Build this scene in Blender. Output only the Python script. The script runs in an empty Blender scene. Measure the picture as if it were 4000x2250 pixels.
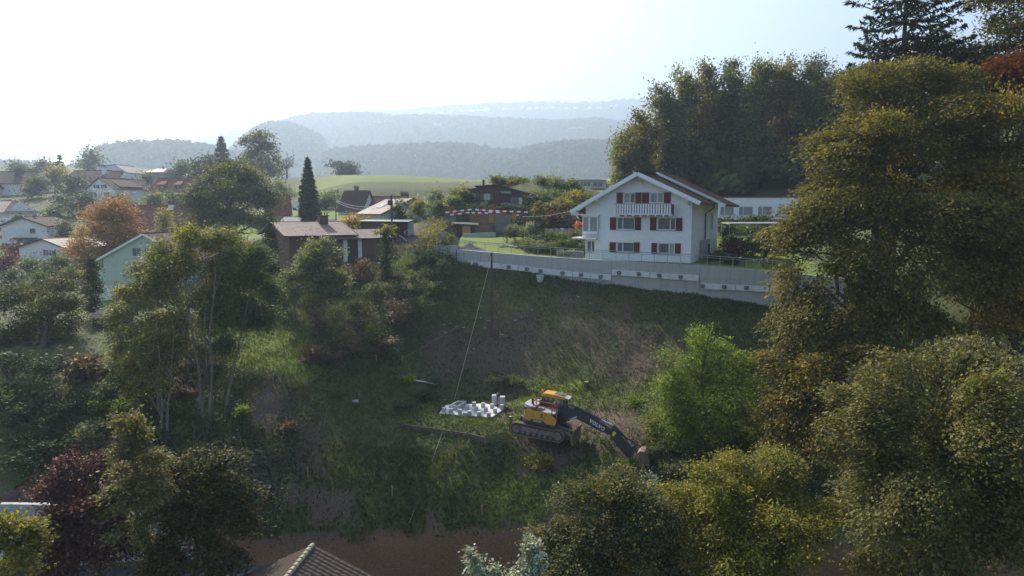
import bpy, math, random
import numpy as np
from mathutils import Vector, Matrix
R = math.radians
sc = bpy.context.scene
COL = sc.collection
# ------------------------------------------------------------------ camera
F = 2700.0; CX, CY = 2000.0, 1125.0          # focal length and centre in photo pixels (4000 x 2250)
PITCH = R(6.23); CZ = 20.0
cd = bpy.data.cameras.new('camera'); cam = bpy.data.objects.new('camera', cd); COL.objects.link(cam)
cam.location = (0, 0, CZ); cam.rotation_euler = (R(90) - PITCH, 0, 0)
cd.sensor_width = 36.0; cd.lens = 36.0 * F / 4000.0; cd.clip_start = 0.5; cd.clip_end = 6000
sc.camera = cam
# ------------------------------------------------------------------ sky, sun, exposure
SUN_EL, SUN_AZ = R(36.5), R(-31)               # behind the scene, to the left
w = bpy.data.worlds.new('World'); sc.world = w; w.use_nodes = True
wt = w.node_tree; bg = wt.nodes['Background']
sky = wt.nodes.new('ShaderNodeTexSky'); sky.sky_type = 'NISHITA'; sky.sun_disc = False
sky.sun_elevation = SUN_EL; sky.sun_rotation = SUN_AZ; sky.air_density = 1.0; sky.dust_density = 2.6; sky.ozone_density = 1.4
sky.altitude = 400
wt.links.new(sky.outputs[0], bg.inputs[0]); bg.inputs[1].default_value = 0.11
sd = bpy.data.lights.new('sun', 'SUN'); sd.energy = 5.0; sd.angle = R(0.6); sd.color = (1.0, 0.93, 0.82)
so = bpy.data.objects.new('sun', sd); COL.objects.link(so)
SUNV = Vector((math.sin(SUN_AZ) * math.cos(SUN_EL), math.cos(SUN_AZ) * math.cos(SUN_EL), math.sin(SUN_EL)))
so.rotation_euler = SUNV.to_track_quat('Z', 'Y').to_euler(); so.location = (-60, 40, 120)
sc.view_settings.view_transform = 'Standard'; sc.view_settings.look = 'None'
sc.view_settings.exposure = 1.25; sc.view_settings.gamma = 1.0
sc.render.engine = 'CYCLES'
cy = sc.cycles
cy.use_denoising = True
cy.max_bounces = 8; cy.diffuse_bounces = 3; cy.glossy_bounces = 2; cy.transmission_bounces = 4; cy.volume_bounces = 1
cy.transparent_max_bounces = 8; cy.caustics_reflective = False; cy.caustics_refractive = False
HAZE_DENSITY = 0.00046; HAZE_COL = (0.43, 0.525, 0.645, 1); HAZE_G = 0.45
# ------------------------------------------------------------------ pixel helpers (a pixel gives a direction; Y is the distance in metres)
def ray(u, v):
    r = (u - CX) / F; up = (CY - v) / F
    return np.array((r, math.cos(PITCH) + up * math.sin(PITCH), -math.sin(PITCH) + up * math.cos(PITCH)))
def P(u, v, Y):
    d = ray(u, v); s = Y / d[1]
    return Vector((d[0] * s, Y, CZ + d[2] * s))
def PZ(u, v, z):
    d = ray(u, v); s = (z - CZ) / d[2]
    return Vector((d[0] * s, d[1] * s, z))
def px(Y): return F / Y                       # photo pixels per metre at distance Y
# ------------------------------------------------------------------ naming
def tag(o, label=None, cat=None, group=None, kind=None):
    if label: o['label'] = label
    if cat: o['category'] = cat
    if group: o['group'] = group
    if kind: o['kind'] = kind
    return o
def empty(name, loc, rz=0.0, label=None, cat=None, group=None):
    o = bpy.data.objects.new(name, None); COL.objects.link(o); o.empty_display_size = 0.3
    o.location = loc; o.rotation_euler = (0, 0, rz)
    return tag(o, label, cat, group)
def link(name, me, mat=None, parent=None, loc=None):
    o = bpy.data.objects.new(name, me); COL.objects.link(o)
    if mat is not None and not me.materials: me.materials.append(mat)
    if parent is not None: o.parent = parent
    if loc is not None: o.location = loc
    return o
def copy_tree(o, parent=None):
    c = o.copy(); COL.objects.link(c); c.parent = parent
    for ch in o.children: copy_tree(ch, c)
    return c
# ------------------------------------------------------------------ mesh collector
class MB:
    def __init__(s): s.v = []; s.f = []; s.smooth = False
    def add(s, vs, fs):
        b = len(s.v); s.v += [tuple(p) for p in vs]; s.f += [tuple(i + b for i in f) for f in fs]; return s
    def box(s, c, d, rz=0.0, M=None):
        hx, hy, hz = d[0] / 2, d[1] / 2, d[2] / 2
        vs = [Vector((x, y, z)) for x in (-hx, hx) for y in (-hy, hy) for z in (-hz, hz)]
        if M is not None: vs = [M @ p for p in vs]
        elif rz: m = Matrix.Rotation(rz, 3, 'Z'); vs = [m @ p for p in vs]
        c = Vector(c)
        return s.add([p + c for p in vs], [(0, 1, 3, 2), (4, 6, 7, 5), (0, 4, 5, 1), (2, 3, 7, 6), (0, 2, 6, 4), (1, 5, 7, 3)])
    def b2(s, x0, x1, y0, y1, z0, z1):
        return s.box(((x0 + x1) / 2, (y0 + y1) / 2, (z0 + z1) / 2), (x1 - x0, y1 - y0, z1 - z0))
    def bar(s, a, b, w, h=None, up=(0, 0, 1)):
        a = Vector(a); b = Vector(b); h = h or w; d = b - a; L = d.length
        x = d.normalized(); upv = Vector(up)
        if abs(x.dot(upv)) > 0.98: upv = Vector((1, 0, 0))
        y = upv.cross(x).normalized(); z = x.cross(y)
        M = Matrix((x, y, z)).transposed()
        return s.box((a + b) / 2, (L, w, h), M=M)
    def tube(s, pts, rad, n=8, cap=True):
        pts = [Vector(p) for p in pts]
        rads = rad if hasattr(rad, '__len__') else [rad] * len(pts)
        base = len(s.v); rings = []
        prev = None
        for i, p in enumerate(pts):
            d = (pts[min(i + 1, len(pts) - 1)] - pts[max(i - 1, 0)])
            if d.length < 1e-6: d = Vector((0, 0, 1))
            d.normalize()
            if prev is None:
                a = Vector((0, 0, 1)) if abs(d.z) < 0.9 else Vector((1, 0, 0))
                x = d.cross(a).normalized()
            else:
                x = (prev - d * prev.dot(d)).normalized()
            prev = x; y = d.cross(x)
            rings.append([p + (x * math.cos(2 * math.pi * k / n) + y * math.sin(2 * math.pi * k / n)) * rads[i] for k in range(n)])
        vs = [q for r in rings for q in r]; fs = []
        for i in range(len(pts) - 1):
            for k in range(n):
                a = i * n + k; b = i * n + (k + 1) % n
                fs.append((a, b, b + n, a + n))
        if cap:
            fs.append(tuple(range(n - 1, -1, -1))); fs.append(tuple((len(pts) - 1) * n + k for k in range(n)))
        return s.add(vs, fs)
    def prism(s, poly, axis, a, b):
        """extrude 2-D polygon along axis ('x': poly is (y,z); 'y': (x,z); 'z': (x,y))"""
        n = len(poly)
        def mk(p, t):
            return {'x': (t, p[0], p[1]), 'y': (p[0], t, p[1]), 'z': (p[0], p[1], t)}[axis]
        vs = [mk(p, a) for p in poly] + [mk(p, b) for p in poly]
        fs = [tuple(range(n)), tuple(range(2 * n - 1, n - 1, -1))] + [(i, i + n, (i + 1) % n + n, (i + 1) % n) for i in range(n)]
        return s.add(vs, fs)
    def lathe(s, prof, c=(0, 0, 0), n=16):
        c = Vector(c); vs = []; fs = []; m = len(prof)
        for k in range(n):
            a = 2 * math.pi * k / n
            for r, z in prof: vs.append(c + Vector((r * math.cos(a), r * math.sin(a), z)))
        for k in range(n):
            for i in range(m - 1):
                a = k * m + i; b = ((k + 1) % n) * m + i
                fs.append((a, b, b + 1, a + 1))
        return s.add(vs, fs)
    def mesh(s, name):
        me = bpy.data.meshes.new(name); me.from_pydata([tuple(p) for p in s.v], [], s.f); me.update()
        return me
    def build(s, name, mat, parent=None, smooth=False, bevel=0.0, loc=None):
        me = s.mesh(name); me.materials.append(mat)
        import bmesh
        bm = bmesh.new(); bm.from_mesh(me); bmesh.ops.recalc_face_normals(bm, faces=bm.faces)
        if bevel: bmesh.ops.bevel(bm, geom=bm.edges[:], offset=bevel, segments=2, affect='EDGES', profile=0.6)
        bm.to_mesh(me); bm.free()
        if smooth: me.shade_smooth() if hasattr(me, 'shade_smooth') else [setattr(p, 'use_smooth', True) for p in me.polygons]
        return link(name, me, None, parent, loc)
def np_mesh(name, verts, faces, mat, tint=None, smooth=False):
    """fast mesh from numpy arrays; faces (M,k); tint (N,4) point colours"""
    me = bpy.data.meshes.new(name)
    nv, (nf, k) = len(verts), faces.shape
    me.vertices.add(nv); me.vertices.foreach_set('co', np.ascontiguousarray(verts, dtype=np.float32).ravel())
    me.loops.add(nf * k); me.loops.foreach_set('vertex_index', np.ascontiguousarray(faces, dtype=np.int32).ravel())
    me.polygons.add(nf); me.polygons.foreach_set('loop_start', np.arange(0, nf * k, k, dtype=np.int32))
    me.polygons.foreach_set('loop_total', np.full(nf, k, dtype=np.int32))
    if smooth: me.polygons.foreach_set('use_smooth', np.ones(nf, dtype=bool))
    me.update(calc_edges=True)
    if tint is not None:
        at = me.attributes.new('tint', 'FLOAT_COLOR', 'POINT'); at.data.foreach_set('color', np.ascontiguousarray(tint, dtype=np.float32).ravel())
    me.materials.append(mat); return me
# ------------------------------------------------------------------ materials
def newmat(name):
    m = bpy.data.materials.new(name); m.use_nodes = True
    return m, m.node_tree, m.node_tree.nodes['Principled BSDF']
def ramp(nt, fac, stops):
    n = nt.nodes.new('ShaderNodeValToRGB'); e = n.color_ramp.elements
    while len(e) < len(stops): e.new(0.5)
    for i, (p, c) in enumerate(stops): e[i].position = p; e[i].color = (*c, 1) if len(c) == 3 else c
    nt.links.new(fac, n.inputs[0]); return n.outputs[0]
def noise(nt, vec, scale, detail=4, rough=0.6, dist=0.0):
    n = nt.nodes.new('ShaderNodeTexNoise'); n.inputs['Scale'].default_value = scale; n.inputs['Detail'].default_value = detail
    n.inputs['Roughness'].default_value = rough; n.inputs['Distortion'].default_value = dist
    if vec is not None: nt.links.new(vec, n.inputs['Vector'])
    return n.outputs['Fac']
def mixc(nt, fac, a, b, mode='MIX'):
    n = nt.nodes.new('ShaderNodeMix'); n.data_type = 'RGBA'; n.blend_type = mode
    for s, val in ((n.inputs[0], fac), (n.inputs[6], a), (n.inputs[7], b)):
        if isinstance(val, (int, float)): s.default_value = val
        elif isinstance(val, tuple): s.default_value = (*val, 1) if len(val) == 3 else val
        else: nt.links.new(val, s)
    return n.outputs[2]
def mrange(nt, val, lo, hi):
    n = nt.nodes.new('ShaderNodeMapRange'); n.inputs[1].default_value = lo; n.inputs[2].default_value = hi; n.interpolation_type = 'SMOOTHSTEP'; nt.links.new(val, n.inputs[0]); return n.outputs[0]
def coord(nt, kind='Object'):
    return nt.nodes.new('ShaderNodeTexCoord').outputs[kind]
def bump(nt, bsdf, h, strength, dist=0.05):
    b = nt.nodes.new('ShaderNodeBump'); b.inputs['Strength'].default_value = strength; b.inputs['Distance'].default_value = dist
    nt.links.new(h, b.inputs['Height']); nt.links.new(b.outputs[0], bsdf.inputs['Normal'])
MATS = {}
def pm(name, a, b=None, scale=4.0, rough=0.8, bmp=0.0, spec=0.3, metal=0.0, lo=0.35, hi=0.65, stain=None, stretch=None):
    if name in MATS: return MATS[name]
    m, nt, bs = newmat(name)
    b = b or tuple(x * 0.8 for x in a)
    v = coord(nt)
    if stretch:
        mp = nt.nodes.new('ShaderNodeMapping'); mp.inputs['Scale'].default_value = stretch; nt.links.new(v, mp.inputs[0]); v = mp.outputs[0]
    n1 = noise(nt, v, scale)
    c = ramp(nt, n1, [(lo, a), (hi, b)])
    if stain:
        n2 = noise(nt, v, scale * 0.23, 5, 0.7, 0.6)
        f = ramp(nt, n2, [(0.48, (0, 0, 0)), (0.7, (1, 1, 1))])
        c = mixc(nt, f, c, stain)
    nt.links.new(c, bs.inputs['Base Color'])
    bs.inputs['Roughness'].default_value = rough; bs.inputs['Specular IOR Level'].default_value = spec; bs.inputs['Metallic'].default_value = metal
    if bmp: bump(nt, bs, noise(nt, v, scale * 6, 3), bmp)
    MATS[name] = m; return m
def leafmat(name, dark, light, accent, trans=0.45, rough=0.6, spec=0.18):
    """leaf colour runs dark -> light -> accent with the leaf's own random tint"""
    if name in MATS: return MATS[name]
    m, nt, bs = newmat(name)
    at = nt.nodes.new('ShaderNodeAttribute'); at.attribute_name = 'tint'
    sp = nt.nodes.new('ShaderNodeSeparateColor'); nt.links.new(at.outputs['Color'], sp.inputs[0])
    c = ramp(nt, sp.outputs[0], [(0.0, dark), (0.62, light), (0.98, accent)])
    g = nt.nodes.new('ShaderNodeCombineColor')
    for i in range(3): nt.links.new(sp.outputs[1], g.inputs[i])
    c = mixc(nt, 1.0, c, g.outputs[0], 'MULTIPLY')
    nt.links.new(c, bs.inputs['Base Color']); bs.inputs['Roughness'].default_value = rough; bs.inputs['Specular IOR Level'].default_value = spec
    tr = nt.nodes.new('ShaderNodeBsdfTranslucent')
    c2 = mixc(nt, 1.0, c, (1.30, 1.20, 0.55), 'MULTIPLY'); nt.links.new(c2, tr.inputs[0])
    mx = nt.nodes.new('ShaderNodeMixShader'); mx.inputs[0].default_value = trans
    nt.links.new(bs.outputs[0], mx.inputs[1]); nt.links.new(tr.outputs[0], mx.inputs[2])
    nt.links.new(mx.outputs[0], nt.nodes['Material Output'].inputs[0])
    MATS[name] = m; return m
M_white = pm('white_render', (0.80, 0.80, 0.79), (0.74, 0.74, 0.73), 3.0, 0.85, 0.25, stain=(0.70, 0.70, 0.68))
M_whiteold = pm('white_render_weathered', (0.76, 0.75, 0.72), (0.66, 0.65, 0.62), 1.2, 0.9, 0.2, stain=(0.58, 0.56, 0.53))
M_whitepaint = pm('white_painted_wood', (0.80, 0.80, 0.78), (0.73, 0.73, 0.71), 6.0, 0.55)
M_frame = pm('window_frame_white', (0.72, 0.73, 0.73), (0.64, 0.65, 0.66), 8.0, 0.5)
M_red = pm('shutter_red_paint', (0.135, 0.009, 0.018), (0.105, 0.008, 0.015), 9.0, 0.5)
M_dark = pm('dark_metal', (0.035, 0.037, 0.04), (0.05, 0.05, 0.052), 6.0, 0.5)
M_zinc = pm('zinc', (0.32, 0.35, 0.35), (0.24, 0.27, 0.27), 7.0, 0.45, metal=0.5)
M_galv = pm('galvanised_rail', (0.36, 0.42, 0.41), (0.29, 0.34, 0.33), 6.0, 0.5, metal=0.25)
M_conc = pm('concrete', (0.42, 0.41, 0.385), (0.35, 0.34, 0.32), 1.6, 0.9, 0.15, stain=(0.29, 0.285, 0.265))
M_concpale = pm('concrete_pale', (0.56, 0.55, 0.51), (0.48, 0.47, 0.44), 2.2, 0.9, 0.12, stain=(0.42, 0.41, 0.38))
M_concgrey = pm('concrete_block_grey', (0.44, 0.44, 0.43), (0.37, 0.37, 0.365), 6.0, 0.92, 0.25)
M_wood = pm('weathered_wood', (0.16, 0.115, 0.075), (0.10, 0.075, 0.052), 5.0, 0.85, 0.2, stretch=(1, 1, 0.2))
M_woodgrey = pm('grey_timber', (0.19, 0.17, 0.145), (0.12, 0.105, 0.09), 6.0, 0.9, 0.2, stretch=(0.3, 1, 1))
M_bark = pm('bark', (0.105, 0.085, 0.062), (0.06, 0.05, 0.038), 5.0, 0.95, 0.4, stretch=(1, 1, 0.25))
M_barkpale = pm('bark_pale', (0.165, 0.14, 0.10), (0.10, 0.083, 0.06), 5.0, 0.95, 0.3, stretch=(1, 1, 0.25))
def glassmat(name, col, rough=0.12):
    if name in MATS: return MATS[name]
    m, nt, bs = newmat(name)
    c = ramp(nt, noise(nt, coord(nt), 0.9, 2), [(0.35, col), (0.7, tuple(x * 1.5 for x in col))])
    nt.links.new(c, bs.inputs['Base Color']); bs.inputs['Roughness'].default_value = rough; bs.inputs['Specular IOR Level'].default_value = 0.6
    MATS[name] = m; return m
M_glass = glassmat('window_glass', (0.07, 0.085, 0.09))
M_glassfar = glassmat('window_glass_far', (0.06, 0.07, 0.08), 0.3)
M_curtain = glassmat('window_glass_with_curtain', (0.20, 0.21, 0.215), 0.2)
# ================================================================== TERRAIN
def t_of(v):
    d = ray(2000, v); return d[2] / d[1]
CTRL = [P(*q) for q in [
 # foot of the slope above the road
 (-300,1955,43.3),(0,1960,43.3),(300,1970,43.4),(600,1995,43.6),(1000,2050,44.6),(1300,2078,44.8),(1500,2098,44.6),(1750,2180,43.4),(2000,2250,42.6),
 (1300,1900,47.3),(1500,1900,47.6),(1750,1900,47.8),(1000,1900,46.7),(1500,1780,50.3),(1750,1790,50.4),(1900,1800,50.0),(2100,1850,48.6),(1300,1750,50.4),
 (2350,1800,48.6),(2350,1900,46.8),(2511,1815,48.8),(2300,1700,52.5),(2400,1640,53.6),(2200,1740,50.6),(2030,1694,52.0),
 (1750,1600,57.7),(1900,1600,57.9),(1600,1620,56.6),(1900,1680,52.2),(2050,1600,57.6),(1850,1560,60.6),(2150,1560,59.6),
 (1500,1300,65.0),(1500,1450,61.0),(1800,1300,68.2),(1800,1450,64.2),(1711,1510,62.4),(1711,1450,63.8),(1606,1488,60.9),(1606,1430,62.9),(1850,1535,62.2),(1990,1530,62.4),(1800,1042,76.8),(2100,1085,74.0),(2400,1500,60.0),(2400,1120,71.2),(2400,1300,65.4),
 (2700,1160,68.4),(2700,1400,60.5),(2900,1190,66.4),(2900,1500,57.0),(2900,1700,51.0),(2900,1950,44.5),(2650,1750,50.0),
 (1200,1300,62.5),(1100,1420,57.0),(1000,1330,62.5),(900,1380,59.5),(700,1400,57.5),(1300,1500,56.5),(1300,1650,52.6),(1000,1700,50.0),(700,1700,49.0),(600,1500,53.2),
 (300,1450,54.8),(0,1450,54.0),(300,1700,48.6),(0,1700,48.4),(0,1300,62.0),(350,1290,64.5),(400,1180,84.0),(700,1180,78.0),(-400,1450,54.0),(-400,1250,66.0),
 (1200,1180,72.0),(1400,1110,74.5),(1450,1040,78.5),(1600,1005,82.0),(1600,925,90.0),(1600,882,105.0),(1650,872,108.0),(1690,852,103.5),(1550,892,100.0),(1750,1012,78.5),(1100,1060,80.0),(950,1090,80.0),
 (600,1060,110.0),(100,1050,118.0),(250,1030,126.0),(100,960,140.0),(600,930,150.0),(450,800,190.0),(700,805,200.0),(80,765,210.0),(350,748,226.0),
 (100,690,350.0),(500,700,300.0),(-200,700,300.0),(-300,900,150.0),(800,700,240.0),
 (1060,700,262.0),(1350,684,262.0),(1600,690,262.0),(1900,703,262.0),(2250,712,250.0),(1100,845,150.0),(1400,800,168.0),(1700,790,150.0),(1400,850,140.0),(1500,872,118.0),(900,960,112.0),
 (1780,905,100.0),(1950,808,105.0),(2080,806,104.0),(1850,812,105.0),(1760,812,101.0),(2100,702,121.0),(2210,708,119.0),(2260,752,110.0),(2000,716,119.0),(1980,905,97.0),(2040,900,96.0),(1900,948,86.0),(2150,925,95.0),(2250,770,190.0),
 (2850,892,101.0),(2700,880,112.0),(3100,880,101.0),(2800,755,125.0),(2500,790,125.0),(3100,750,118.0),(2600,720,170.0)]]
CTRL += [Vector(q) for q in [(34,66,12.2),(34,56,7.5),(34,46,2.0),(52,66,17),(52,46,6),(60,95,25),(80,70,23),(80,120,34),(40,110,24),(-60,48,4),(-75,70,9),(-95,110,11),(-140,160,15),(-200,260,30),
 (0,420,24),(-150,430,38),(150,420,30),(300,420,60),(-300,420,45),(0,700,40),(200,250,45),(120,200,40),(-300,700,60),(300,700,90),(0,1300,60),(-600,1300,60),(600,1300,100)]]
CP = np.array([(p.x, p.y, p.z) for p in CTRL])
def _phi(r2): return 0.5 * r2 * np.log(r2 + 1e-9)
def _warp(x, y):
    # work in a compressed distance so that near and far points weigh alike
    s = 60.0 * np.log(np.maximum(y, 8.0) / 60.0) ; k = 60.0 / np.maximum(y, 40.0)
    return x * k, s
def tps_fit(pts, lam=0.6):
    wx, wy = _warp(pts[:, 0], pts[:, 1]); n = len(pts)
    K = _phi((wx[:, None] - wx) ** 2 + (wy[:, None] - wy) ** 2) + lam * np.eye(n)
    Q = np.column_stack([np.ones(n), wx, wy])
    A = np.block([[K, Q], [Q.T, np.zeros((3, 3))]]); b = np.concatenate([pts[:, 2], np.zeros(3)])
    return wx, wy, np.linalg.solve(A, b)
_fit = tps_fit(CP)
def tps(x, y, fit):
    wx, wy, c = fit; x, y = _warp(np.asarray(x, float), np.asarray(y, float)); sh = x.shape
    x = x.ravel(); y = y.ravel(); out = np.empty(len(x)); n = len(wx)
    for i in range(0, len(x), 20000):
        xs, ys = x[i:i + 20000], y[i:i + 20000]
        out[i:i + 20000] = _phi((xs[:, None] - wx) ** 2 + (ys[:, None] - wy) ** 2) @ c[:n] + c[n] + c[n + 1] * xs + c[n + 2] * ys
    return out.reshape(sh)
def sstep(e0, e1, x):
    t = np.clip((x - e0) / (e1 - e0), 0, 1); return t * t * (3 - 2 * t)
def fnoise(x, y, s, seed=0):
    """cheap smooth noise, about -1..1"""
    r = np.random.default_rng(seed); o = 0
    for k in range(5):
        a, ph, ph2 = r.uniform(0, 6.28, 3); f = s * r.uniform(0.6, 1.7)
        o = o + np.sin((x * math.cos(a) + y * math.sin(a)) * f + ph + 1.3 * np.sin((y * math.cos(a) - x * math.sin(a)) * f * 0.6 + ph2))
    return o / 2.6
YC_X = np.array([-60, -30, -16, -9, 0, 4, 9, 20, 60.0]); YC_Y = np.array([43.0, 43.0, 43.1, 44.0, 44.3, 44.2, 43.0, 41.0, 38.0])
BENCH_Z = 3.12
BENCH = [PZ(u, v, BENCH_Z) for u, v in [(1500,1628),(1560,1643),(1700,1664),(1800,1678),(1902,1698),(1945,1700),(2030,1672),(2080,1600),(1990,1556),(1700,1552),(1560,1580)]]
def inpoly(x, y, poly):
    c = np.zeros(np.shape(x), bool); n = len(poly)
    for i in range(n):
        x1, y1, x2, y2 = poly[i][0], poly[i][1], poly[i - 1][0], poly[i - 1][1]
        c ^= ((y1 > y) != (y2 > y)) & (x < (x2 - x1) * (y - y1) / (y2 - y1 + 1e-12) + x1)
    return c
WALLTOP = [P(1785,975,78.0), P(2090,1000,74.8), P(2390,1019,71.6), P(2735,1037,68.4), P(3010,1060,66.0), P(3300,1088,63.6)]
def wall_y(x): return np.interp(x, [p.x for p in WALLTOP], [p.y for p in WALLTOP])
def wall_z(x): return np.interp(x, [p.x for p in WALLTOP], [p.z for p in WALLTOP])
_lfit = tps_fit(np.array([(p.x, p.y, p.z) for p in
   [Vector((q.x, q.y + 0.1, q.z - 0.08)) for q in WALLTOP] + [P(1900,946,86.0), P(2000,985,79.6), P(2150,925,95.0), P(1780,935,88.0)]
   + [Vector((8.0,75.8,14.86)), Vector((18.3,70.6,14.86)), Vector((14,80,14.95)), Vector((24,82,15.6)), Vector((30,80,15.4)), Vector((36,82,16.0)), Vector((30,92,17.2)), Vector((20,96,17.6)), Vector((6,90,16.9)), Vector((40,94,18))]]), 0.2)
TERR = [(WALLTOP[0].x, WALLTOP[0].y)] + [(p.x, p.y) for p in WALLTOP[1:]] + [(40, 92), (20, 92), (7, 90), (-4.0, 87)]
def terrace_z(x, y): return tps(x, y, _lfit)
def ground(x, y):
    x = np.asarray(x, float); y = np.asarray(y, float)
    z = tps(x, y, _fit)
    near = sstep(140, 60, y)
    z = z + near * (0.10 * fnoise(x, y, 0.9, 3) + 0.05 * fnoise(x, y, 2.3, 4))
    # the two banks across the meadow
    fld = sstep(-62, -45, x + 0.0) * sstep(75, 60, x) * sstep(170, 180, y) * sstep(320, 280, y)
    z = z + fld * (1.8 * sstep(196 + 0.18 * x, 206 + 0.18 * x, y) - 1.8 * sstep(206 + 0.18 * x, 250, y) + 0.8 * fnoise(x, y, 0.05, 9))
    # terrace behind the retaining wall: keep the hillside sheet below the lawn sheet
    tz = terrace_z(x, y); ins = inpoly(x, y, TERR)
    z = np.where(ins & (y > wall_y(x) + 0.2), np.minimum(z, tz - 0.6), z)
    # levelled bench for the slab
    b = inpoly(x, y, BENCH); z = np.where(b, BENCH_Z + 0.03 * fnoise(x, y, 1.1, 5), z)
    # road and yard at the bottom, with the cut bank
    yc = np.interp(x, YC_X, YC_Y) + 0.25 * fnoise(x, x * 0.3, 0.8, 8)
    road = -2.5 - 0.02 * np.maximum(0, 43 - y) - 0.27 * np.clip(x + 14, 0, 18)
    k = sstep(-0.7, 0.15, y - yc)
    z = np.where(y < yc + 0.2, road + (z - road) * k, z)
    return z
def gz(x, y): return float(ground(np.array([x]), np.array([y]))[0])
def G(u, v, lo=25.0, hi=420.0):
    """where the ray through a pixel meets the ground"""
    ys = np.concatenate([np.arange(lo, 110, 0.25), np.arange(110, hi, 1.0)]); d = ray(u, v)
    xs = d[0] / d[1] * ys; zr = CZ + d[2] / d[1] * ys; g = ground(xs, ys)
    i = np.argmax(zr < g) if (zr < g).any() else len(ys) - 1
    return Vector((xs[i], ys[i], g[i]))
def T(u, Y):
    """ground point at distance Y in the column of pixel u"""
    x = (u - CX) / F * Y * 1.003; return Vector((x, Y, gz(x, Y)))
gx = np.unique(np.concatenate([np.arange(-34, 36, 0.5), np.arange(-90, 90, 2.5), np.arange(-260, 260, 9), np.arange(-1500, 1501, 60)]))
gy = np.unique(np.concatenate([np.arange(40, 82, 0.5), np.arange(6, 130, 1.5), np.arange(130, 330, 3.0), np.arange(330, 1501, 40)]))
XX, YY = np.meshgrid(gx, gy); ZZ = ground(XX, YY)
nx, ny = len(gx), len(gy)
V = np.column_stack([XX.ravel(), YY.ravel(), ZZ.ravel()])
ii = (np.arange(ny - 1)[:, None] * nx + np.arange(nx - 1)).ravel(); FA = np.column_stack([ii, ii + 1, ii + nx + 1, ii + nx])
# ---- what covers the ground where (r: bare earth, g: fresh grass, b: dry/dead litter)
def blob(x, y, c, rx, ry, rot=0.0):
    dx, dy = x - c[0], y - c[1]; ca, sa = math.cos(rot), math.sin(rot)
    a = (dx * ca + dy * sa) / rx; b = (-dx * sa + dy * ca) / ry
    return np.clip(1.35 - np.sqrt(a * a + b * b), 0, 1)
EARTH = [(P(2000,1330,66),6,5,0),(P(2350,1250,66),5,3.5,0),(P(1750,1300,66),4,3.5,0),(P(2500,1350,62.5),4,4,0),(P(2350,1650,54),5.5,3.0,-0.2),(P(2150,1740,50.5),3,1.6,0),(P(2480,1750,50),2.5,2,0),(P(2250,1130,70.5),2.4,1.6,0),
         (P(1950,1600,57.5),1.6,3.0,0),(P(1880,1560,60.5),2.5,0.9,0),(P(1050,1780,49),3,3.2,0),(P(1150,1650,52),2,3,0),(P(1560,930,89),6.5,2.4,0),(P(1640,950,86),3.0,4.5,0.4),(P(1620,905,93),4,2.5,0),(P(1700,900,97),5,4,0),(P(1250,1950,46.3),3,1.2,0),(P(1050,1600,52.5),3,2.5,0),(P(950,1880,47.2),3.5,2.0,0),(P(1180,1800,49.5),2.5,2.0,0)]
GRASS = [(P(1080,1380,60),3.2,3.5,0),(P(1000,1330,63),3.5,2.5,0),(P(850,1310,64),5,4,0),(P(1150,1460,57),2.5,2,0),(P(1800,1650,54.5),4.5,2.0,0),(P(2100,1530,60),5,1.8,0),(P(2200,1500,60),3,2,0),(P(1580,1040,79),2.2,3.5,0.4),(P(1650,890,98),3,5,0),(P(2450,1880,47.4),4,2,0),(P(2100,1880,47.5),5,2.5,0),(P(400,1200,82),6,8,0)]
def cover(x, y):
    x0_, y0_ = x, y; x = x + .7 * fnoise(x, y, 1.3, 91) + .35 * fnoise(x, y, 3.1, 92); y = y + .6 * fnoise(x0_, y, 1.2, 93) + .3 * fnoise(x0_, y, 2.9, 94)
    e = np.zeros(x.shape); g = np.zeros(x.shape)
    for c, a, b, r in EARTH: e = np.maximum(e, blob(x, y, c, a, b, r))
    for c, a, b, r in GRASS: g = np.maximum(g, blob(x, y, c, a, b, r))
    e = e * (1 - .22 * sstep(60.5, 63, y) * sstep(80, 76, y))
    field = sstep(112, 128, y) * sstep(-75, -60, x); strip = sstep(186 + .18 * x, 190 + .18 * x, y) * sstep(224 + .25 * x, 218 + .25 * x, y); g = np.maximum(g, field * 0.95) * (1 - .95 * strip * field); e = e * (1 - field)
    yc = np.interp(x, YC_X, YC_Y); cut = (np.abs(y - yc) < 1.0) * 1.0
    return np.clip(np.maximum(e, cut), 0, 1), g
def clay(x, y):
    yc = np.interp(x, YC_X, YC_Y); return sstep(1.3, .3, np.abs(y - yc + .1)) * sstep(-26, -20, x)
CE, CG = cover(XX.ravel(), YY.ravel())
tint = np.column_stack([CE, CG, clay(XX.ravel(), YY.ravel()), np.ones(nx * ny)])
m, nt, bs = newmat('hillside_ground')
at = nt.nodes.new('ShaderNodeAttribute'); at.attribute_name = 'tint'
sp = nt.nodes.new('ShaderNodeSeparateColor'); nt.links.new(at.outputs['Color'], sp.inputs[0])
vc = coord(nt)
nA, nB, nC = noise(nt, vc, 0.55, 6, 0.7), noise(nt, vc, 2.4, 5, 0.7), noise(nt, vc, 9.0, 4, 0.7)
rough_grass = mixc(nt, ramp(nt, nB, [(0.35, (0, 0, 0)), (0.65, (1, 1, 1))]), (0.056, 0.078, 0.025), (0.122, 0.118, 0.052))
fresh = mixc(nt, ramp(nt, nC, [(0.35, (0, 0, 0)), (0.7, (1, 1, 1))]), (0.120, 0.165, 0.030), (0.175, 0.195, 0.050))
earth = mixc(nt, ramp(nt, nC, [(0.35, (0, 0, 0)), (0.68, (1, 1, 1))]), (0.084, 0.060, 0.040), (0.160, 0.122, 0.086))
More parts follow.
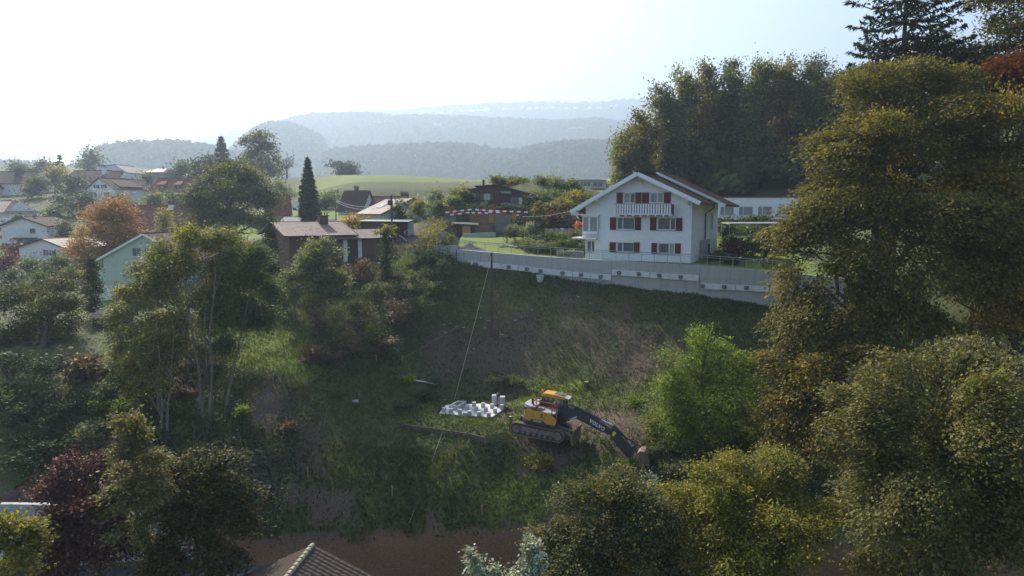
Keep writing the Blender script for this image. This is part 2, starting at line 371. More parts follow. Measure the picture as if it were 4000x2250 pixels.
def addn(a, b, k):
    mth = nt.nodes.new('ShaderNodeMath'); mth.operation = 'MULTIPLY_ADD'; nt.links.new(b, mth.inputs[0]); mth.inputs[1].default_value = k; nt.links.new(a, mth.inputs[2]); return mth.outputs[0]
ef = mrange(nt, addn(addn(addn(sp.outputs[0], nA, 1.3), nB, 0.9), nC, .4), 1.50, 1.95)
gf = mrange(nt, addn(addn(sp.outputs[1], nA, 0.9), nB, .5), 0.95, 1.45)
cc = mixc(nt, gf, rough_grass, fresh); cc = mixc(nt, ef, cc, earth)
clayc = mixc(nt, ramp(nt, nC, [(0.35, (0, 0, 0)), (0.68, (1, 1, 1))]), (0.125, 0.068, 0.036), (0.210, 0.125, 0.072))
cc = mixc(nt, sp.outputs[2], cc, clayc)
nt.links.new(cc, bs.inputs['Base Color']); bs.inputs['Roughness'].default_value = 0.95; bs.inputs['Specular IOR Level'].default_value = 0.15
bump(nt, bs, addn(nB, nC, 0.6), 0.9, 0.16)
M_ground = m
gobj = link('ground', np_mesh('ground', V, FA, M_ground, tint, True)); tag(gobj, 'grassy hillside and valley ground with bare earth patches', 'ground', kind='structure')
# ---- lawn terrace behind the retaining wall
sx = np.linspace(WALLTOP[0].x, WALLTOP[-1].x, 90); rows = np.linspace(0, 1, 50)
LX = []; LY = []
for r_ in rows:
    LX.append(sx + r_ * 3.0 * np.where(sx > 15, 1, -0.2)); LY.append(wall_y(sx) * (1 - r_) + r_ * (93.0 + 0 * sx) + 0.12 * (r_ == 0))
LX = np.array(LX); LY = np.array(LY); LZ = terrace_z(LX, LY); LZ[0] -= 0.02
k = LX.shape[1]; ii = (np.arange(len(rows) - 1)[:, None] * k + np.arange(k - 1)).ravel()
m2, nt, bs = newmat('lawn_grass')
vc = coord(nt); nB = noise(nt, vc, 1.3, 5, 0.7); nC = noise(nt, vc, 12, 3, 0.7)
c = mixc(nt, ramp(nt, nB, [(0.35, (0, 0, 0)), (0.68, (1, 1, 1))]), (0.105, 0.150, 0.018), (0.160, 0.190, 0.030))
nt.links.new(c, bs.inputs['Base Color']); bs.inputs['Roughness'].default_value = 0.9; bs.inputs['Specular IOR Level'].default_value = 0.15; bump(nt, bs, nC, 0.7, 0.06)
lawn = link('garden_lawn', np_mesh('garden_lawn', np.column_stack([LX.ravel(), LY.ravel(), LZ.ravel()]), np.column_stack([ii, ii + 1, ii + k + 1, ii + k]), m2, None, True))
tag(lawn, 'level green lawn terrace behind the concrete retaining wall', 'lawn', kind='structure')
def lz(x, y): return float(terrace_z(np.array([x]), np.array([y]))[0])
# ---- asphalt road at the foot of the slope
rb = []
for x_ in np.linspace(-45, 6, 40):
    rb.append((x_, float(np.interp(x_, YC_X, YC_Y)) - 0.95))
RV = []; 
for x_, y_ in rb: RV += [(x_, y_, gz(x_, y_ - 0.3) + 0.03), (x_, y_ - 4.5, gz(x_, y_ - 4.5) + 0.03)]
M_asph = pm('asphalt', (0.060, 0.061, 0.064), (0.045, 0.046, 0.048), 3.0, 0.9, 0.2)
o = link('road', np_mesh('road', np.array(RV), np.array([(2 * i, 2 * i + 1, 2 * i + 3, 2 * i + 2) for i in range(len(rb) - 1)]), M_asph)); tag(o, 'dark asphalt road at the foot of the slope', 'road', kind='structure')
mb = MB()
for i in range(len(rb) - 1):
    (xa, ya), (xb, yb) = rb[i], rb[i + 1]
    if xa < -13.2: continue
    za = gz(xa, ya - 0.3) + 0.06
    mb.bar((xa, ya - 0.1, za), (xb, yb - 0.1, gz(xb, yb - 0.3) + 0.06), 0.16, 0.14)
o = mb.build('kerb', M_concpale); tag(o, 'pale kerb along the road under the cut bank', 'kerb', kind='structure')
# ================================================================== FOLIAGE TOOLS
def norm(a): return a / np.maximum(np.linalg.norm(a, axis=-1, keepdims=True), 1e-9)
def leaves(centers, normals, size, tint, rng, aspect=0.62, long_dir=None):
    """rhombic leaf faces; returns verts, faces, tints"""
    n = len(centers); r = norm(rng.normal(size=(n, 3))) if long_dir is None else norm(long_dir + 0.35 * rng.normal(size=(n, 3)))
    t = norm(r - normals * np.sum(r * normals, 1, keepdims=True)); b = np.cross(normals, t)
    s = size[:, None]
    v = np.stack([centers - t * s, centers + b * s * aspect - t * s * 0.1 + normals * s * 0.12, centers + t * s, centers - b * s * aspect - t * s * 0.1 + normals * s * 0.12], 1).reshape(-1, 3)
    f = np.arange(4 * n).reshape(n, 4)
    return v, f, np.repeat(tint, 4, axis=0)
def crown_cloud(lobes, nclump, per, leaf, rng, spread=0.55, flat=0.4, droop=0.25, shell=(0.72, 1.06), hue=(0.0, 0.75), inner=0.18, axis=None, low=-0.55, updir=0.75, sub=7, tight=False, reach=(.45, .98)):
    """lobes (k,6): centre and radii. Leaves gather in flattened sprays near the outside of the lobes, so light, shade and gaps appear by themselves."""
    L = np.array(lobes, float)
    if sub:
        S = []
        for l in L:
            for _ in range(sub):
                q = norm(rng.normal(size=3)); q[2] = abs(q[2]) if q[2] < low else q[2]; rr = l[3:] * (rng.uniform(.36, .56) if tight else rng.uniform(.26, .54)); S.append(np.concatenate([l[:3] + q * l[3:] * (rng.uniform(.4, .72) if tight else rng.uniform(*reach)), rr]))
        mid0 = np.average(L[:, :3], axis=0, weights=L[:, 3] * L[:, 5]); axis = mid0 if axis is None else axis; L = np.array(S)
    wgt = (L[:, 3] * L[:, 5]) ** 1.0 + 1e-6; wgt /= wgt.sum()
    pick = rng.choice(len(L), nclump, p=wgt)
    d = norm(rng.normal(size=(nclump, 3))); d[:, 2] = np.where(d[:, 2] < low, -d[:, 2], d[:, 2])
    rad = rng.uniform(shell[0], shell[1], nclump); inn = rng.random(nclump) < inner; rad[inn] = rng.uniform(0.3, 0.75, inn.sum())
    # bumps on the lobe so the outline is uneven
    rad *= 1 + 0.10 * np.sin(d[:, 0] * 7 + pick) * np.cos(d[:, 2] * 6 + 2 * pick) + rng.normal(0, 0.05, nclump)
    c = L[pick, :3] + d * L[pick, 3:] * rad[:, None]
    ax = c.copy(); ax[:, 2] = 0
    mid = np.average(L[:, :3], axis=0, weights=wgt) if axis is None else np.array(axis)
    out = c - mid; out[:, 2] *= 0.25; out = norm(out + 0.4 * d)
    long = norm(out + np.array([0, 0, -droop]))
    nrm = norm(out * 0.45 + d * 0.25 + np.array([0, 0, updir]))
    side = norm(np.cross(nrm, long)); nrm = norm(np.cross(long, side))
    tot = nclump * per; idx = np.repeat(np.arange(nclump), per)
    g = rng.normal(size=(tot, 3)); sz = spread * rng.uniform(0.6, 1.35, nclump)[idx][:, None]
    cen = c[idx] + sz * (long[idx] * g[:, :1] * 1.0 + side[idx] * g[:, 1:2] * 0.75 + nrm[idx] * g[:, 2:3] * flat)
    ln = norm(nrm[idx] * 0.9 + 0.55 * rng.normal(size=(tot, 3)))
    hb = rng.uniform(hue[0], hue[1], nclump) ** 1.0
    h = np.clip(hb[idx] + rng.normal(0, 0.10, tot), 0, 1)
    br = np.clip(rng.normal(1.0, 0.12, nclump)[idx] * rng.uniform(0.75, 1.25, tot), 0.45, 1.6)
    tint = np.column_stack([h, br, np.zeros(tot), np.ones(tot)])
    return leaves(cen, ln, leaf * rng.uniform(0.7, 1.3, tot), tint, rng, 0.62, long[idx] if droop > 0.2 else None), c
def tube_np(paths, n=6):
    mb = MB()
    for pts, rads in paths: mb.tube(pts, rads, n, cap=False)
    return mb
def limb(a, b, rng, sag=0.12, k=5):
    a = np.array(a, float); b = np.array(b, float); L = np.linalg.norm(b - a); t = np.linspace(0, 1, k)[:, None]
    o = rng.normal(0, 0.05 * L, (k, 3)); o[0] = 0; o[-1] = 0
    p = a + (b - a) * t + o; p[:, 2] += np.sin(t[:, 0] * math.pi) * sag * L
    return [tuple(q) for q in p]
def tree(name, label, base, lobes, mat, seed, nclump, per=14, leaf=0.17, bark=None, trunk_r=0.3, top=None, group=None, cat='tree', trunks=None, nlimb=2, bare=0.0, **kw):
    """lobes in world coordinates; the tree becomes Empty > trunk, crown"""
    rng = np.random.default_rng(seed); base = np.array(base, float)
    L = np.array(lobes, float); L[:, :3] -= base
    e = empty(name, base, 0, label, cat, group)
    top = top if top is not None else float((L[:, 2] + 0.3 * L[:, 5]).max()); ci = np.argmax(L[:, 2])
    paths = []
    stems = trunks or [((0, 0, -0.4), (L[ci, 0], L[ci, 1], top), trunk_r)]
    for a, b, r in stems:
        a = np.array(a, float); b = np.array(b, float); k = 7; t = np.linspace(0, 1, k)[:, None]
        p = a + (b - a) * t + rng.normal(0, 0.012 * np.linalg.norm(b - a), (k, 3)) * np.sin(t * math.pi)
        paths.append(([tuple(q) for q in p], [r * (1.25 if i == 0 else 1.0) * (1 - 0.85 * i / (k - 1)) for i in range(k)]))
        for l in L:
            # limbs leave the stem below the lobe and end inside it
            if len(stems) > 1 and rng.random() > 0.7: continue
            for _ in range(nlimb):
                end = l[:3] + rng.uniform(-0.55, 0.55, 3) * l[3:]
                zf = np.clip((l[2] - a[2]) / (b[2] - a[2] + 1e-6) - rng.uniform(0.1, 0.3), 0.18, 0.92); st = a + (b - a) * zf
                rr = max(0.025, r * (1 - 0.85 * zf) * 0.5); lp = limb(st, end, rng)
                paths.append((lp, list(np.linspace(rr, 0.018, len(lp)))))
    tb = tube_np(paths, 7).build('trunk', bark or M_bark, e, smooth=True)
    (v, f, t), c = crown_cloud(L, nclump, per, leaf, rng, **kw)
    link('crown', np_mesh('crown', v, f, mat, t), None, e)
    return e
def PL(u, v, Y, ru, rv, dy=None):
    """lobe from a pixel place and pixel radii at distance Y"""
    p = P(u, v, Y); s = 1 / px(Y); return (p.x, p.y, p.z, ru * s, (dy if dy is not None else ru * s), rv * s)
def spruce(name, label, base, h, rad, mat, seed, whorls=26, per=9, leaf=0.35, trunk_r=0.22, group=None, bare=0.06, hang=0.5, rise=0.1, nl=34, power=0.85, cat='tree', cut=None):
    """conifer: whorls of branches with hanging twigs"""
    rng = np.random.default_rng(seed); e = empty(name, base, 0, label, cat, group)
    paths = [([(0, 0, -0.4), (rng.normal(0, .05), 0, h * 0.5), (0, 0, h)], [trunk_r * 1.2, trunk_r * 0.65, 0.03])]
    C = []; Nn = []; LD = []
    for i in range(whorls):
        z = h * (bare + (1 - bare) * (i + rng.uniform(0, 1.2)) / whorls); f = 1 - (z / h - bare) / (1 - bare)
        if z > h * 0.995: continue
        if cut and z < cut: continue
        r0 = rad * (f ** power) * rng.uniform(0.82, 1.12) + 0.12
        for k in range(per):
            a = 2 * math.pi * (k + rng.uniform(-.35, .35)) / per + i * 0.7; r = r0 * rng.uniform(0.75, 1.1)
            tip = np.array([math.cos(a) * r, math.sin(a) * r, z - r * (0.16 * f) + rise * r]); mid = np.array([math.cos(a) * r * 0.55, math.sin(a) * r * 0.55, z - r * 0.16 * (0.4 + f)])
            st = np.array([0, 0, z])
            if r > 0.8: paths.append(([tuple(st), tuple(mid), tuple(tip)], [max(0.015, 0.022 * r), 0.012 * r + 0.006, 0.006]))
            n = max(4, int(nl * r / rad)); t = np.sqrt(rng.uniform(0.02, 1.0, n))[:, None]
            p = (1 - t) ** 2 * st + 2 * t * (1 - t) * mid + t * t * tip
            side = np.array([-math.sin(a), math.cos(a), 0]); wd = 0.20 * r * (1.1 - t) * rng.normal(size=(n, 1))
            hg = hang * rng.uniform(0.1, 1.0, (n, 1)) * (0.5 + 0.5 * (r / rad))
            C.append(p + side * wd - np.array([0, 0, 1]) * hg * leaf); LD.append(side * np.sign(wd) * 0.5 + np.array([math.cos(a), math.sin(a), 0]) * 0.7 + np.array([0, 0, -1]) * (0.3 + hg * 1.6))
            Nn.append(norm(np.array([0, 0, 1.0]) + 0.7 * rng.normal(size=(n, 3))))
    C = np.concatenate(C); LD = np.concatenate(LD); Nn = np.concatenate(Nn); n = len(C)
    tint = np.column_stack([rng.uniform(0, .75, n), rng.uniform(.7, 1.25, n), np.zeros(n), np.ones(n)])
    v, f, t = leaves(C, Nn, leaf * rng.uniform(.6, 1.25, n), tint, rng, 0.30, LD)
    tube_np(paths, 5).build('trunk', M_bark, e, smooth=True)
    link('crown', np_mesh('crown', v, f, mat, t), None, e)
    return e
def bush_mesh(name, rx, ry, rz, mat, seed, nclump, per=10, leaf=0.12, hue=(0, .75), **kw):
    rng = np.random.default_rng(seed); k = max(3, int(4 * rng.random()) + 3)
    L = [(rng.uniform(-.45, .45) * rx, rng.uniform(-.45, .45) * ry, rz * rng.uniform(.3, .62), rx * rng.uniform(.45, .7), ry * rng.uniform(.45, .7), rz * rng.uniform(.3, .5)) for _ in range(k)]
    (v, f, t), c = crown_cloud(L, nclump, per, leaf, rng, spread=kw.pop('spread', 0.26), hue=hue, droop=0.15, **kw)
    return np_mesh(name, v, f, mat, t)
def stem_mesh(rx, rz, seed, n=7, mat=None):
    rng = np.random.default_rng(seed); paths = []
    for _ in range(n):
        a = rng.uniform(0, 6.28); r = rx * rng.uniform(.2, .7)
        paths.append((limb((0, 0, -0.2), (math.cos(a) * r, math.sin(a) * r, rz * rng.uniform(.5, .9)), rng, .1, 4), [.035, .025, .02, .012]))
    me = tube_np(paths, 5).mesh('stems'); me.materials.append(mat or M_bark); return me
_bush = {}
def bush(name, label, base, rx, rz, mat, seed, nclump=60, per=10, leaf=0.13, group=None, hue=(0, .75), cat='shrub', ry=None, rot=None, **kw):
    key = (mat.name, seed % 4, nclump, per, leaf, hue, round(rx / rz, 0))
    e = empty(name, base, rot if rot is not None else (seed * 1.7) % 6.28, label, cat, group)
    if key not in _bush: _bush[key] = (bush_mesh('foliage', 1.0 * rx, 1.0 * (ry or rx), rz, mat, seed, nclump, per, leaf, hue, **kw), stem_mesh(rx, rz, seed), rx, rz, (ry or rx))
    fm, sm, rx0, rz0, ry0 = _bush[key]
    for nm, me in (('foliage', fm), ('stems', sm)):
        o = link(nm, me, None, e); o.scale = (rx / rx0, (ry or rx) / ry0, rz / rz0)
    return e
# leaf colours
ML_beech = leafmat('leaf_beech_autumn', (0.086, 0.088, 0.022), (0.178, 0.158, 0.036), (0.340, 0.195, 0.050))
ML_maple = leafmat('leaf_maple', (0.092, 0.120, 0.034), (0.185, 0.205, 0.050), (0.380, 0.300, 0.062))
ML_green = leafmat('leaf_green', (0.054, 0.092, 0.031), (0.108, 0.154, 0.046), (0.185, 0.199, 0.070))
ML_fresh = leafmat('leaf_fresh_green', (0.100, 0.169, 0.024), (0.169, 0.238, 0.034), (0.307, 0.276, 0.034), 0.5)
ML_dark = leafmat('leaf_dark_green', (0.033, 0.051, 0.022), (0.061, 0.084, 0.033), (0.096, 0.109, 0.048), 0.3)
ML_walnut = leafmat('leaf_walnut', (0.061, 0.086, 0.031), (0.115, 0.138, 0.043), (0.230, 0.199, 0.061))
ML_orange = leafmat('leaf_orange', (0.211, 0.120, 0.029), (0.359, 0.190, 0.036), (0.422, 0.176, 0.029))
ML_red = leafmat('leaf_dark_red', (0.074, 0.029, 0.029), (0.120, 0.042, 0.036), (0.147, 0.085, 0.048), 0.3)
ML_rust = leafmat('leaf_rust_red', (0.262, 0.092, 0.028), (0.461, 0.154, 0.031), (0.492, 0.230, 0.038))
ML_brown = leafmat('leaf_brown', (0.095, 0.070, 0.046), (0.146, 0.104, 0.065), (0.199, 0.138, 0.077), 0.3)
ML_yellow = leafmat('leaf_yellow_green', (0.118, 0.130, 0.026), (0.240, 0.225, 0.042), (0.390, 0.275, 0.048), 0.48)
ML_silver = leafmat('leaf_silver_backed', (0.154, 0.192, 0.102), (0.346, 0.371, 0.256), (0.538, 0.550, 0.435), 0.25)
ML_grey = leafmat('leaf_grey_green', (0.092, 0.122, 0.054), (0.169, 0.199, 0.092), (0.307, 0.314, 0.169))
ML_needle = leafmat('needles_dark', (0.023, 0.036, 0.018), (0.042, 0.057, 0.026), (0.065, 0.075, 0.034), 0.15, 0.6)
ML_needleblue = leafmat('needles_bluish', (0.029, 0.044, 0.033), (0.046, 0.066, 0.050), (0.061, 0.083, 0.061), 0.15, 0.6)
ML_larch = leafmat('needles_olive', (0.108, 0.115, 0.040), (0.176, 0.172, 0.055), (0.253, 0.192, 0.070), 0.35)
ML_bramble = leafmat('leaf_bramble', (0.053, 0.077, 0.031), (0.101, 0.132, 0.053), (0.192, 0.208, 0.108), 0.3, 0.7, 0.06)
ML_forest = leafmat('leaf_far_forest', (0.046, 0.064, 0.025), (0.090, 0.103, 0.034), (0.184, 0.132, 0.040), 0.12, 0.9, 0.0)
ML_grass = leafmat('grass_blades', (0.062, 0.088, 0.027), (0.106, 0.144, 0.033), (0.188, 0.163, 0.075), 0.35)
# ================================================================== FAR HILLS AND WOODS
def forest_template(seed, conifer=False, n=24, q=1.35):
    rng = np.random.default_rng(seed)
    if conifer:
        z = rng.random(n) ** 0.8; r = (1 - z) * 0.26 + 0.02; a = rng.uniform(0, 6.28, n)
        c = np.column_stack([np.cos(a) * r, np.sin(a) * r, z]); nn = norm(np.column_stack([np.cos(a), np.sin(a), 0.8 * np.ones(n)]) + 0.3 * rng.normal(size=(n, 3))); s = rng.uniform(.08, .15, n) * (1.25 - z * .8)
    else:
        d = norm(rng.normal(size=(n, 3))); d[:, 2] = np.abs(d[:, 2]) * 1.0 - 0.15
        c = d * np.array([.36, .36, .46]) * rng.uniform(.75, 1.08, n)[:, None] + np.array([0, 0, .52]); nn = norm(d + .5 * rng.normal(size=(n, 3))); s = rng.uniform(.09, .17, n) * q
    v, f, _ = leaves(c, nn, s, np.zeros((n, 4)), rng, .8); return v, np.repeat(rng.uniform(.75, 1.25, n), 4)
FT = [forest_template(i) for i in range(4)] + [forest_template(9 + i, True) for i in range(2)]
FT2 = [forest_template(20 + i, False, 170, 0.62) for i in range(4)] + [forest_template(29 + i, True, 120) for i in range(2)]
def forest(name, label, pts, hts, rng, con=0.15, hue=(0, .8), tmpl=None):
    Vv = []; Tt = []
    tmpl = tmpl or FT
    for p, h in zip(pts, hts):
        k = rng.integers(4, 6) if rng.random() < con else rng.integers(0, 4)
        v, b = tmpl[k]; a = rng.uniform(0, 6.28); ca, sa = math.cos(a), math.sin(a); w_ = h * rng.uniform(.8, 1.25) * (0.8 if k > 3 else 1)
        q = np.column_stack([(v[:, 0] * ca - v[:, 1] * sa) * w_, (v[:, 0] * sa + v[:, 1] * ca) * w_, v[:, 2] * h]) + p
        Vv.append(q); hu = rng.uniform(*hue) * (0.2 if k > 3 else 1); Tt.append(np.column_stack([np.full(len(v), hu), b * rng.uniform(.8, 1.15) * (.7 if k > 3 else 1), np.zeros(len(v)), np.ones(len(v))]))
    Vv = np.concatenate(Vv); Tt = np.concatenate(Tt)
    o = link(name, np_mesh(name, Vv, np.arange(len(Vv)).reshape(-1, 4), ML_forest, Tt)); return tag(o, label, 'forest', kind='stuff')
M_hill = pm('forest_floor', (0.022, 0.030, 0.014), (0.036, 0.040, 0.018), 0.05, 1.0, spec=0.0)
def hill(nm, fl, prof, Yr, Yf, zf, th, n, seed, con=.15, relief=6.0, hue=(0, .8)):
    """prof: skyline (u,v) of the tree tops; ridge at distance Yr, foot at Yf"""
    rng = np.random.default_rng(seed); us = np.linspace(prof[0][0], prof[-1][0], 60); vs = np.interp(us, [p[0] for p in prof], [p[1] for p in prof])
    top = np.array([tuple(P(u, v, Yr)) for u, v in zip(us, vs)]); top[:, 2] -= th * .8
    ft = np.array([tuple(P(u, 700, Yf)) for u in us]); ft[:, 2] = zf
    K = 16
    def surf(iu, s):
        a = np.column_stack([np.interp(iu, np.arange(60), top[:, j]) for j in range(3)]); b = np.column_stack([np.interp(iu, np.arange(60), ft[:, j]) for j in range(3)])
        p = b + (a - b) * s[:, None]; p[:, 2] = b[:, 2] + (a[:, 2] - b[:, 2]) * (1 - (1 - np.minimum(s, 1)) ** 1.5) - np.maximum(s - 1, 0) * 60
        p[:, 2] += relief * np.sin(np.minimum(s, 1) * math.pi) * fnoise(p[:, 0], p[:, 1], 0.02, seed); return p
    IU, SS = np.meshgrid(np.arange(60.), np.linspace(0, 1.25, K)); pv = surf(IU.ravel(), SS.ravel())
    ii = (np.arange(K - 1)[:, None] * 60 + np.arange(59)).ravel()
    o = link(nm, np_mesh(nm, pv, np.column_stack([ii, ii + 1, ii + 61, ii + 60]), M_hill, None, True)); tag(o, fl + ', the ground under its trees', 'hill', kind='structure')
    s = np.concatenate([np.sqrt(rng.uniform(0.0, 1.0, int(n * .62))), rng.uniform(.93, 1.03, n - int(n * .62))])
    pts = surf(rng.uniform(0, 59, n), s); forest('wooded_hill_trees', fl, pts, th * rng.uniform(.75, 1.2, n), rng, con, hue)
hill('far_ridge', 'farthest pale wooded ridge rising to the right under the sky', [(500,600),(760,555),(950,510),(1150,470),(1450,443),(1650,425),(1900,410),(2150,402),(2330,405),(2480,392),(2700,378),(2800,376)], 4200, 3100, 150, 40, 2000, 1, .45, 12)
hill('middle_hill', 'middle wooded hill with a rounded hazy top behind the meadow', [(1000,520),(1120,472),(1230,452),(1350,448),(1440,448),(1530,462),(1650,460),(1800,462),(1900,470),(2050,474),(2200,480),(2330,470),(2500,490),(2900,480)], 2700, 1850, 30, 36, 2600, 2, .12, 14)
hill('wooded_hump', 'small wooded hump left of the middle hill in the haze', [(900,600),(960,540),(1020,500),(1060,487),(1120,492),(1190,510),(1240,540),(1275,590),(1330,640)], 1820, 1400, 30, 34, 620, 3, .1, 5)
hill('front_wood', 'nearest band of hazy deciduous wood behind the meadow crest', [(1250,640),(1300,592),(1400,588),(1550,578),(1700,575),(1850,580),(1950,600),(2050,590),(2150,570),(2300,560),(2450,570),(2800,560)], 1500, 1150, 28, 32, 1200, 4, .08, 6)
hill('left_wood', 'long hazy wood on the skyline behind the village', [(330,660),(385,595),(430,580),(520,572),(640,568),(720,572),(800,580),(860,595),(960,620),(1100,640)], 1250, 980, 34, 30, 800, 5, .15, 5)
hill('distant_wood', 'faint low tree line at the far left edge of the skyline', [(-400,640),(-100,645),(60,640),(150,645),(250,652),(340,650),(420,655)], 1250, 980, 40, 25, 420, 6, .25, 3)
# ================================================================== BUILDINGS
def clip_poly(poly, outline):
    n = len(outline)
    area = sum(outline[i][0] * outline[(i + 1) % n][1] - outline[(i + 1) % n][0] * outline[i][1] for i in range(n))
    o = outline if area > 0 else outline[::-1]
    for i in range(n):
        (ax, az), (bx, bz) = o[i], o[(i + 1) % n]; out = []
        def side(p): return (bx - ax) * (p[1] - az) - (bz - az) * (p[0] - ax)
        for j in range(len(poly)):
            p, q = poly[j], poly[(j + 1) % len(poly)]; sp_, sq = side(p), side(q)
            if sp_ >= -1e-9: out.append(p)
            if (sp_ > 1e-9 and sq < -1e-9) or (sp_ < -1e-9 and sq > 1e-9):
                t = sp_ / (sp_ - sq); out.append((p[0] + (q[0] - p[0]) * t, p[1] + (q[1] - p[1]) * t))
        poly = out
        if len(poly) < 3: return []
    return poly
def holed_wall(mb, outline, holes, place, reveal=0.16):
    xs = sorted({round(p[0], 4) for p in outline} | {round(h[k], 4) for h in holes for k in (0, 1)}); zs = sorted({round(p[1], 4) for p in outline} | {round(h[k], 4) for h in holes for k in (2, 3)})
    for i in range(len(xs) - 1):
        for j in range(len(zs) - 1):
            cx, cz = (xs[i] + xs[i + 1]) / 2, (zs[j] + zs[j + 1]) / 2
            if any(h[0] < cx < h[1] and h[2] < cz < h[3] for h in holes): continue
            p = clip_poly([(xs[i], zs[j]), (xs[i + 1], zs[j]), (xs[i + 1], zs[j + 1]), (xs[i], zs[j + 1])], outline)
            if p: mb.add([place(x, z, 0) for x, z in p], [tuple(range(len(p)))])
    for x0, x1, z0, z1 in holes:
        c = [(x0, z0), (x1, z0), (x1, z1), (x0, z1)]
        for k in range(4):
            a, b = c[k], c[(k + 1) % 4]; mb.add([place(*a, 0), place(*b, 0), place(*b, reveal), place(*a, reveal)], [(0, 1, 2, 3)])
def face_fn(face, W, D):
    return {'f': lambda s, z, d: (s, d, z), 'r': lambda s, z, d: (W - d, s, z), 'l': lambda s, z, d: (d, D - s, z), 'b': lambda s, z, d: (W - s, D - d, z)}[face]
def fbox(mb, pl, s0, s1, d0, d1, z0, z1):
    a, b = pl(s0, z0, d0), pl(s1, z1, d1)
    mb.b2(min(a[0], b[0]), max(a[0], b[0]), min(a[1], b[1]), max(a[1], b[1]), min(a[2], b[2]), max(a[2], b[2]))
def window(e, pl, x0, x1, z0, z1, split=(0.5,), glass=None, frame=None, sill=True, shutters=None, shut_w=None, fr=0.06, far=False, bars=0):
    mb = MB()
    for q in ((x0, x1, z1 - fr, z1), (x0, x1, z0, z0 + fr), (x0, x0 + fr, z0 + fr, z1 - fr), (x1 - fr, x1, z0 + fr, z1 - fr)): fbox(mb, pl, q[0], q[1], 0.06, 0.13, q[2], q[3])
    cuts = [x0 + (x1 - x0) * s for s in split]
    for c in cuts: fbox(mb, pl, c - fr * .7, c + fr * .7, 0.062, 0.128, z0 + fr, z1 - fr)
    for k in range(bars):
        zz = z0 + (z1 - z0) * (k + 1) / (bars + 1); fbox(mb, pl, x0 + fr, x1 - fr, 0.07, 0.1, zz - .02, zz + .02)
    wn = mb.build('window', frame or M_frame, e)
    xs = [x0] + cuts + [x1]
    for i in range(len(xs) - 1):
        p = MB(); fbox(p, pl, xs[i] + .01, xs[i + 1] - .01, 0.105, 0.118, z0 + .01, z1 - .01); g = glass[i % len(glass)] if isinstance(glass, (list, tuple)) else (glass or M_glass)
        p.build('pane', g, wn)
    if sill: p = MB(); fbox(p, pl, x0 - .08, x1 + .08, -0.09, 0.05, z0 - .09, z0 - .005); p.build('sill', M_conc if not far else M_whiteold, wn)
    if shutters:
        sw = shut_w or (x1 - x0) / 2
        for a in (x0 - sw - .05, x1 + .05):
            p = MB(); fbox(p, pl, a, a + sw, -0.06, -0.012, z0 - .02, z1 + .04); sh = p.build('shutter', shutters, e)
            if not far:
                for zz in (z0 + .18, z1 - .18): q = MB(); fbox(q, pl, a + .02, a + sw - .02, -0.085, -0.06, zz - .05, zz + .05); q.build('batten', shutters, sh)
    return wn
def slope_slab(mb, A, B, C, Dd, th=0.12, courses=0, step=0.035):
    """roof plane: A,B eave corners, C,D ridge corners (D above A, C above B)"""
    A, B, C, Dd = map(Vector, (A, B, C, Dd)); n = (B - A).cross(Dd - A).normalized()
    if n.z < 0: n = -n
    def quad(a, b, c, d, lo, hi):
        mb.add([a, b, c, d, a + n * lo, b + n * lo, c + n * hi, d + n * hi], [(0, 1, 2, 3), (4, 5, 6, 7), (0, 1, 5, 4), (1, 2, 6, 5), (2, 3, 7, 6), (3, 0, 4, 7)])
    if not courses: quad(A, B, C, Dd, th, th)
    else:
        quad(A, B, C, Dd, th * .6, th * .6); a0 = n * (th * .6 + .002)
        for i in range(courses):
            t0, t1 = i / courses, (i + 1) / courses
            quad(A.lerp(Dd, t0) + a0, B.lerp(C, t0) + a0, B.lerp(C, t1) + a0, A.lerp(Dd, t1) + a0, step + .02, .018)
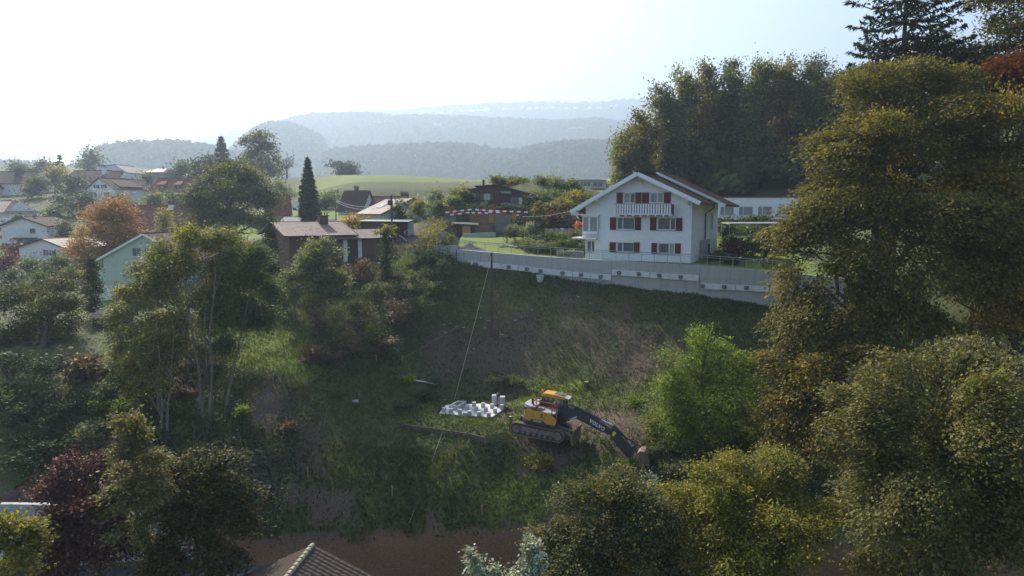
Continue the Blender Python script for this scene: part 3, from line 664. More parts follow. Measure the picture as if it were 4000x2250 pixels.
def gable(name, label, cat, org, ang, W, D, eave, ridge, axis='x', wall=None, roof=None, over=0.5, gover=0.4, rpos=0.5, wins=(), courses=0, found=2.5, group=None, fascia=None, reave=None, far=True, glass=None, chim=(), chim_mat=None, hip=0.0, roof_th=0.14, back=None):
    """wins: (face, x0, x1, z0, z1, opts)"""
    e = empty(name, org, ang, label, cat, group); wall = wall or M_whiteold; mb = MB(); reave = reave if reave is not None else eave
    back = back if back is not None else eave
    if axis == 'y':
        rx = W * rpos
        fo = [(0, -found), (W, -found), (W, reave), (rx, ridge), (0, eave)]; so_ = {'f': fo, 'b': [(W - x, z) for x, z in fo], 'l': [(0, -found), (D, -found), (D, eave), (0, eave)], 'r': [(0, -found), (D, -found), (D, reave), (0, reave)]}
    else:
        ry = D * rpos
        so_ = {'f': [(0, -found), (W, -found), (W, eave), (0, eave)], 'b': [(0, -found), (W, -found), (W, back), (0, back)],
              'r': [(0, -found), (D, -found), (D, back), (ry, ridge), (0, eave)], 'l': [(0, -found), (D, -found), (D, eave), (D - ry, ridge), (0, back)]}
    for fc in 'fblr':
        holes = [(w_[1], w_[2], w_[3], w_[4]) for w_ in wins if w_[0] == fc]
        holed_wall(mb, so_[fc], holes, face_fn(fc, W, D))
    mb.build('wall', wall, e)
    for w_ in wins:
        o = dict(w_[5]) if len(w_) > 5 else {}
        window(e, face_fn(w_[0], W, D), *w_[1:5], **{**dict(glass=glass or (M_glassfar if far else M_glass), far=far), **o})
    rb = MB(); s = 0.02
    if axis == 'y':
        sl = (ridge - eave) / rx; sr = (ridge - reave) / (W - rx); y0, y1 = -gover, D + gover
        slope_slab(rb, (-over, y0, eave - over * sl + s), (-over, y1, eave - over * sl + s), (rx, y1, ridge + s), (rx, y0, ridge + s), roof_th, courses)
        slope_slab(rb, (W + over, y0, reave - over * sr + s), (W + over, y1, reave - over * sr + s), (rx, y1, ridge + s), (rx, y0, ridge + s), roof_th, courses)
        rb.bar((rx, y0, ridge + roof_th + .03), (rx, y1, ridge + roof_th + .03), .25, .1)
    else:
        sl = (ridge - eave) / ry; sb = (ridge - back) / (D - ry); x0, x1 = -gover, W + gover
        slope_slab(rb, (x0, -over, eave - over * sl + s), (x1, -over, eave - over * sl + s), (x1 - hip, ry, ridge + s), (x0 + hip, ry, ridge + s), roof_th, courses)
        slope_slab(rb, (x0, D + over, back - over * sb + s), (x1, D + over, back - over * sb + s), (x1 - hip, ry, ridge + s), (x0 + hip, ry, ridge + s), roof_th, courses)
        if hip:
            rb.add([(x0, -over, eave - over * sl + s), (x0, D + over, back - over * sb + s), (x0 + hip, ry, ridge + s + .1)], [(0, 1, 2)]); rb.add([(x1, -over, eave - over * sl + s), (x1, D + over, back - over * sb + s), (x1 - hip, ry, ridge + s + .1)], [(0, 1, 2)])
        rb.bar((x0 + hip, ry, ridge + roof_th + .03), (x1 - hip, ry, ridge + roof_th + .03), .25, .1)
    ro = rb.build('roof', roof, e)
    if fascia:
        fb = MB()
        if axis == 'y':
            for yy in (y0 - .03, ):
                fb.bar((-over - .05, yy, eave - over * sl + .02), (rx, yy, ridge + .04), .05, .24); fb.bar((W + over + .05, yy, reave - over * sr + .02), (rx, yy, ridge + .04), .05, .24)
        else:
            for xx in (x0 - .03, x1 + .03):
                fb.bar((xx, -over - .05, eave - over * sl + .02), (xx, ry, ridge + .04), .05, .24); fb.bar((xx, D + over + .05, back - over * sb + .02), (xx, ry, ridge + .04), .05, .24)
            fb.bar((x0, -over - .06, eave - over * sl + .03), (x1, -over - .06, eave - over * sl + .03), .1, .1)
        fb.build('bargeboard', fascia, e)
    for cx, cy_, cw, cz0, cz1 in chim:
        c = MB(); c.b2(cx - cw / 2, cx + cw / 2, cy_ - cw / 2, cy_ + cw / 2, cz0, cz1); co = c.build('chimney', chim_mat or M_whiteold, ro)
        c = MB(); c.b2(cx - cw * .62, cx + cw * .62, cy_ - cw * .62, cy_ + cw * .62, cz1 + .003, cz1 + .1)
        for sx_ in (-1, 1):
            for sy_ in (-1, 1): c.b2(cx + sx_ * cw * .4 - .05, cx + sx_ * cw * .4 + .05, cy_ + sy_ * cw * .4 - .05, cy_ + sy_ * cw * .4 + .05, cz1 + .1, cz1 + .35)
        c.b2(cx - cw * .6, cx + cw * .6, cy_ - cw * .6, cy_ + cw * .6, cz1 + .35, cz1 + .42)
        c.build('chimney_cap', M_dark, ro)
    return e
def corner(u, Y, z): p = P(u, 1000, Y); return (p.x, Y, z)
def wid(u0, Y0, u1, ang):
    """width of a front that starts at pixel u0, distance Y0 and ends under pixel u1"""
    k = 1.0 / F; x0 = (u0 - CX) * k * Y0; r = (u1 - CX) * k; return (r * Y0 - x0) / (math.cos(ang) - r * math.sin(ang))
M_tile = pm('clay_tiles_brown', (0.095, 0.056, 0.042), (0.062, 0.038, 0.031), 2.5, 0.9, 0.3, 0.08, stain=(0.066, 0.055, 0.045))
M_tilered = pm('clay_tiles_red', (0.200, 0.065, 0.042), (0.140, 0.048, 0.035), 2.0, 0.9, 0.3, 0.08, stain=(0.13, 0.07, 0.055))
M_tilepink = pm('clay_tiles_pale', (0.300, 0.190, 0.150), (0.220, 0.135, 0.105), 3.0, 0.7, 0.3, stain=(0.19, 0.15, 0.125))
M_tiledark = pm('roof_tiles_dark_brown', (0.042, 0.028, 0.023), (0.028, 0.020, 0.018), 3.0, 0.95, 0.3, 0.05, stain=(0.050, 0.032, 0.026))
M_roofgrey = pm('fibre_cement_grey', (0.25, 0.245, 0.24), (0.19, 0.187, 0.185), 2.0, 0.8)
M_brownwood = pm('dark_brown_boarding', (0.070, 0.042, 0.028), (0.048, 0.030, 0.022), 6.0, 0.8, 0.2, stretch=(0.3, 0.3, 4))
M_brick = pm('red_brown_wall', (0.15, 0.085, 0.062), (0.11, 0.066, 0.05), 7.0, 0.9, 0.2)
M_palegreen = pm('pale_green_render', (0.46, 0.53, 0.43), (0.40, 0.47, 0.385), 1.2, 0.9, 0.1)
M_shutdark = pm('shutter_dark', (0.05, 0.045, 0.05), (0.04, 0.036, 0.04), 6.0, 0.7)
M_grey_wall = pm('grey_render', (0.36, 0.35, 0.345), (0.30, 0.29, 0.285), 1.5, 0.9)
# ---------------------------------------------------------------- the chalet
CH_A = math.atan2(70.5 - 75.8, 18.26 - 8.04); CB = 14.86
ch = empty('chalet', (8.04, 75.8, CB), CH_A, 'white three-storey chalet with dark red shutters above the retaining wall', 'house')
W_, D_ = 11.5, 13.4; RX, EL, RR, ER = 6.05, 5.15 + 0.65, 9.05, 5.95 + 0.5
def chx(u, dy=0.0):
    """local x of a pixel column on the front wall"""
    ca, sa = math.cos(CH_A), math.sin(CH_A); ox, oy = 8.04 + sa * dy, 75.8 - ca * dy; r = (u - CX) / F * 1.001
    return (r * oy - ox) / (ca - r * sa)
def chz(u, v):
    Y = 75.8 + math.sin(CH_A) * chx(u); return P(u, v, Y).z - CB
def Z1(p): return (2250 + p[0] / 3.6231, 650 + p[1] / 3.6225)   # place in an enlarged view -> photo pixel
def chwin(x0, y0, x1, y1):
    a, b = Z1((x0, y0)), Z1((x1, y1)); return chx(a[0]), chx(b[0]), chz((a[0] + b[0]) / 2, b[1]), chz((a[0] + b[0]) / 2, a[1])
WN = [(chwin(662, 372, 822, 520), (0.55,), [M_curtain, M_glass]), (chwin(1032, 372, 1218, 518), (0.52,), [M_curtain, M_curtain]),
      (chwin(574, 722, 820, 893), (0.32,), [M_glass, M_glass]), (chwin(1142, 724, 1398, 900), (0.70,), [M_glass, M_glass]),
      (chwin(576, 1074, 816, 1212), (0.34,), [M_glass, M_glass]), (chwin(1160, 1086, 1390, 1232), (0.66,), [M_glass, M_curtain]),
      (chwin(150, 1056, 262, 1216), (0.55,), [M_glass, M_glass])]
pf = face_fn('f', W_, D_); pr_ = face_fn('r', W_, D_)
mb = MB()
holed_wall(mb, [(0, -2), (W_, -2), (W_, ER), (RX, RR), (0, EL)], [w_[0] for w_ in WN], pf)
rwin = [(0.0, 0.0, 0, 0)]
holed_wall(mb, [(0, -2), (D_, -2), (D_, ER), (0, ER)], [(9.6, 10.6, 3.4, 5.0), (6.2, 6.5, 4.4, 5.6)], pr_)
holed_wall(mb, [(0, -2), (D_, -2), (D_, EL), (0, EL)], [], face_fn('l', W_, D_)); holed_wall(mb, [(0, -2), (W_, -2), (W_, EL), (W_ - RX, RR), (0, ER)], [], face_fn('b', W_, D_))
mb.build('wall', M_white, ch)
for i, (q, spl, gl) in enumerate(WN): window(ch, pf, *q, split=spl, glass=gl, fr=0.07)
window(ch, pr_, 9.6, 10.6, 3.4, 5.0, (0.5,), M_glass); window(ch, pr_, 6.2, 6.5, 4.4, 5.6, (), M_glass, sill=False)
for s_ in [(565, 370, 650, 526), (826, 368, 910, 524), (920, 368, 1018, 524), (1224, 366, 1322, 522), (476, 721, 563, 899), (824, 721, 911, 901), (1040, 722, 1130, 906), (1402, 727, 1494, 912), (474, 1073, 562, 1214), (818, 1075, 898, 1222), (1066, 1083, 1146, 1236), (1398, 1088, 1479, 1240)]:
    x0, x1, z0, z1 = chwin(*s_); p = MB(); fbox(p, pf, x0, x1, -0.075, -0.03, z0, z1); sh = p.build('shutter', M_red, ch)
    for zz in (z0 + .2, z1 - .2): q = MB(); fbox(q, pf, x0 + .03, x1 - .03, -0.098, -0.076, zz - .05, zz + .05); q.build('batten', M_red, sh)
# roof: left slope, right slope with a raised rear part
OL, OR_, OF = 1.25, 1.0, 1.15; sl = (RR - EL) / RX; sr = (RR - ER) / (W_ - RX); rb = MB()
slope_slab(rb, (-OL, -OF, EL - OL * sl), (-OL, D_ + .8, EL - OL * sl), (RX, D_ + .8, RR), (RX, -OF, RR), .26, 22, .03)
slope_slab(rb, (W_ + OR_, -OF, ER - OR_ * sr), (W_ + OR_, 6.4, ER - OR_ * sr), (RX, 6.4, RR), (RX, -OF, RR), .26, 22, .03)
rf = rb.build('roof', M_tiledark, ch)
rb = MB(); dz = .38
slope_slab(rb, (W_ + OR_ + 1.2, 6.0, ER - (OR_ + 1.2) * sr + dz), (W_ + OR_ + 1.2, D_ + .9, ER - (OR_ + 1.2) * sr + dz), (RX - .1, D_ + .9, RR + dz + .05), (RX - .1, 6.0, RR + dz + .05), .26, 22, .03)
rear = rb.build('rear_roof', M_tiledark, ch)
fb = MB(); fb.bar((RX, 5.97, RR + dz + .12), (W_ + OR_ + 1.2, 5.97, ER - (OR_ + 1.2) * sr + dz + .12), .06, .26); fb.build('bargeboard', M_whitepaint, rear)
fb = MB(); fb.bar((RX, -OF, RR + .30), (RX, 6.0, RR + .30), .3, .12); fb.build('ridge_tiles', M_tiledark, rf)
for a, b in (((-OL - .05, EL - OL * sl + .06), (RX, RR + .06)), ((W_ + OR_ + .05, ER - OR_ * sr + .06), (RX, RR + .06))):
    fb = MB(); fb.bar((a[0], -OF - .04, a[1]), (b[0], -OF - .04, b[1]), .07, .42); fb.bar((a[0], -OF - .08, a[1] - .08), (b[0], -OF - .08, b[1] - .08), .05, .12); fb.build('bargeboard', M_whitepaint, ch)
sf = MB(); sf.add([(-OL, -OF, EL - OL * sl - .02), (RX, -OF, RR - .03), (RX, .0, RR - .03), (-OL, 0, EL - OL * sl - .02)], [(0, 1, 2, 3)]); sf.add([(W_ + OR_, -OF, ER - OR_ * sr - .02), (RX, -OF, RR - .03), (RX, 6, RR - .03), (W_ + OR_, 6, ER - OR_ * sr - .02)], [(0, 1, 2, 3)]); sf.build('soffit', M_whitepaint, ch)
for x_, z_ in ((RX, RR - .18), (1.6, EL + 1.6 * sl - .22), (W_ - .3, ER + .3 * sr - .22), (-.9, EL - .9 * sl - .25)):
    q = MB(); q.b2(x_ - .09, x_ + .09, -OF + .05, 0, z_ - .1, z_ + .1); q.bar((x_, -.02, z_ - .55), (x_, -.5, z_ - .12), .12, .12); q.build('purlin_bracket', M_whitepaint, ch)
# saw-tooth trim under the left eave
q = MB()
for k in range(12):
    x_ = -OL + .02 + k * .115; q.add([(x_, -OF - .02, EL - OL * sl - .12), (x_ + .11, -OF - .02, EL - OL * sl - .12), (x_ + .055, -OF - .02, EL - OL * sl - .34), (x_, -OF + .01, EL - OL * sl - .12), (x_ + .11, -OF + .01, EL - OL * sl - .12), (x_ + .055, -OF + .01, EL - OL * sl - .34)], [(0, 1, 2), (5, 4, 3), (0, 2, 5, 3), (1, 4, 5, 2), (0, 3, 4, 1)])
q.build('fretwork_trim', M_whitepaint, ch)
# balcony
bx0, bx1 = chx(Z1((585, 0))[0]) , chx(Z1((1375, 0))[0]); bz0, bz1 = chz(*Z1((960, 668))), chz(*Z1((960, 530)))
bx0 -= .1; BY = -1.05
q = MB(); q.b2(bx0, bx1, BY, -.01, bz0 - .14, bz0 - .02); bal = q.build('balcony', M_whitepaint, ch)
q = MB(); q.b2(bx0 - .03, bx1 + .03, BY - .09, BY + .03, bz1 - .05, bz1 + .04); q.b2(bx0, bx1, BY - .02, BY + .05, bz0 - .02, bz0 + .06); q.build('handrail', M_galv, bal)
nb = 22; step_ = (bx1 - bx0) / nb
bdm = MB(); bdm.b2(0, step_ - .10, BY - .05, BY - .02, bz0 - .12, bz1 - .06); bdme = bdm.mesh('board'); bdme.materials.append(M_whitepaint)
q = MB(); q.b2(bx0 + .02, bx1 - .02, BY - .012, BY + .004, bz0 - .02, bz1 - .06); q.build('gap_shade', pm('dark_blue_gap_shade', (.05, .06, .09), None, 4, .8), bal)  # dark sheet added behind the boards; its colour imitates shade in the gaps
for k in range(nb): link('board', bdme, None, bal, (bx0 + k * step_ + .03, 0, 0))
for y_ in np.arange(BY + .02, -.1, .24):
    for xx in (bx0, bx1 - .03):
        q = MB(); q.b2(xx, xx + .03, y_, y_ + .17, bz0 - .1, bz1 - .06); q.build('board', M_whitepaint if xx == bx0 else M_red, bal)
for k in (2, 4.7, 7.6, 10.4, 13.2, 16, 19, 21.3):
    q = MB(); xx = bx0 + k * step_; q.b2(xx - .07, xx + .07, BY - .04, -.01, bz0 - .30, bz0 - .145); q.build('joist', M_whitepaint, bal)
# glazed bay at the left corner with its canopy and slab
q = MB(); xb0, xb1 = -.25, 1.55; zt, zb = chz(*Z1((220, 722))), chz(*Z1((220, 915)))
for x_ in (xb0, .42, .55, xb1 - .12): q.b2(x_, x_ + .1, -.32, -.2, zb, zt)
q.b2(xb0, xb0 + .1, .8, .9, zb, zt); q.b2(xb0, xb1, -.32, -.2, zt, zt + .12); q.b2(xb0, xb1, -.32, -.2, zb - .1, zb); bay = q.build('glazed_bay', M_frame, ch)
for a, b in ((xb0 + .1, .42), (.65, xb1 - .12)):
    q = MB(); q.b2(a, b, -.27, -.25, zb, zt); q.build('pane', M_curtain, bay)
q = MB(); q.b2(xb0 + .03, xb0 + .06, -.2, .8, zb, zt); q.build('pane', M_glass, bay)
q = MB(); q.b2(xb0 - .15, xb1 + .1, -.45, .3, zt + .12, zt + .34); q.build('bay_canopy', M_whitepaint, bay)
q = MB(); q.b2(xb0, xb1 - .1, -.3, 1.0, zb - .75, zb - .1); q.build('bay_parapet', M_white, bay)
zs_ = chz(*Z1((200, 1012))); q = MB(); q.b2(-1.3, 1.5, -.75, 1.2, zs_ - .12, zs_ + .06); q.build('bay_slab', M_whitepaint, bay)
q = MB()
for k in range(14): q.tube([(-.2 + k * .125, -.62, zs_ + .06), (-.2 + k * .125, -.62, zs_ + .38)], .012, 4)
q.bar((-.25, -.62, zs_ + .38), (1.5, -.62, zs_ + .38), .03); q.build('railing', M_dark, bay)
# downpipe, gutter, meter box, door
q = MB(); GX = W_ + OR_ + .02; gzv = ER - OR_ * sr; q.tube([(GX, -OF, gzv + .06), (GX, 6.3, gzv + .06)], .09, 7); q.build('gutter', M_dark, ch)
q = MB(); q.tube([(GX, 5.9, gzv + .02), (GX, 5.95, gzv - .3), (W_ + .12, 6.1, gzv - .9), (W_ + .1, 6.1, 1.1), (W_ + .1, 6.1, -.6)], .07, 7); q.build('downpipe', M_dark, ch)
q = MB(); q.b2(W_ + .005, W_ + .08, 3.0, 3.16, -.2, 4.0); q.build('wall_pilaster', M_white, ch)
q = MB(); q.b2(W_ + .005, W_ + .35, 4.0, 7.6, -.5, 2.2); q.build('entrance_wall', M_grey_wall, ch)
q = MB(); q.b2(W_ + .355, W_ + .40, 6.6, 7.5, -.3, 1.7); q.build('door', M_brownwood, ch)
q = MB(); q.lathe([(0, .24), (.1, .22), (.13, .1), (.1, 0), (0, 0)], (RX + .15, -.06, RR - .95), 10); q.build('gable_lamp', M_whitepaint, ch)
q = MB(); q.b2(3.3, 3.6, 2.0, 2.3, EL + 3.0 * sl, EL + 3.45 * sl + .9); q.b2(3.4, 3.5, 1.6, 1.7, EL + 3.4 * sl, EL + 3.45 * sl + .7); q.build('roof_vent', M_whitepaint, rf)
# steps beside the chalet
for k in range(11):
    pass
st = empty('garden_steps', Vector((18.26, 70.5, CB)) , CH_A, 'wooden garden steps climbing along the right side of the chalet', 'steps')
for k in range(9):
    q = MB(); q.b2(.75 - .02 * k, 2.6 + .1 * k, .6 + .42 * k, 1.1 + .42 * k, -.45 + .13 * k, -.27 + .13 * k + .05); q.build('step', M_woodgrey, st)
# ---------------------------------------------------------------- other buildings
def hb(u, Y, v): return corner(u, Y, P(u, v, Y).z)
# long flat-roofed building behind the chalet
a = R(-14); o_ = corner(2765, 102, 16.8); zz = P(2900, 771, 99).z - 16.8
wl = []
for k in range(7):
    x0 = wid(2765, 102, 2807, a) + k * 2.62; wl.append(('f', x0, x0 + 1.95, zz - 2.55, zz - 1.28, dict(split=(.31,), glass=[M_curtain, M_curtain], sill=True)))
e = gable('long_building', 'long white flat-roofed building with wide windows behind the chalet', 'building', o_, a, 21, 9, zz, zz + .06, 'x', M_white, M_dark, over=.15, gover=.15, wins=wl, far=False, roof_th=.12)
# far workshop
a = 0; o_ = corner(2222, 205, P(2222, 765, 205).z); h_ = P(2222, 706, 205).z - o_[2]
e = gable('workshop', 'distant grey workshop with big glazed front on the meadow', 'building', o_, a, 10.8, 8, h_, h_ + .05, 'x', M_grey_wall, M_roofgrey, over=.3, gover=.3, roof_th=.3,
   wins=[('f', .8, 2.6, h_ - 2.6, h_ - .5, dict(split=(.5,), glass=M_curtain)), ('f', 3.2, 6.2, h_ - 1.7, h_ - .4, dict(split=(.33, .66))), ('f', 6.8, 9.8, h_ - 1.8, h_ - .4, dict(split=(.5,))), ('f', 5.6, 10, .3, h_ - 2.1, dict(split=(.33, .66)))])
# cabin
CBZ = P(1900, 806, 105).z; cab_ = empty('garden_cabin', corner(1838, 105, CBZ), 0, 'dark wooden garden cabin overgrown with ivy above the red-white barriers', 'cabin')
def cu(u): return (u - 1838) / F * 105
def cv(v): return P(1900, v, 105).z - CBZ
ap = (cu(1943), cv(724)); mb = MB()
ol = [(0, -1), (cu(2070), -1), (cu(2070), cv(759)), ap, (cu(1862), cv(728)), (cu(1862), cv(737)), (0, cv(740))]
holed_wall(mb, [(0, -1), (cu(1862), -1), (cu(1862), cv(738)), (0, cv(741))], [(cu(1851), cu(1861) - .02, cv(781), cv(758))], face_fn('f', 9, 5))
holed_wall(mb, [(cu(1862), -1), (cu(1943), -1), (cu(1943), cv(726)), (cu(1862), cv(730))], [(cu(1891), cu(1915), cv(781), cv(757))], face_fn('f', 9, 5))
holed_wall(mb, [(cu(1943), -1), (cu(2070), -1), (cu(2070), cv(759)), (cu(1943), cv(726))], [], face_fn('f', 9, 5))
for x_, z_ in ((0, cv(741)), (cu(2070), cv(759))): mb.add([(x_, 0, -1), (x_, 5, -1), (x_, 5, z_), (x_, 0, z_)], [(0, 1, 2, 3)])
mb.add([(0, 5, -1), (cu(2070), 5, -1), (cu(2070), 5, cv(759)), ap[:1] + (5, ap[1]), (0, 5, cv(741))], [(0, 1, 2, 3, 4)]); mb.build('wall', M_brownwood, cab_)
window(cab_, face_fn('f', 9, 5), cu(1851), cu(1861) - .02, cv(781), cv(758), (.5,), M_glass, M_whitepaint, bars=2, sill=False); window(cab_, face_fn('f', 9, 5), cu(1891), cu(1915), cv(781), cv(757), (.25, .5, .75), M_glass, M_whitepaint, bars=2, sill=False)
M_shutgrey = pm('shutter_grey_green', (.10, .12, .10), (.08, .095, .08), 6, .8)
for a_, b_ in ((1863, 1870), (1877, 1890), (1916, 1928)):
    q = MB(); q.b2(cu(a_), cu(b_), -.07, -.03, cv(781), cv(757)); q.build('shutter', M_shutgrey, cab_)
q = MB(); slope_slab(q, (cu(1856), -.5, cv(728)), (cu(1856), 5.4, cv(728)), (ap[0], 5.4, ap[1] + .03), (ap[0], -.5, ap[1] + .03), .1); q.build('roof', M_dark, cab_)
q = MB(); slope_slab(q, (cu(2084), -.6, cv(761)), (cu(2084), 5.4, cv(761)), (ap[0], 5.4, ap[1]), (ap[0], -.6, ap[1]), .1); q.build('roof', M_dark, cab_)
q = MB(); slope_slab(q, (-.3, -.4, cv(741)), (-.3, 5.4, cv(741)), (cu(1862), 5.4, cv(737)), (cu(1862), -.4, cv(737)), .1); q.build('roof', M_dark, cab_)
q = MB(); slope_slab(q, (cu(1960), -1.3, cv(757)), (cu(1998), -1.3, cv(757)), (cu(1993), -.02, cv(745)), (cu(1950), -.02, cv(745)), .05); q.build('canopy', M_zinc, cab_)
for a_, b_, t_, c_ in ((1995, 2024, 771, M_woodgrey), (2026, 2039, 772, M_whiteold), (2057, 2070, 766, M_whitepaint)):
    q = MB(); q.b2(cu(a_), cu(b_), -.09, -.02, -.2, cv(t_)); q.build('door', c_, cab_)
q = MB(); q.tube([(cu(1887), 2.5, cv(726)), (cu(1887), 2.5, cv(706))], .16, 8); q.lathe([(.24, 0), (.24, .12), (.1, .3), (0, .3)], (cu(1887), 2.5, cv(706)), 8); q.build('chimney', M_dark, cab_)
# house with skylights
a = R(-60); W0 = 12.6; pz = 17.0; o_ = (P(1402, 838, 121.5).x, 121.5, pz); rr = P(1474, 781, 125).z - pz; ee = P(1400, 838, 122).z - pz + .25
e = gable('skylight_house', 'house with pale tiled roof and two bright skylights behind the open shed', 'house', o_, a, W0, 10.2, ee, rr, 'x', M_palegreen, M_tilepink, over=.5, gover=.4, courses=20, roof_th=.1, fascia=M_brownwood, chim=[(6.6, 6.3, .6, rr - .8, rr + .6)], chim_mat=M_brownwood)
slp = math.atan2(rr - ee, 5.1); q = None
M_sky = pm('skylight_glass', (0.75, 0.78, 0.8), (0.7, 0.72, 0.75), 3, .08, spec=.9, metal=.8)
for x_ in (4.6, 6.2):
    q = MB(); Mx = Matrix.Rotation(slp, 3, 'X'); q.box((x_, 2.2, ee + (rr - ee) * 2.2 / 5.1 + .24), (.8, 1.5, .09), M=Mx); q.build('skylight', M_sky, e)
# brown steep-roofed house and its lower wing
a = R(-12); o_ = corner(1326, 147, 18.0); e = gable('steep_roof_house', 'old house with steep brown tiled roof and one chimney below the meadow', 'house', o_, a, 5.3, 7.6, P(1319, 827, 147).z - 18 + .2, P(1390, 748, 150).z - 18, 'x', M_whiteold, M_tile, courses=16, chim=[(2.6, 3.6, .7, 5.3, P(1390, 733, 150).z - 18)], chim_mat=M_brick, over=.3)
o_ = corner(1432, 149, 18.0); e = gable('low_wing_house', 'lower brown-roofed wing joined right of the steep-roofed house', 'house', o_, a, 7.6, 7.6, P(1440, 815, 147).z - 18, P(1480, 769, 150).z - 18, 'x', M_whiteold, M_tile, courses=12, chim=[(7.0, 3.6, .6, 4.2, P(1480, 756, 150).z - 18), (7.9, 3.6, .7, 4.2, P(1480, 756, 150).z - 18)], chim_mat=M_brick, over=.3)
# open shed
sz = gz(P(1420, 900, 90).x, 90.0) - .1; sh = empty('open_shed', corner(1412, 90, sz), 0, 'open-fronted tool shed with a thin flat dark roof beside the track', 'shed'); H0 = P(1420, 866, 90).z - sz; WS = 6.1
q = MB(); slope_slab(q, (-.25, -.5, H0), (WS + .25, -.5, H0 - .08), (WS + .2, 3.6, H0 + .12), (-.2, 3.6, H0 + .15), .09); q.build('roof', M_dark, sh)
q = MB(); q.b2(0, WS, 3.0, 3.2, -.5, H0); q.b2(0, .15, 0, 3.0, -.5, H0 - .05); q.b2(0, 3.6, .2, .35, -.5, H0 - .05); q.build('wall', M_brick, sh)
q = MB(); q.b2(WS - .1, WS + .35, .6, 3.0, -.5, H0 - .06); q.build('side_wall', M_grey_wall, sh)
for x_ in (3.8, WS - .3): q = MB(); q.b2(x_, x_ + .14, .0, .14, -.5, H0); q.build('post', M_wood, sh)
tag(MB().box((P(1575, 906, 88).x, 88, gz(P(1575, 906, 88).x, 88) + .35), (1.3, .9, .06), M=Matrix.Rotation(R(38), 3, 'Y')).build('leaning_sheet', M_zinc), 'grey corrugated sheet leaning inside the open shed', 'sheet')
# bungalow with patterned tiles
def tile_slope(parent, A, B, C, Dd, cw, ch_, mat, th=.03, limit=0, jit=.0, rng=None):
    """individually laid tiles on a roof plane, joined"""
    A, B, C, Dd = map(Vector, (A, B, C, Dd)); n = (B - A).cross(Dd - A).normalized(); n = n if n.z > 0 else -n
    nr = max(1, round((Dd - A).length / ch_)); mb = MB(); rng = rng or random.Random(1)
    for r_ in range(nr):
        t0, t1 = r_ / nr, (r_ + 1) / nr; L0, L1, R0, R1 = A.lerp(Dd, t0), A.lerp(Dd, t1), B.lerp(C, t0), B.lerp(C, t1); nc = max(1, round((R0 - L0).length / cw))
        for c_ in range(nc):
            s0, s1 = (c_ + .03) / nc, (c_ + .97) / nc; a_, b_, c2, d_ = L0.lerp(R0, s0), L0.lerp(R0, s1), L1.lerp(R1, s1), L1.lerp(R1, s0)
            m0, m1 = L0.lerp(R0, (s0 + s1) / 2), L1.lerp(R1, (s0 + s1) / 2); j = rng.uniform(-jit, jit); hi, lo = th * 1.5 + j, th * .4 + j
            mb.add([a_ + n * hi * .5, m0 + n * hi * 1.25, b_ + n * hi * .5, c2 + n * lo * .4, m1 + n * lo * 1.3, d_ + n * lo * .4, a_, b_], [(0, 1, 4, 5), (1, 2, 3, 4), (6, 7, 2, 1, 0), (6, 0, 5), (7, 3, 2)])
    return mb
M_tilegrid = pm('concrete_tiles_pinkish', (0.33, 0.25, 0.215), (0.235, 0.165, 0.14), 4.0, 0.75, 0.3, stain=(0.20, 0.12, 0.10))
a = R(35); bz = 14.2; o_ = (P(1097, 0, 77.2).x, 77.2, bz); rz_ = P(1025, 870, 80.5).z - bz; ez_ = P(1091, 927, 76.6).z - bz + .22
bw = wid(1097, 77.2, 1338, a)
e = gable('bungalow', 'brick bungalow with a grid-patterned tiled roof and broad chimney behind the trees', 'house', o_, a, bw, 9.4, ez_, rz_, 'x', M_brick, M_tiledark, over=.6, gover=.7, rpos=.5, roof_th=.06, chim=[(5.3, 3.9, 1.0, rz_ - .8, rz_ + .75)], chim_mat=M_brick, fascia=M_dark, wins=[('f', 5.6, 7.2, 1.0, 2.2, dict(split=(.5,)))])
sl_ = (rz_ - ez_) / 4.7
q = tile_slope(e, (-.7, -.62, ez_ - .62 * sl_ + .09), (bw + .7, -.62, ez_ - .62 * sl_ + .09), (bw + .7, 4.7, rz_ + .09), (-.7, 4.7, rz_ + .09), .30, .36, M_tilegrid, .035).build('roof_tiles', M_tilegrid, e); q['kind'] = 'stuff'
a2 = R(35); o_ = (P(1285, 0, 80.0).x, 80.0, bz - .2); rz2 = P(1300, 900, 83).z - bz + .2; ez2 = P(1279, 939, 80).z - bz + .45; bw2 = 6.4
e2 = gable('bungalow_annex', 'lower tiled annex with a recessed doorway at the right end of the bungalow', 'house', o_, a2, bw2, 7.0, ez2, rz2, 'x', M_brick, M_tiledark, over=.6, gover=.5, roof_th=.06, fascia=M_dark)
sl_ = (rz2 - ez2) / 3.5
q = tile_slope(e2, (-.5, -.62, ez2 - .62 * sl_ + .09), (bw2 + .5, -.62, ez2 - .62 * sl_ + .09), (bw2 + .5, 3.5, rz2 + .09), (-.5, 3.5, rz2 + .09), .30, .36, M_tilegrid, .035).build('roof_tiles', M_tilegrid, e2); q['kind'] = 'stuff'
for x_ in (.9, 2.7): q = MB(); q.b2(x_, x_ + .45, -.12, -.01, -.5, ez2 - .1); q.build('pilaster', M_whiteold, e2)
q = MB(); q.b2(1.36, 2.69, -.05, -.012, -.5, ez2 - .15); q.build('door', M_shutdark, e2)
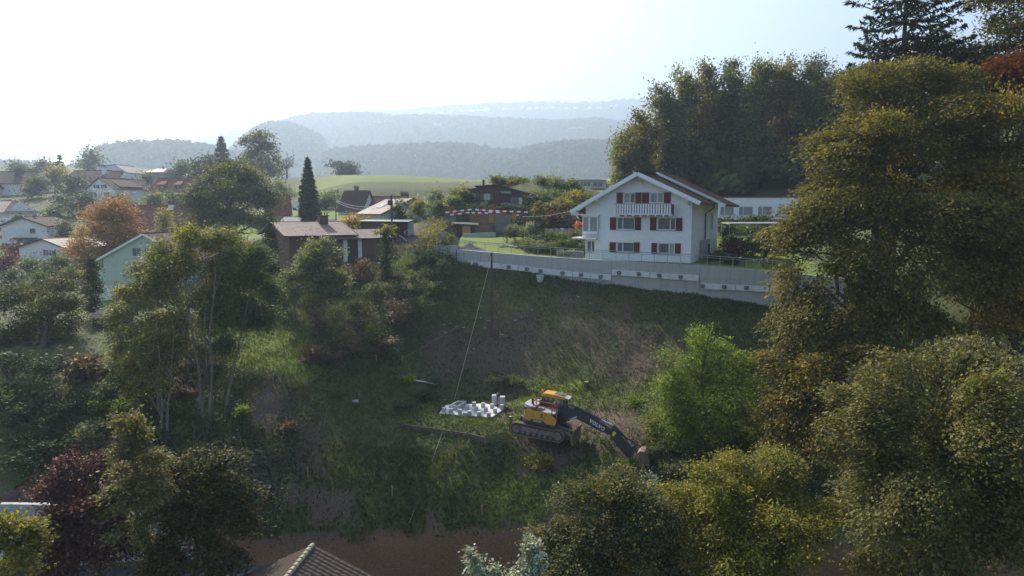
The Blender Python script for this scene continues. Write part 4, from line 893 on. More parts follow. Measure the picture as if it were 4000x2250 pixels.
# pale green gable house
a = R(4); o_ = corner(378, 85, P(378, 1172, 85).z); Wg = wid(378, 85, 752, a); z0_ = o_[2]
e = gable('pale_green_house', 'pale green rendered house with a plain gable behind the maples', 'house', o_, a, Wg, 10, P(378, 1019, 85).z - z0_, P(568, 917, 85).z - z0_, 'y', M_palegreen, M_tile, over=.65, gover=.35, wins=[('f', wid(378, 85, 518, a), wid(378, 85, 550, a), P(530, 1002, 85).z - z0_, P(530, 969, 85).z - z0_, dict(split=(.5,), frame=M_grey_wall))], fascia=M_whitepaint)
q = MB(); q.b2(-.02, Wg, -.03, -.004, -2, P(378, 1118, 85).z - z0_); q.build('plinth', M_whiteold, e)
# two white houses at the left edge
a = 0; o_ = corner(14, 140, P(14, 958, 140).z); z0_ = o_[2]; Wg = wid(14, 140, 191, a); g = lambda u, v, Y=140: P(u, v, Y).z - z0_
e = gable('white_gable_house', 'white two-storey house with plain gable and dark awning at the left edge', 'house', o_, a, Wg, 9, g(14, 882), g(102, 850), 'y', M_whiteold, M_tile, over=.5, gover=.5, fascia=M_brownwood,
   wins=[('f', wid(14, 140, 124, a), wid(14, 140, 145, a), g(130, 912), g(130, 893), dict(split=(.5,), frame=M_brownwood)), ('f', wid(14, 140, 103, a), wid(14, 140, 107, a), g(105, 874), g(105, 866), dict(split=(), sill=False)), ('f', wid(14, 140, 70, a), wid(14, 140, 150, a), g(105, 955), g(105, 935), dict(split=(.3, .6)))], chim=[(4.9, 3, .5, g(102, 852), g(102, 846))])
q = MB(); slope_slab(q, (wid(14, 140, 62, a), -1.6, g(100, 935)), (wid(14, 140, 154, a), -1.6, g(100, 935)), (wid(14, 140, 154, a), -.02, g(100, 929)), (wid(14, 140, 62, a), -.02, g(100, 929)), .05); q.build('awning', M_shutdark, e)
a = R(-20); o_ = corner(76, 127, P(76, 1040, 127).z); z0_ = o_[2]; Wg = wid(76, 127, 256, a); g = lambda u, v, Y=125: P(u, v, Y).z - z0_; wx = lambda u: wid(76, 127, u, a)
e = gable('white_low_house', 'low white house with pinkish tiled roof and red-brown shutters', 'house', o_, a, Wg, 8.5, g(76, 966, 127), g(183, 934), 'y', M_whiteold, M_tilepink, over=.5, gover=.5, courses=14, roof_th=.1, fascia=M_brownwood, rpos=.56, reave=g(256, 968, 122),
   wins=[('f', wx(180), wx(212), g(196, 999), g(196, 976), dict(split=(.33, .66), shutters=pm('shutter_brown_red', (.10, .03, .03)), shut_w=.5))])
o_ = corner(0, 120, P(40, 1062, 120).z); e = gable('low_roof_annex', 'low pinkish tiled roof peeking above the left maple', 'shed', o_, R(-15), 6.3, 5, .6, 1.6, 'x', M_whiteold, M_tilepink, courses=8, roof_th=.08)
# long red roof with dormer
a = R(-3); z0_ = 13.5; Yq = 145; g = lambda v, Y=150: P(600, v, Y).z - z0_; o_ = corner(440, Yq, z0_); Wg = wid(440, Yq, 795, a); wx = lambda u: wid(440, Yq, u, a); ez0, rz0 = g(912, 145), g(803, 152)
e = gable('long_red_roof_house', 'long house with a dark red tiled roof, white chimney and a gabled dormer', 'house', o_, a, Wg, 14, ez0, rz0, 'x', M_whiteold, M_tilered, courses=26, roof_th=.1, chim=[(wx(619), 6.2, 1.0, rz0 - 1.3, g(800, 151))])
q = MB(); sl_ = (rz0 - ez0) / 7.0; x0, x1 = wx(633), wx(680); zd0, zd1, zd2 = g(890, 147), g(866, 147), g(840, 147)
holed_wall(q, [(x0, zd0), (x1, zd0), (x1, zd1), ((x0 + x1) / 2, zd2), (x0, zd1)], [(x0 + .35, (x0 + x1) / 2 - .12, zd0 + .25, zd1 - .15), ((x0 + x1) / 2 + .12, x1 - .35, zd0 + .25, zd1 - .15)], lambda s, z, d: (s, 1.2 + d, z))
q.add([(x0, 1.2, zd0), (x0, 5, zd0), (x0, 5, zd1), (x0, 1.2, zd1)], [(0, 1, 2, 3)]); q.add([(x1, 1.2, zd0), (x1, 5, zd0), (x1, 5, zd1), (x1, 1.2, zd1)], [(0, 1, 2, 3)]); dm = q.build('dormer', M_whiteold, e)
q = MB(); xm = (x0 + x1) / 2; s2 = (zd2 - zd1) / (xm - x0)
slope_slab(q, (x0 - .35, .9, zd1 - .35 * s2 + .02), (x0 - .35, 6, zd1 - .35 * s2 + .02), (xm, 6, zd2 + .02), (xm, .9, zd2 + .02), .1); slope_slab(q, (x1 + .35, .9, zd1 - .35 * s2 + .02), (x1 + .35, 6, zd1 - .35 * s2 + .02), (xm, 6, zd2 + .02), (xm, .9, zd2 + .02), .1); q.build('dormer_roof', M_tilered, dm)
for s0, s1 in ((x0 + .35, xm - .12), (xm + .12, x1 - .35)): q = MB(); q.b2(s0, s1, 1.3, 1.33, zd0 + .25, zd1 - .15); q.build('pane', M_glassfar, dm)
e = gable('garage', 'low dark-roofed garage left of the long red roof', 'garage', corner(345, 168, P(345, 830, 168).z), 0, 5, 6, P(345, 812, 168).z - P(345, 830, 168).z, P(345, 796, 168).z - P(345, 830, 168).z, 'x', M_grey_wall, M_tiledark)
# white gabled three-storey
a = R(-24); Y0 = 192; o_ = corner(358, Y0, P(358, 806, Y0).z); z0_ = o_[2]; Wg = wid(358, Y0, 463, a); wx = lambda u: wid(358, Y0, u, a); g = lambda v: P(400, v, 190).z - z0_; sw = dict(split=(.5,), shutters=M_shutdark, shut_w=.5)
e = gable('tall_gable_house', 'white three-storey gabled house with dark shutters up in the village', 'house', o_, a, Wg, 13, g(737), g(697), 'y', M_whiteold, M_tile, over=.5, gover=.4, rpos=.45, courses=12,
   wins=[('f', wx(390), wx(400), g(735), g(722), sw), ('f', wx(418), wx(428), g(735), g(722), sw), ('f', wx(375), wx(386), g(766), g(752), sw), ('f', wx(427), wx(438), g(766), g(752), sw), ('f', wx(375), wx(386), g(793), g(779), sw), ('f', wx(427), wx(438), g(793), g(779), sw)])
q = MB(); slope_slab(q, (Wg - .2, 2.0, g(737) + .4), (Wg - .2, 9, g(737) + .4), (Wg * .52, 9, g(702)), (Wg * .52, 2.0, g(702)), .15); q.b2(Wg - .6, Wg - .45, 2.2, 8.8, g(740), g(735) + .35); q.build('shed_dormer', M_tile, e)
# house with big brown roof and the white tower-like house behind
a = R(-8); Y0 = 226; o_ = corner(268, Y0, P(268, 748, Y0).z); z0_ = o_[2]; g = lambda v: P(330, v, Y0).z - z0_; wx = lambda u: wid(268, Y0, u, a)
e = gable('farmhouse', 'broad farmhouse with big brown roof and a tall white chimney, half hidden', 'house', o_, a, wx(405), 11, g(703), g(664), 'x', M_whiteold, M_tile, over=.7, gover=.5, courses=10, chim=[(wx(399), 3.4, 1.0, g(700), g(652))], wins=[('f', 3, 4, g(728), g(712), dict(split=(.5,))), ('f', 6, 7, g(728), g(712), dict(split=(.5,)))])
a = R(-6); Y0 = 236; o_ = corner(398, Y0, P(398, 725, Y0).z); z0_ = o_[2]; g = lambda v: P(450, v, Y0).z - z0_; wx = lambda u: wid(398, Y0, u, a); Wt = wx(514)
e = gable('half_gable_house', 'white house with a flat ridge and one long falling roof edge behind the farmhouse', 'house', o_, a, Wt, 10, g(650), g(645), 'y', M_whiteold, M_dark, over=.3, gover=.25, rpos=.62, reave=g(674), wins=[('f', wx(482), wx(486), g(682), g(670), dict(split=())), ('f', wx(490), wx(494), g(682), g(670), dict(split=()))])
o_ = corner(412, 222, P(412, 735, 222).z); z0_ = o_[2]; g = lambda v: P(440, v, 222).z - z0_
e = gable('brown_hip_house', 'low house with a brown hipped roof in front of the white house', 'house', o_, R(-6), wid(412, 222, 478, R(-6)), 8, g(702), g(667), 'x', M_whiteold, M_tile, over=.5, hip=1.4)
# far left house
a = R(6); Y0 = 212; o_ = corner(-40, Y0, P(0, 768, Y0).z); z0_ = o_[2]; g = lambda v: P(60, v, Y0).z - z0_; wx = lambda u: wid(-40, Y0, u, a)
e = gable('manor_house', 'large house with long brown roof and thick square chimney at the far left', 'house', o_, a, wx(140), 13, g(712), g(666), 'x', M_whiteold, M_tile, over=.8, gover=.6, hip=2.0, courses=10, chim=[(wx(54), 6, 1.7, g(680), g(657))], chim_mat=M_brick,
   wins=[('f', wx(u_), wx(u_ + 7), g(750), g(739), dict(split=(.5,))) for u_ in (-2, 52, 72, 88)] + [('f', wx(88), wx(92), g(727), g(718), dict(split=()))])
q = MB(); x0, x1 = wx(-10), wx(30); q.add([(x0, -2.5, -2), (x1, -2.5, -2), (x1, -2.5, g(735)), ((x0 + x1) / 2 - 1, -2.5, g(700)), (x0, -2.5, g(720))], [(0, 1, 2, 3, 4)]); q.b2(x0, x1, -2.45, 0, -2, g(735)); wg = q.build('front_wing', M_whiteold, e)
q = MB(); slope_slab(q, (x1 + .6, -3, g(738)), (x1 + .6, 3, g(738)), ((x0 + x1) / 2 - 1, 3, g(698)), ((x0 + x1) / 2 - 1, -3, g(698)), .2); q.build('wing_roof', M_tile, wg)
# dormer house and flat-roofed house above
a = R(4); Y0 = 196; o_ = corner(592, Y0, P(592, 812, Y0).z); z0_ = o_[2]; g = lambda v: P(650, v, Y0).z - z0_; wx = lambda u: wid(592, Y0, u, a); rz0 = P(650, 697, 201).z - z0_
e = gable('dormer_house', 'white house with a red-brown roof carrying two dormers right of the tall gable', 'house', o_, a, wx(790), 10, g(746), rz0, 'x', M_whiteold, M_tilered, over=.6, gover=.4, courses=12, hip=1.2, wins=[('f', wx(p0), wx(p1), g(766), g(752), dict(split=(.5,))) for p0, p1 in ((603, 614), (632, 650), (670, 688), (700, 712))] + [('f', wx(p0), wx(p1), g(797), g(781), dict(split=(.5,))) for p0, p1 in ((598, 608), (618, 628), (632, 642))])
for p0, p1 in ((621, 655), (688, 718)):
    x0, x1 = wx(p0), wx(p1); q = MB(); q.b2(x0 + .3, x1 - .3, .9, 4.5, g(738), g(718)); dd = q.build('dormer', M_brownwood, e); q = MB(); slope_slab(q, (x0, .5, g(722)), (x1, .5, g(722)), (x1 - .5, 4.6, g(702)), (x0 + .5, 4.6, g(702)), .12); q.build('dormer_roof', M_tilered, dd); q = MB(); q.b2(x0 + .6, x1 - .6, .86, .89, g(735), g(722)); q.build('pane', M_glassfar, dd)
a = R(-10); Y0 = 216; o_ = corner(588, Y0, P(588, 712, Y0).z); z0_ = o_[2]; g = lambda v: P(630, v, Y0).z - z0_; wx = lambda u: wid(588, Y0, u, a)
e = gable('shallow_roof_house', 'house with a pale shallow hipped roof behind the dormer house', 'house', o_, a, wx(655), 8, g(672), g(657), 'x', M_grey_wall, M_tilepink, over=.9, gover=.7, hip=2, chim=[(3, 4, .35, g(660), g(652))], wins=[('f', wx(601), wx(621), g(695), g(680), dict(split=(.5,), glass=M_curtain))])
e = gable('small_flat_house', 'small grey flat-roofed block left of the dormer house', 'building', corner(573, 205, P(573, 790, 205).z), 0, 2.4, 5, P(573, 689, 205).z - P(573, 790, 205).z, P(573, 688.5, 205).z - P(573, 790, 205).z, 'x', M_grey_wall, M_roofgrey, over=.1, gover=.1)
# roof at the far left, middle distance
a = R(-12); Y0 = 162; o_ = corner(-70, Y0, P(0, 858, Y0).z); z0_ = o_[2]; g = lambda v: P(20, v, Y0).z - z0_
e = gable('tan_roof_house', 'pale house with tan hipped roof cut by the left edge of the picture', 'house', o_, a, wid(-70, Y0, 34, a), 8, g(825), g(785), 'x', M_whiteold, M_tilepink, over=.7, hip=2.5)
tag(MB().b2(P(0, 0, 150).x - 4, P(60, 0, 150).x, 150, 153, P(0, 880, 150).z, P(0, 853, 150).z).build('flat_garage', M_whiteold), 'small white flat-roofed garage behind the white gable house', 'garage')
# red-roofed house by the slim spruce
a = R(22); Y0 = 138; o_ = corner(1098, Y0, P(1098, 862, Y0).z); z0_ = o_[2]; ez0 = P(1100, 839, Y0).z - z0_ + .2; rz0 = P(1080, 765, 142).z - z0_
e = gable('red_roof_house', 'small house with bright red tiled roof beside the slim spruce', 'house', corner(1052, 136.5, z0_), a, wid(1052, 136.5, 1142, a), 8.2, ez0, rz0, 'x', M_grey_wall, M_tilered, courses=16, over=.4, gover=.3)
e = gable('grey_lean_to', 'grey sheet-roofed lean-to below the red-roofed house', 'shed', corner(1106, 120, P(1106, 890, 120).z), 0, 2.6, 3, P(1106, 868, 120).z - P(1106, 890, 120).z, P(1106, 848, 122).z - P(1106, 890, 120).z, 'x', M_grey_wall, M_roofgrey, courses=6, roof_th=.06, rpos=.95)
e = gable('grey_roof_shed', 'shed with ribbed grey roof right behind the bungalow chimney', 'shed', corner(1238, 104, P(1238, 915, 104).z), R(5), 2.2, 3, P(1238, 888, 104).z - P(1238, 915, 104).z, P(1238, 862, 106).z - P(1238, 915, 104).z, 'x', M_grey_wall, M_roofgrey, courses=6, roof_th=.06, rpos=.95)
# wooden hut on the lawn edge
a = R(-8); Y0 = 66; hz0 = P(340, 1312, Y0).z; o_ = corner(342, Y0, hz0); g = lambda v, Y=66: P(360, v, Y).z - hz0
e = gable('wooden_hut', 'small red-brown wooden hut with a tiled roof between the left trees', 'hut', o_, a, 2.6, 2.4, g(1240), g(1220), 'x', M_brick, M_tilegrid, over=.25, gover=.25, courses=5, roof_th=.06, found=.1, rpos=.6)
for x_ in (.2, 2.3):
    for y_ in (.2, 2.1): q = MB(); q.b2(x_ - .08, x_ + .08, y_ - .08, y_ + .08, -.9, -.1); q.build('leg', M_concgrey, e)
# tank in the meadow
p = T(1166, 165); q = MB(); q.tube([(0, 0, 1.2), (1.0, 3.2, 1.2)], 1.05, 16); tk = empty('water_tank', p, 0, 'shiny round metal tank standing in the meadow by the spruce', 'tank'); q.build('barrel', pm('bright_tank', (.6, .62, .63), (.5, .52, .53), 3, .35, metal=.6), tk, smooth=False)
q = MB(); q.b2(-.9, .9, 0, .2, -.3, .5); q.build('cradle', M_dark, tk); q = MB(); q.b2(.1, 1.9, 2.9, 3.1, -.3, .5); q.build('cradle', M_dark, tk)
# ---------------------------------------------------------------- tiled gable roof in the foreground
hr_ap = P(1222, 2124, 33.0); FA_ = R(-5.7); FHW, FL, FT_ = 5.6, 11.0, .49; FB = -6.0; hh = hr_ap.z - FB - .16
rf_ = empty('foreground_house', (hr_ap.x, hr_ap.y, FB), FA_, 'brown tiled gable roof of the nearest house at the bottom edge', 'house')
q = MB(); ez_ = hh - (FHW - .5) * FT_; q.prism([(-FHW + .5, -1), (FHW - .5, -1), (FHW - .5, ez_), (0, hh - .02), (-FHW + .5, ez_)], 'y', -FL, -.35); q.build('wall', M_whiteold, rf_)
q = MB()
for sg in (-1, 1): slope_slab(q, (sg * FHW, -FL, hh - FHW * FT_), (sg * FHW, 0, hh - FHW * FT_), (0, 0, hh), (0, -FL, hh), .05)
rfo = q.build('roof', M_tiledark, rf_)
for sg in (-1, 1): q = MB(); q.bar((0, .03, hh - .04), (sg * FHW, .03, hh - FHW * FT_ - .04), .05, .22); q.build('bargeboard', M_brownwood, rf_)
M_tilemoss = pm('mossy_brown_tiles', (0.100, 0.074, 0.058), (0.064, 0.050, 0.040), 2.2, 0.95, 0.4, 0.08, stain=(0.105, 0.100, 0.058))
rnd = random.Random(5); tw, tl = .30, .37
tme = MB(); tme.add([(-tw * .49, -tl * .58, .02), (-tw * .2, -tl * .58, .065), (tw * .12, -tl * .58, .03), (tw * .49, -tl * .58, .022), (tw * .49, tl * .5, .0), (tw * .12, tl * .5, .01), (-tw * .2, tl * .5, .045), (-tw * .49, tl * .5, .0), (-tw * .49, -tl * .58, -.02), (tw * .49, -tl * .58, -.02)], [(0, 1, 6, 7), (1, 2, 5, 6), (2, 3, 4, 5), (8, 9, 3, 2, 1, 0), (8, 0, 7), (9, 4, 3)])
tmesh = tme.mesh('tile'); tmesh.materials.append(M_tilemoss)
extra = MB(); cand = []
MW = Matrix.Translation(rf_.location) @ Matrix.Rotation(FA_, 4, 'Z')
for sg in (-1, 1):
    up_ = Vector((-sg, 0, FT_)).normalized(); ux = Vector((0, sg, 0)); nn_ = ux.cross(up_).normalized(); nn_ = nn_ if nn_.z > 0 else -nn_; ux = up_.cross(nn_); nr = int(FHW * math.sqrt(1 + FT_ ** 2) / tl); nc = int(FL / tw)
    for r_ in range(nr):
        for c_ in range(nc):
            pos = Vector((0, -(c_ + .5) * tw, hh)) - up_ * ((r_ + .62) * tl) + nn_ * .07
            M4 = Matrix.Translation(pos) @ Matrix((ux, up_, nn_)).transposed().to_4x4() @ Matrix.Rotation(rnd.uniform(-.014, .014), 4, 'Z') @ Matrix.Rotation(rnd.uniform(-.012, .012), 4, 'X')
            cand.append((MW @ M4.translation, M4))
def vis(p):
    d = p - Vector((0, 0, CZ)); f_ = d.y * math.cos(PITCH) - d.z * math.sin(PITCH); u_ = CX + F * d.x / f_; v_ = CY - F * (d.y * math.sin(PITCH) + d.z * math.cos(PITCH)) / f_
    return u_, v_
near = sorted([c for c in cand if vis(c[0])[1] < 2275], key=lambda c: vis(c[0])[1])[:300]; nid = {id(c) for c in near}
for c in near: o = link('tile', tmesh, None, rfo); o.matrix_local = c[1]
for c in cand:
    if id(c) not in nid: extra.add([c[1] @ Vector(v_) for v_ in tme.v], tme.f)
o = extra.build('roof_tiles', M_tilemoss, rfo); o['kind'] = 'stuff'
M_hip = pm('ridge_tiles_lichen', (0.36, 0.32, 0.22), (0.26, 0.225, 0.16), 5, .9, .3)
nh = 30
for k in range(nh):
    y0, y1 = -FL * k / nh, -FL * (k + 1.12) / nh; q = MB(); q.tube([(0, y0, hh + .10), (0, y1, hh + .115)], [.115, .15], 9); q.build('ridge_tile', M_hip, rfo)
# ================================================================== RETAINING WALL, RAILING
m, nt, bs = newmat('formwork_concrete'); vc = coord(nt)
bt = nt.nodes.new('ShaderNodeTexBrick'); bt.offset = 0.0; bt.inputs['Scale'].default_value = 1.0; bt.inputs['Mortar Size'].default_value = 0.012; bt.inputs['Brick Width'].default_value = 2.5; bt.inputs['Row Height'].default_value = 1.25
bt.inputs['Color1'].default_value = (.43, .42, .39, 1); bt.inputs['Color2'].default_value = (.395, .387, .36, 1); bt.inputs['Mortar'].default_value = (.30, .295, .275, 1)
sxyz = nt.nodes.new('ShaderNodeSeparateXYZ'); cxyz = nt.nodes.new('ShaderNodeCombineXYZ'); nt.links.new(vc, sxyz.inputs[0]); nt.links.new(sxyz.outputs[0], cxyz.inputs[0]); nt.links.new(sxyz.outputs[2], cxyz.inputs[1]); nt.links.new(cxyz.outputs[0], bt.inputs['Vector'])
mp = nt.nodes.new('ShaderNodeMapping'); mp.inputs['Scale'].default_value = (1.2, 1, .18); nt.links.new(vc, mp.inputs[0])
st_ = ramp(nt, noise(nt, mp.outputs[0], 1.6, 6, .75), [(.42, (1, 1, 1)), (.75, (.70, .69, .66))])
c = mixc(nt, 1.0, bt.outputs[0], st_, 'MULTIPLY'); c = mixc(nt, .25, c, ramp(nt, noise(nt, vc, 5, 5), [(.3, (.30, .29, .27)), (.7, (.50, .49, .46))]))
nt.links.new(c, bs.inputs['Base Color']); bs.inputs['Roughness'].default_value = .9; M_form = m
rw = empty('retaining_wall', WALLTOP[0], 0, 'long light grey concrete retaining wall with anchor beams below the chalet', 'wall')
O_ = Vector(WALLTOP[0])
for i in range(len(WALLTOP) - 1):
    a, b = WALLTOP[i], WALLTOP[i + 1]; d = (b - a); n = Vector((-d.y, d.x, 0)).normalized(); g_ = d.normalized() * .012
    q = MB(); vs = []
    for p_, sg in ((a, 1), (b, -1)):
        for off in (0, .4): vs += [p_ + g_ * sg + n * off - O_ - Vector((0, 0, 7)), p_ + g_ * sg + n * off - O_]
    q.add(vs, [(0, 1, 5, 4), (2, 6, 7, 3), (1, 3, 7, 5), (0, 4, 6, 2), (0, 2, 3, 1), (4, 5, 7, 6)])
    me = q.mesh('wall_section'); L = Matrix.Rotation(math.atan2(d.y, d.x), 4, 'Z'); ofs = a - O_
    me.transform((Matrix.Translation(ofs) @ L).inverted()); me.materials.append(M_form); o = link('wall_section', me, None, rw); o.matrix_local = Matrix.Translation(ofs) @ L
WU = [1785, 2090, 2390, 2735, 3010, 3300]; WY = [p.y for p in WALLTOP]
def wp(u, v, out=0.0):
    p = P(u, v, float(np.interp(u, WU, WY))); i = max(0, min(len(WU) - 2, int(np.searchsorted(WU, u)) - 1)); d = WALLTOP[i + 1] - WALLTOP[i]; n = Vector((d.y, -d.x, 0)).normalized(); return p + n * out
def beam(u0, v0, u1, v1, hpx, heads):
    a0, a1, b0, b1 = wp(u0, v0, .02), wp(u0, v0 + hpx, .27), wp(u1, v1, .02), wp(u1, v1 + hpx, .27); a2, b2_ = wp(u0, v0 + hpx, -.05), wp(u1, v1 + hpx, -.05); a3, b3 = wp(u0, v0, -.05), wp(u1, v1, -.05)
    q = MB(); q.add([x - O_ for x in (a0, a1, a2, a3, b0, b1, b2_, b3)], [(0, 1, 5, 4), (1, 2, 6, 5), (0, 1, 2, 3), (4, 7, 6, 5), (0, 4, 7, 3)]); bo = q.build('anchor_beam', M_concpale, rw)
    for uh in heads:
        t = (uh - u0) / (u1 - u0); c = (a0.lerp(b0, t) + a1.lerp(b1, t)) / 2 - O_; n = (wp(uh, v0, 1) - wp(uh, v0, 0)).normalized(); n.z = -.35; n.normalize()
        q = MB(); q.box(c + n * .05, (.42, .12, .38), M=n.to_track_quat('Y', 'Z').to_matrix()); q.tube([c + n * .05, c + n * .30], [.16, .13], 8); q.build('anchor_head', pm('anchor_grey', (.20, .20, .19), (.14, .14, .135), 8, .8), bo)
for bmv in [(1829, 1017, 1958, 1030, 20, [1861]), (1960, 1030, 2025, 1036, 20, [1990]), (2027, 1036.5, 2080, 1042, 20, [2060]),
            (2081, 1044, 2237, 1059, 21, [2114, 2200]), (2239, 1059, 2308, 1065.5, 21, [2272]), (2310, 1066, 2388, 1073, 21, [2348]),
            (2392, 1052, 2538, 1061, 22, [2420, 2497]), (2540, 1061.5, 2618, 1067, 22, [2577]), (2620, 1067, 2730, 1074, 23, [2660]),
            (2738, 1104, 2872, 1110, 23, [2745, 2830]), (2874, 1110, 3005, 1117, 23, [2917]), (3015, 1118, 3250, 1132, 23, [3060, 3150])]: beam(*bmv)
q = MB(); c = wp(2348, 1092, .1) - O_; q.box(c, (.3, .2, .3)); q.build('drain_box', M_concgrey, rw)
for uu in (1885, 2140, 2609): q = MB(); c = wp(uu, {1885: 1033, 2140: 1062, 2609: 1077}[uu], .16) - O_; q.box(c, (.3, .05, .3), M=Matrix.Rotation(R(25), 3, 'X')); q.build('inspection_plate', M_whitepaint, rw)
# railing along the wall top
rl = empty('railing', O_, 0, 'galvanised pipe railing running along the top of the retaining wall', 'railing')
us = list(np.arange(1793, 3240, 51.0)); pts = []
for u in us:
    Y = float(np.interp(u, WU, WY)); x = (u - CX) / F * Y * 1.001; i = max(0, min(len(WU) - 2, int(np.searchsorted(WU, u)) - 1)); a, b = WALLTOP[i], WALLTOP[i + 1]; t = (u - WU[i]) / (WU[i + 1] - WU[i]); pts.append(a.lerp(b, t) + Vector((0.08, .2, 0)) - O_)
pm_ = MB(); pm_.tube([(0, 0, -.1), (0, 0, 1.02)], .028, 6); pme = pm_.mesh('post'); pme.materials.append(M_galv)
for p in pts: link('post', pme, None, rl, p)
for h_, r_ in ((1.03, .032), (.84, .022), (.10, .020)):
    q = MB(); q.tube([p + Vector((0, 0, h_)) for p in pts], r_, 6); q.build('rail', M_galv, rl)
# ================================================================== EXCAVATOR
M_yel = pm('machine_yellow', (0.60, 0.28, 0.012), (0.52, 0.24, 0.010), 3, .42, spec=.5, stain=(.45, .23, .03))
M_mach = pm('machine_dark_grey', (0.022, 0.026, 0.032), (0.034, 0.038, 0.043), 4, .5, spec=.4, stain=(.05, .047, .043))
M_track = pm('muddy_track', (0.25, 0.195, 0.145), (0.15, 0.115, 0.088), 5, .95, .4, stain=(.09, .075, .06))
M_rail = pm('orange_red_rail', (0.52, 0.075, 0.035), (0.45, 0.065, 0.03), 5, .5)
M_cabglass = glassmat('cab_glass', (0.035, 0.060, 0.048), .05)
M_lite = pm('machine_light_grey', (.33, .34, .345), (.27, .28, .285), 4, .5)
M_bucket = pm('worn_bucket_steel', (.19, .13, .09), (.12, .085, .062), 5, .6, .3, metal=.3, stain=(.26, .19, .14))
M_chrome = pm('cylinder_rod', (.6, .6, .6), (.55, .55, .55), 4, .15, metal=.9)
EA = R(-19); EO = P(2113, 1693, 51.3); ex = empty('excavator', EO, 0, 'yellow and dark grey tracked excavator with a dozer blade beside the slab', 'excavator')
ex.rotation_euler = (R(-2.0), R(5.0), EA)
# undercarriage
def track(side):
    y0, y1 = (side * 1.0 - .3, side * 1.0 + .3); L, r = 1.62, .43; prof = []
    for k in range(13): a = R(90 + k * 15); prof.append((-L + math.cos(a) * r, r + math.sin(a) * r))
    for k in range(13): a = R(-90 + k * 15); prof.append((L + math.cos(a) * r, r + math.sin(a) * r))
    q = MB(); q.prism(prof, 'y', y0 + .06, y1 - .06); t = q.build('track', M_mach, ex)
    # shoes
    seg = []; n = len(prof)
    for i in range(n):
        a, b = Vector(prof[i]), Vector(prof[(i + 1) % n]); k = max(1, round((b - a).length / .16))
        for j in range(k): seg.append((a.lerp(b, (j + .5) / k), (b - a).normalized()))
    shm = MB(); shm.b2(-.075, .075, y0 - 0, y1 + 0, -.018, .03); shm.b2(-.012, .012, y0, y1, .03, .06); sme = shm.mesh('track_shoe'); sme.materials.append(M_track)
    for c, d in seg:
        o = link('track_shoe', sme, None, t); o.matrix_local = Matrix.Translation((c.x, 0, c.y)) @ Matrix.Rotation(-math.atan2(d.y, d.x) , 4, 'Y')
        if True: o.matrix_local = Matrix.Translation((c.x, 0, c.y)) @ Matrix(((d.x, 0, d.y, 0), (0, 1, 0, 0), (d.y, 0, -d.x, 0), (0, 0, 0, 1)))
    yo = y1 - .06 if side > 0 else y0 + .06; e_ = .09 * side
    for x_ in (-L, L): q = MB(); q.tube([(x_, yo, r), (x_, yo + e_, r)], .30, 16); q.tube([(x_, yo, r), (x_, yo + e_ * 1.3, r)], .11, 10); q.build('drive_wheel' if x_ < 0 else 'idler_wheel', M_track, t)
    for x_ in np.linspace(-1.1, 1.1, 6): q = MB(); q.tube([(x_, yo, .2), (x_, yo + e_ * .7, .2)], .12, 10); q.build('roller', M_track, t)
    q = MB(); q.b2(-1.35, 1.35, min(yo, yo + e_ * .6), max(yo, yo + e_ * .6), .33, .66); q.build('track_frame', M_track, t)
track(-1); track(1)
q = MB(); q.b2(-1.0, 1.0, -.72, .72, .35, .85); q.tube([(0, 0, .8), (0, 0, 1.0)], .62, 20); q.build('car_body', M_mach, ex)
# blade
q = MB(); prof = [(2.78, -.05), (2.66, .14), (2.60, .48), (2.68, .88), (2.76, 1.0), (2.82, 1.0), (2.72, .48), (2.78, .14), (2.86, -.05)]; q.prism(prof, 'y', -1.35, 1.35); bl = q.build('dozer_blade', M_track, ex)
for s in (-1, 1):
    q = MB(); q.bar((1.0, s * .62, .45), (2.62, s * .62, .25), .16, .26); q.build('blade_arm', M_mach, bl); q = MB(); q.bar((1.15, s * .35, .72), (2.3, s * .35, .50), .13); q.build('blade_cylinder', M_lite, bl)
# upper structure
def arc_poly(x0, x1, hw, rr, n=8):
    p = [(x1, -hw), (x1, hw)]
    for k in range(n + 1): a = R(90 + 90 * k / n); p.append((x0 + rr + math.cos(a) * rr * 1.0, hw - rr + math.sin(a) * rr))
    for k in range(n + 1): a = R(180 + 90 * k / n); p.append((x0 + rr + math.cos(a) * rr, -hw + rr + math.sin(a) * rr))
    return p
q = MB(); q.prism(arc_poly(-1.45, 1.45, 1.30, .95), 'z', 1.0, 1.16); up = q.build('platform', M_mach, ex)
q = MB(); pts_ = [p for p in arc_poly(-1.45, -.55, 1.29, .95)]; q.prism(pts_, 'z', 1.163, 2.16); q.build('counterweight', M_mach, ex, bevel=.03)
q = MB(); q.prism(arc_poly(-1.36, -.35, 1.18, .9), 'z', 2.165, 2.30); q.build('engine_hood', M_lite, ex, bevel=.03)
q = MB(); q.prism(arc_poly(-1.452, -.9, 1.295, .95), 'z', 1.30, 1.42); q.build('counterweight_band', M_lite, ex)
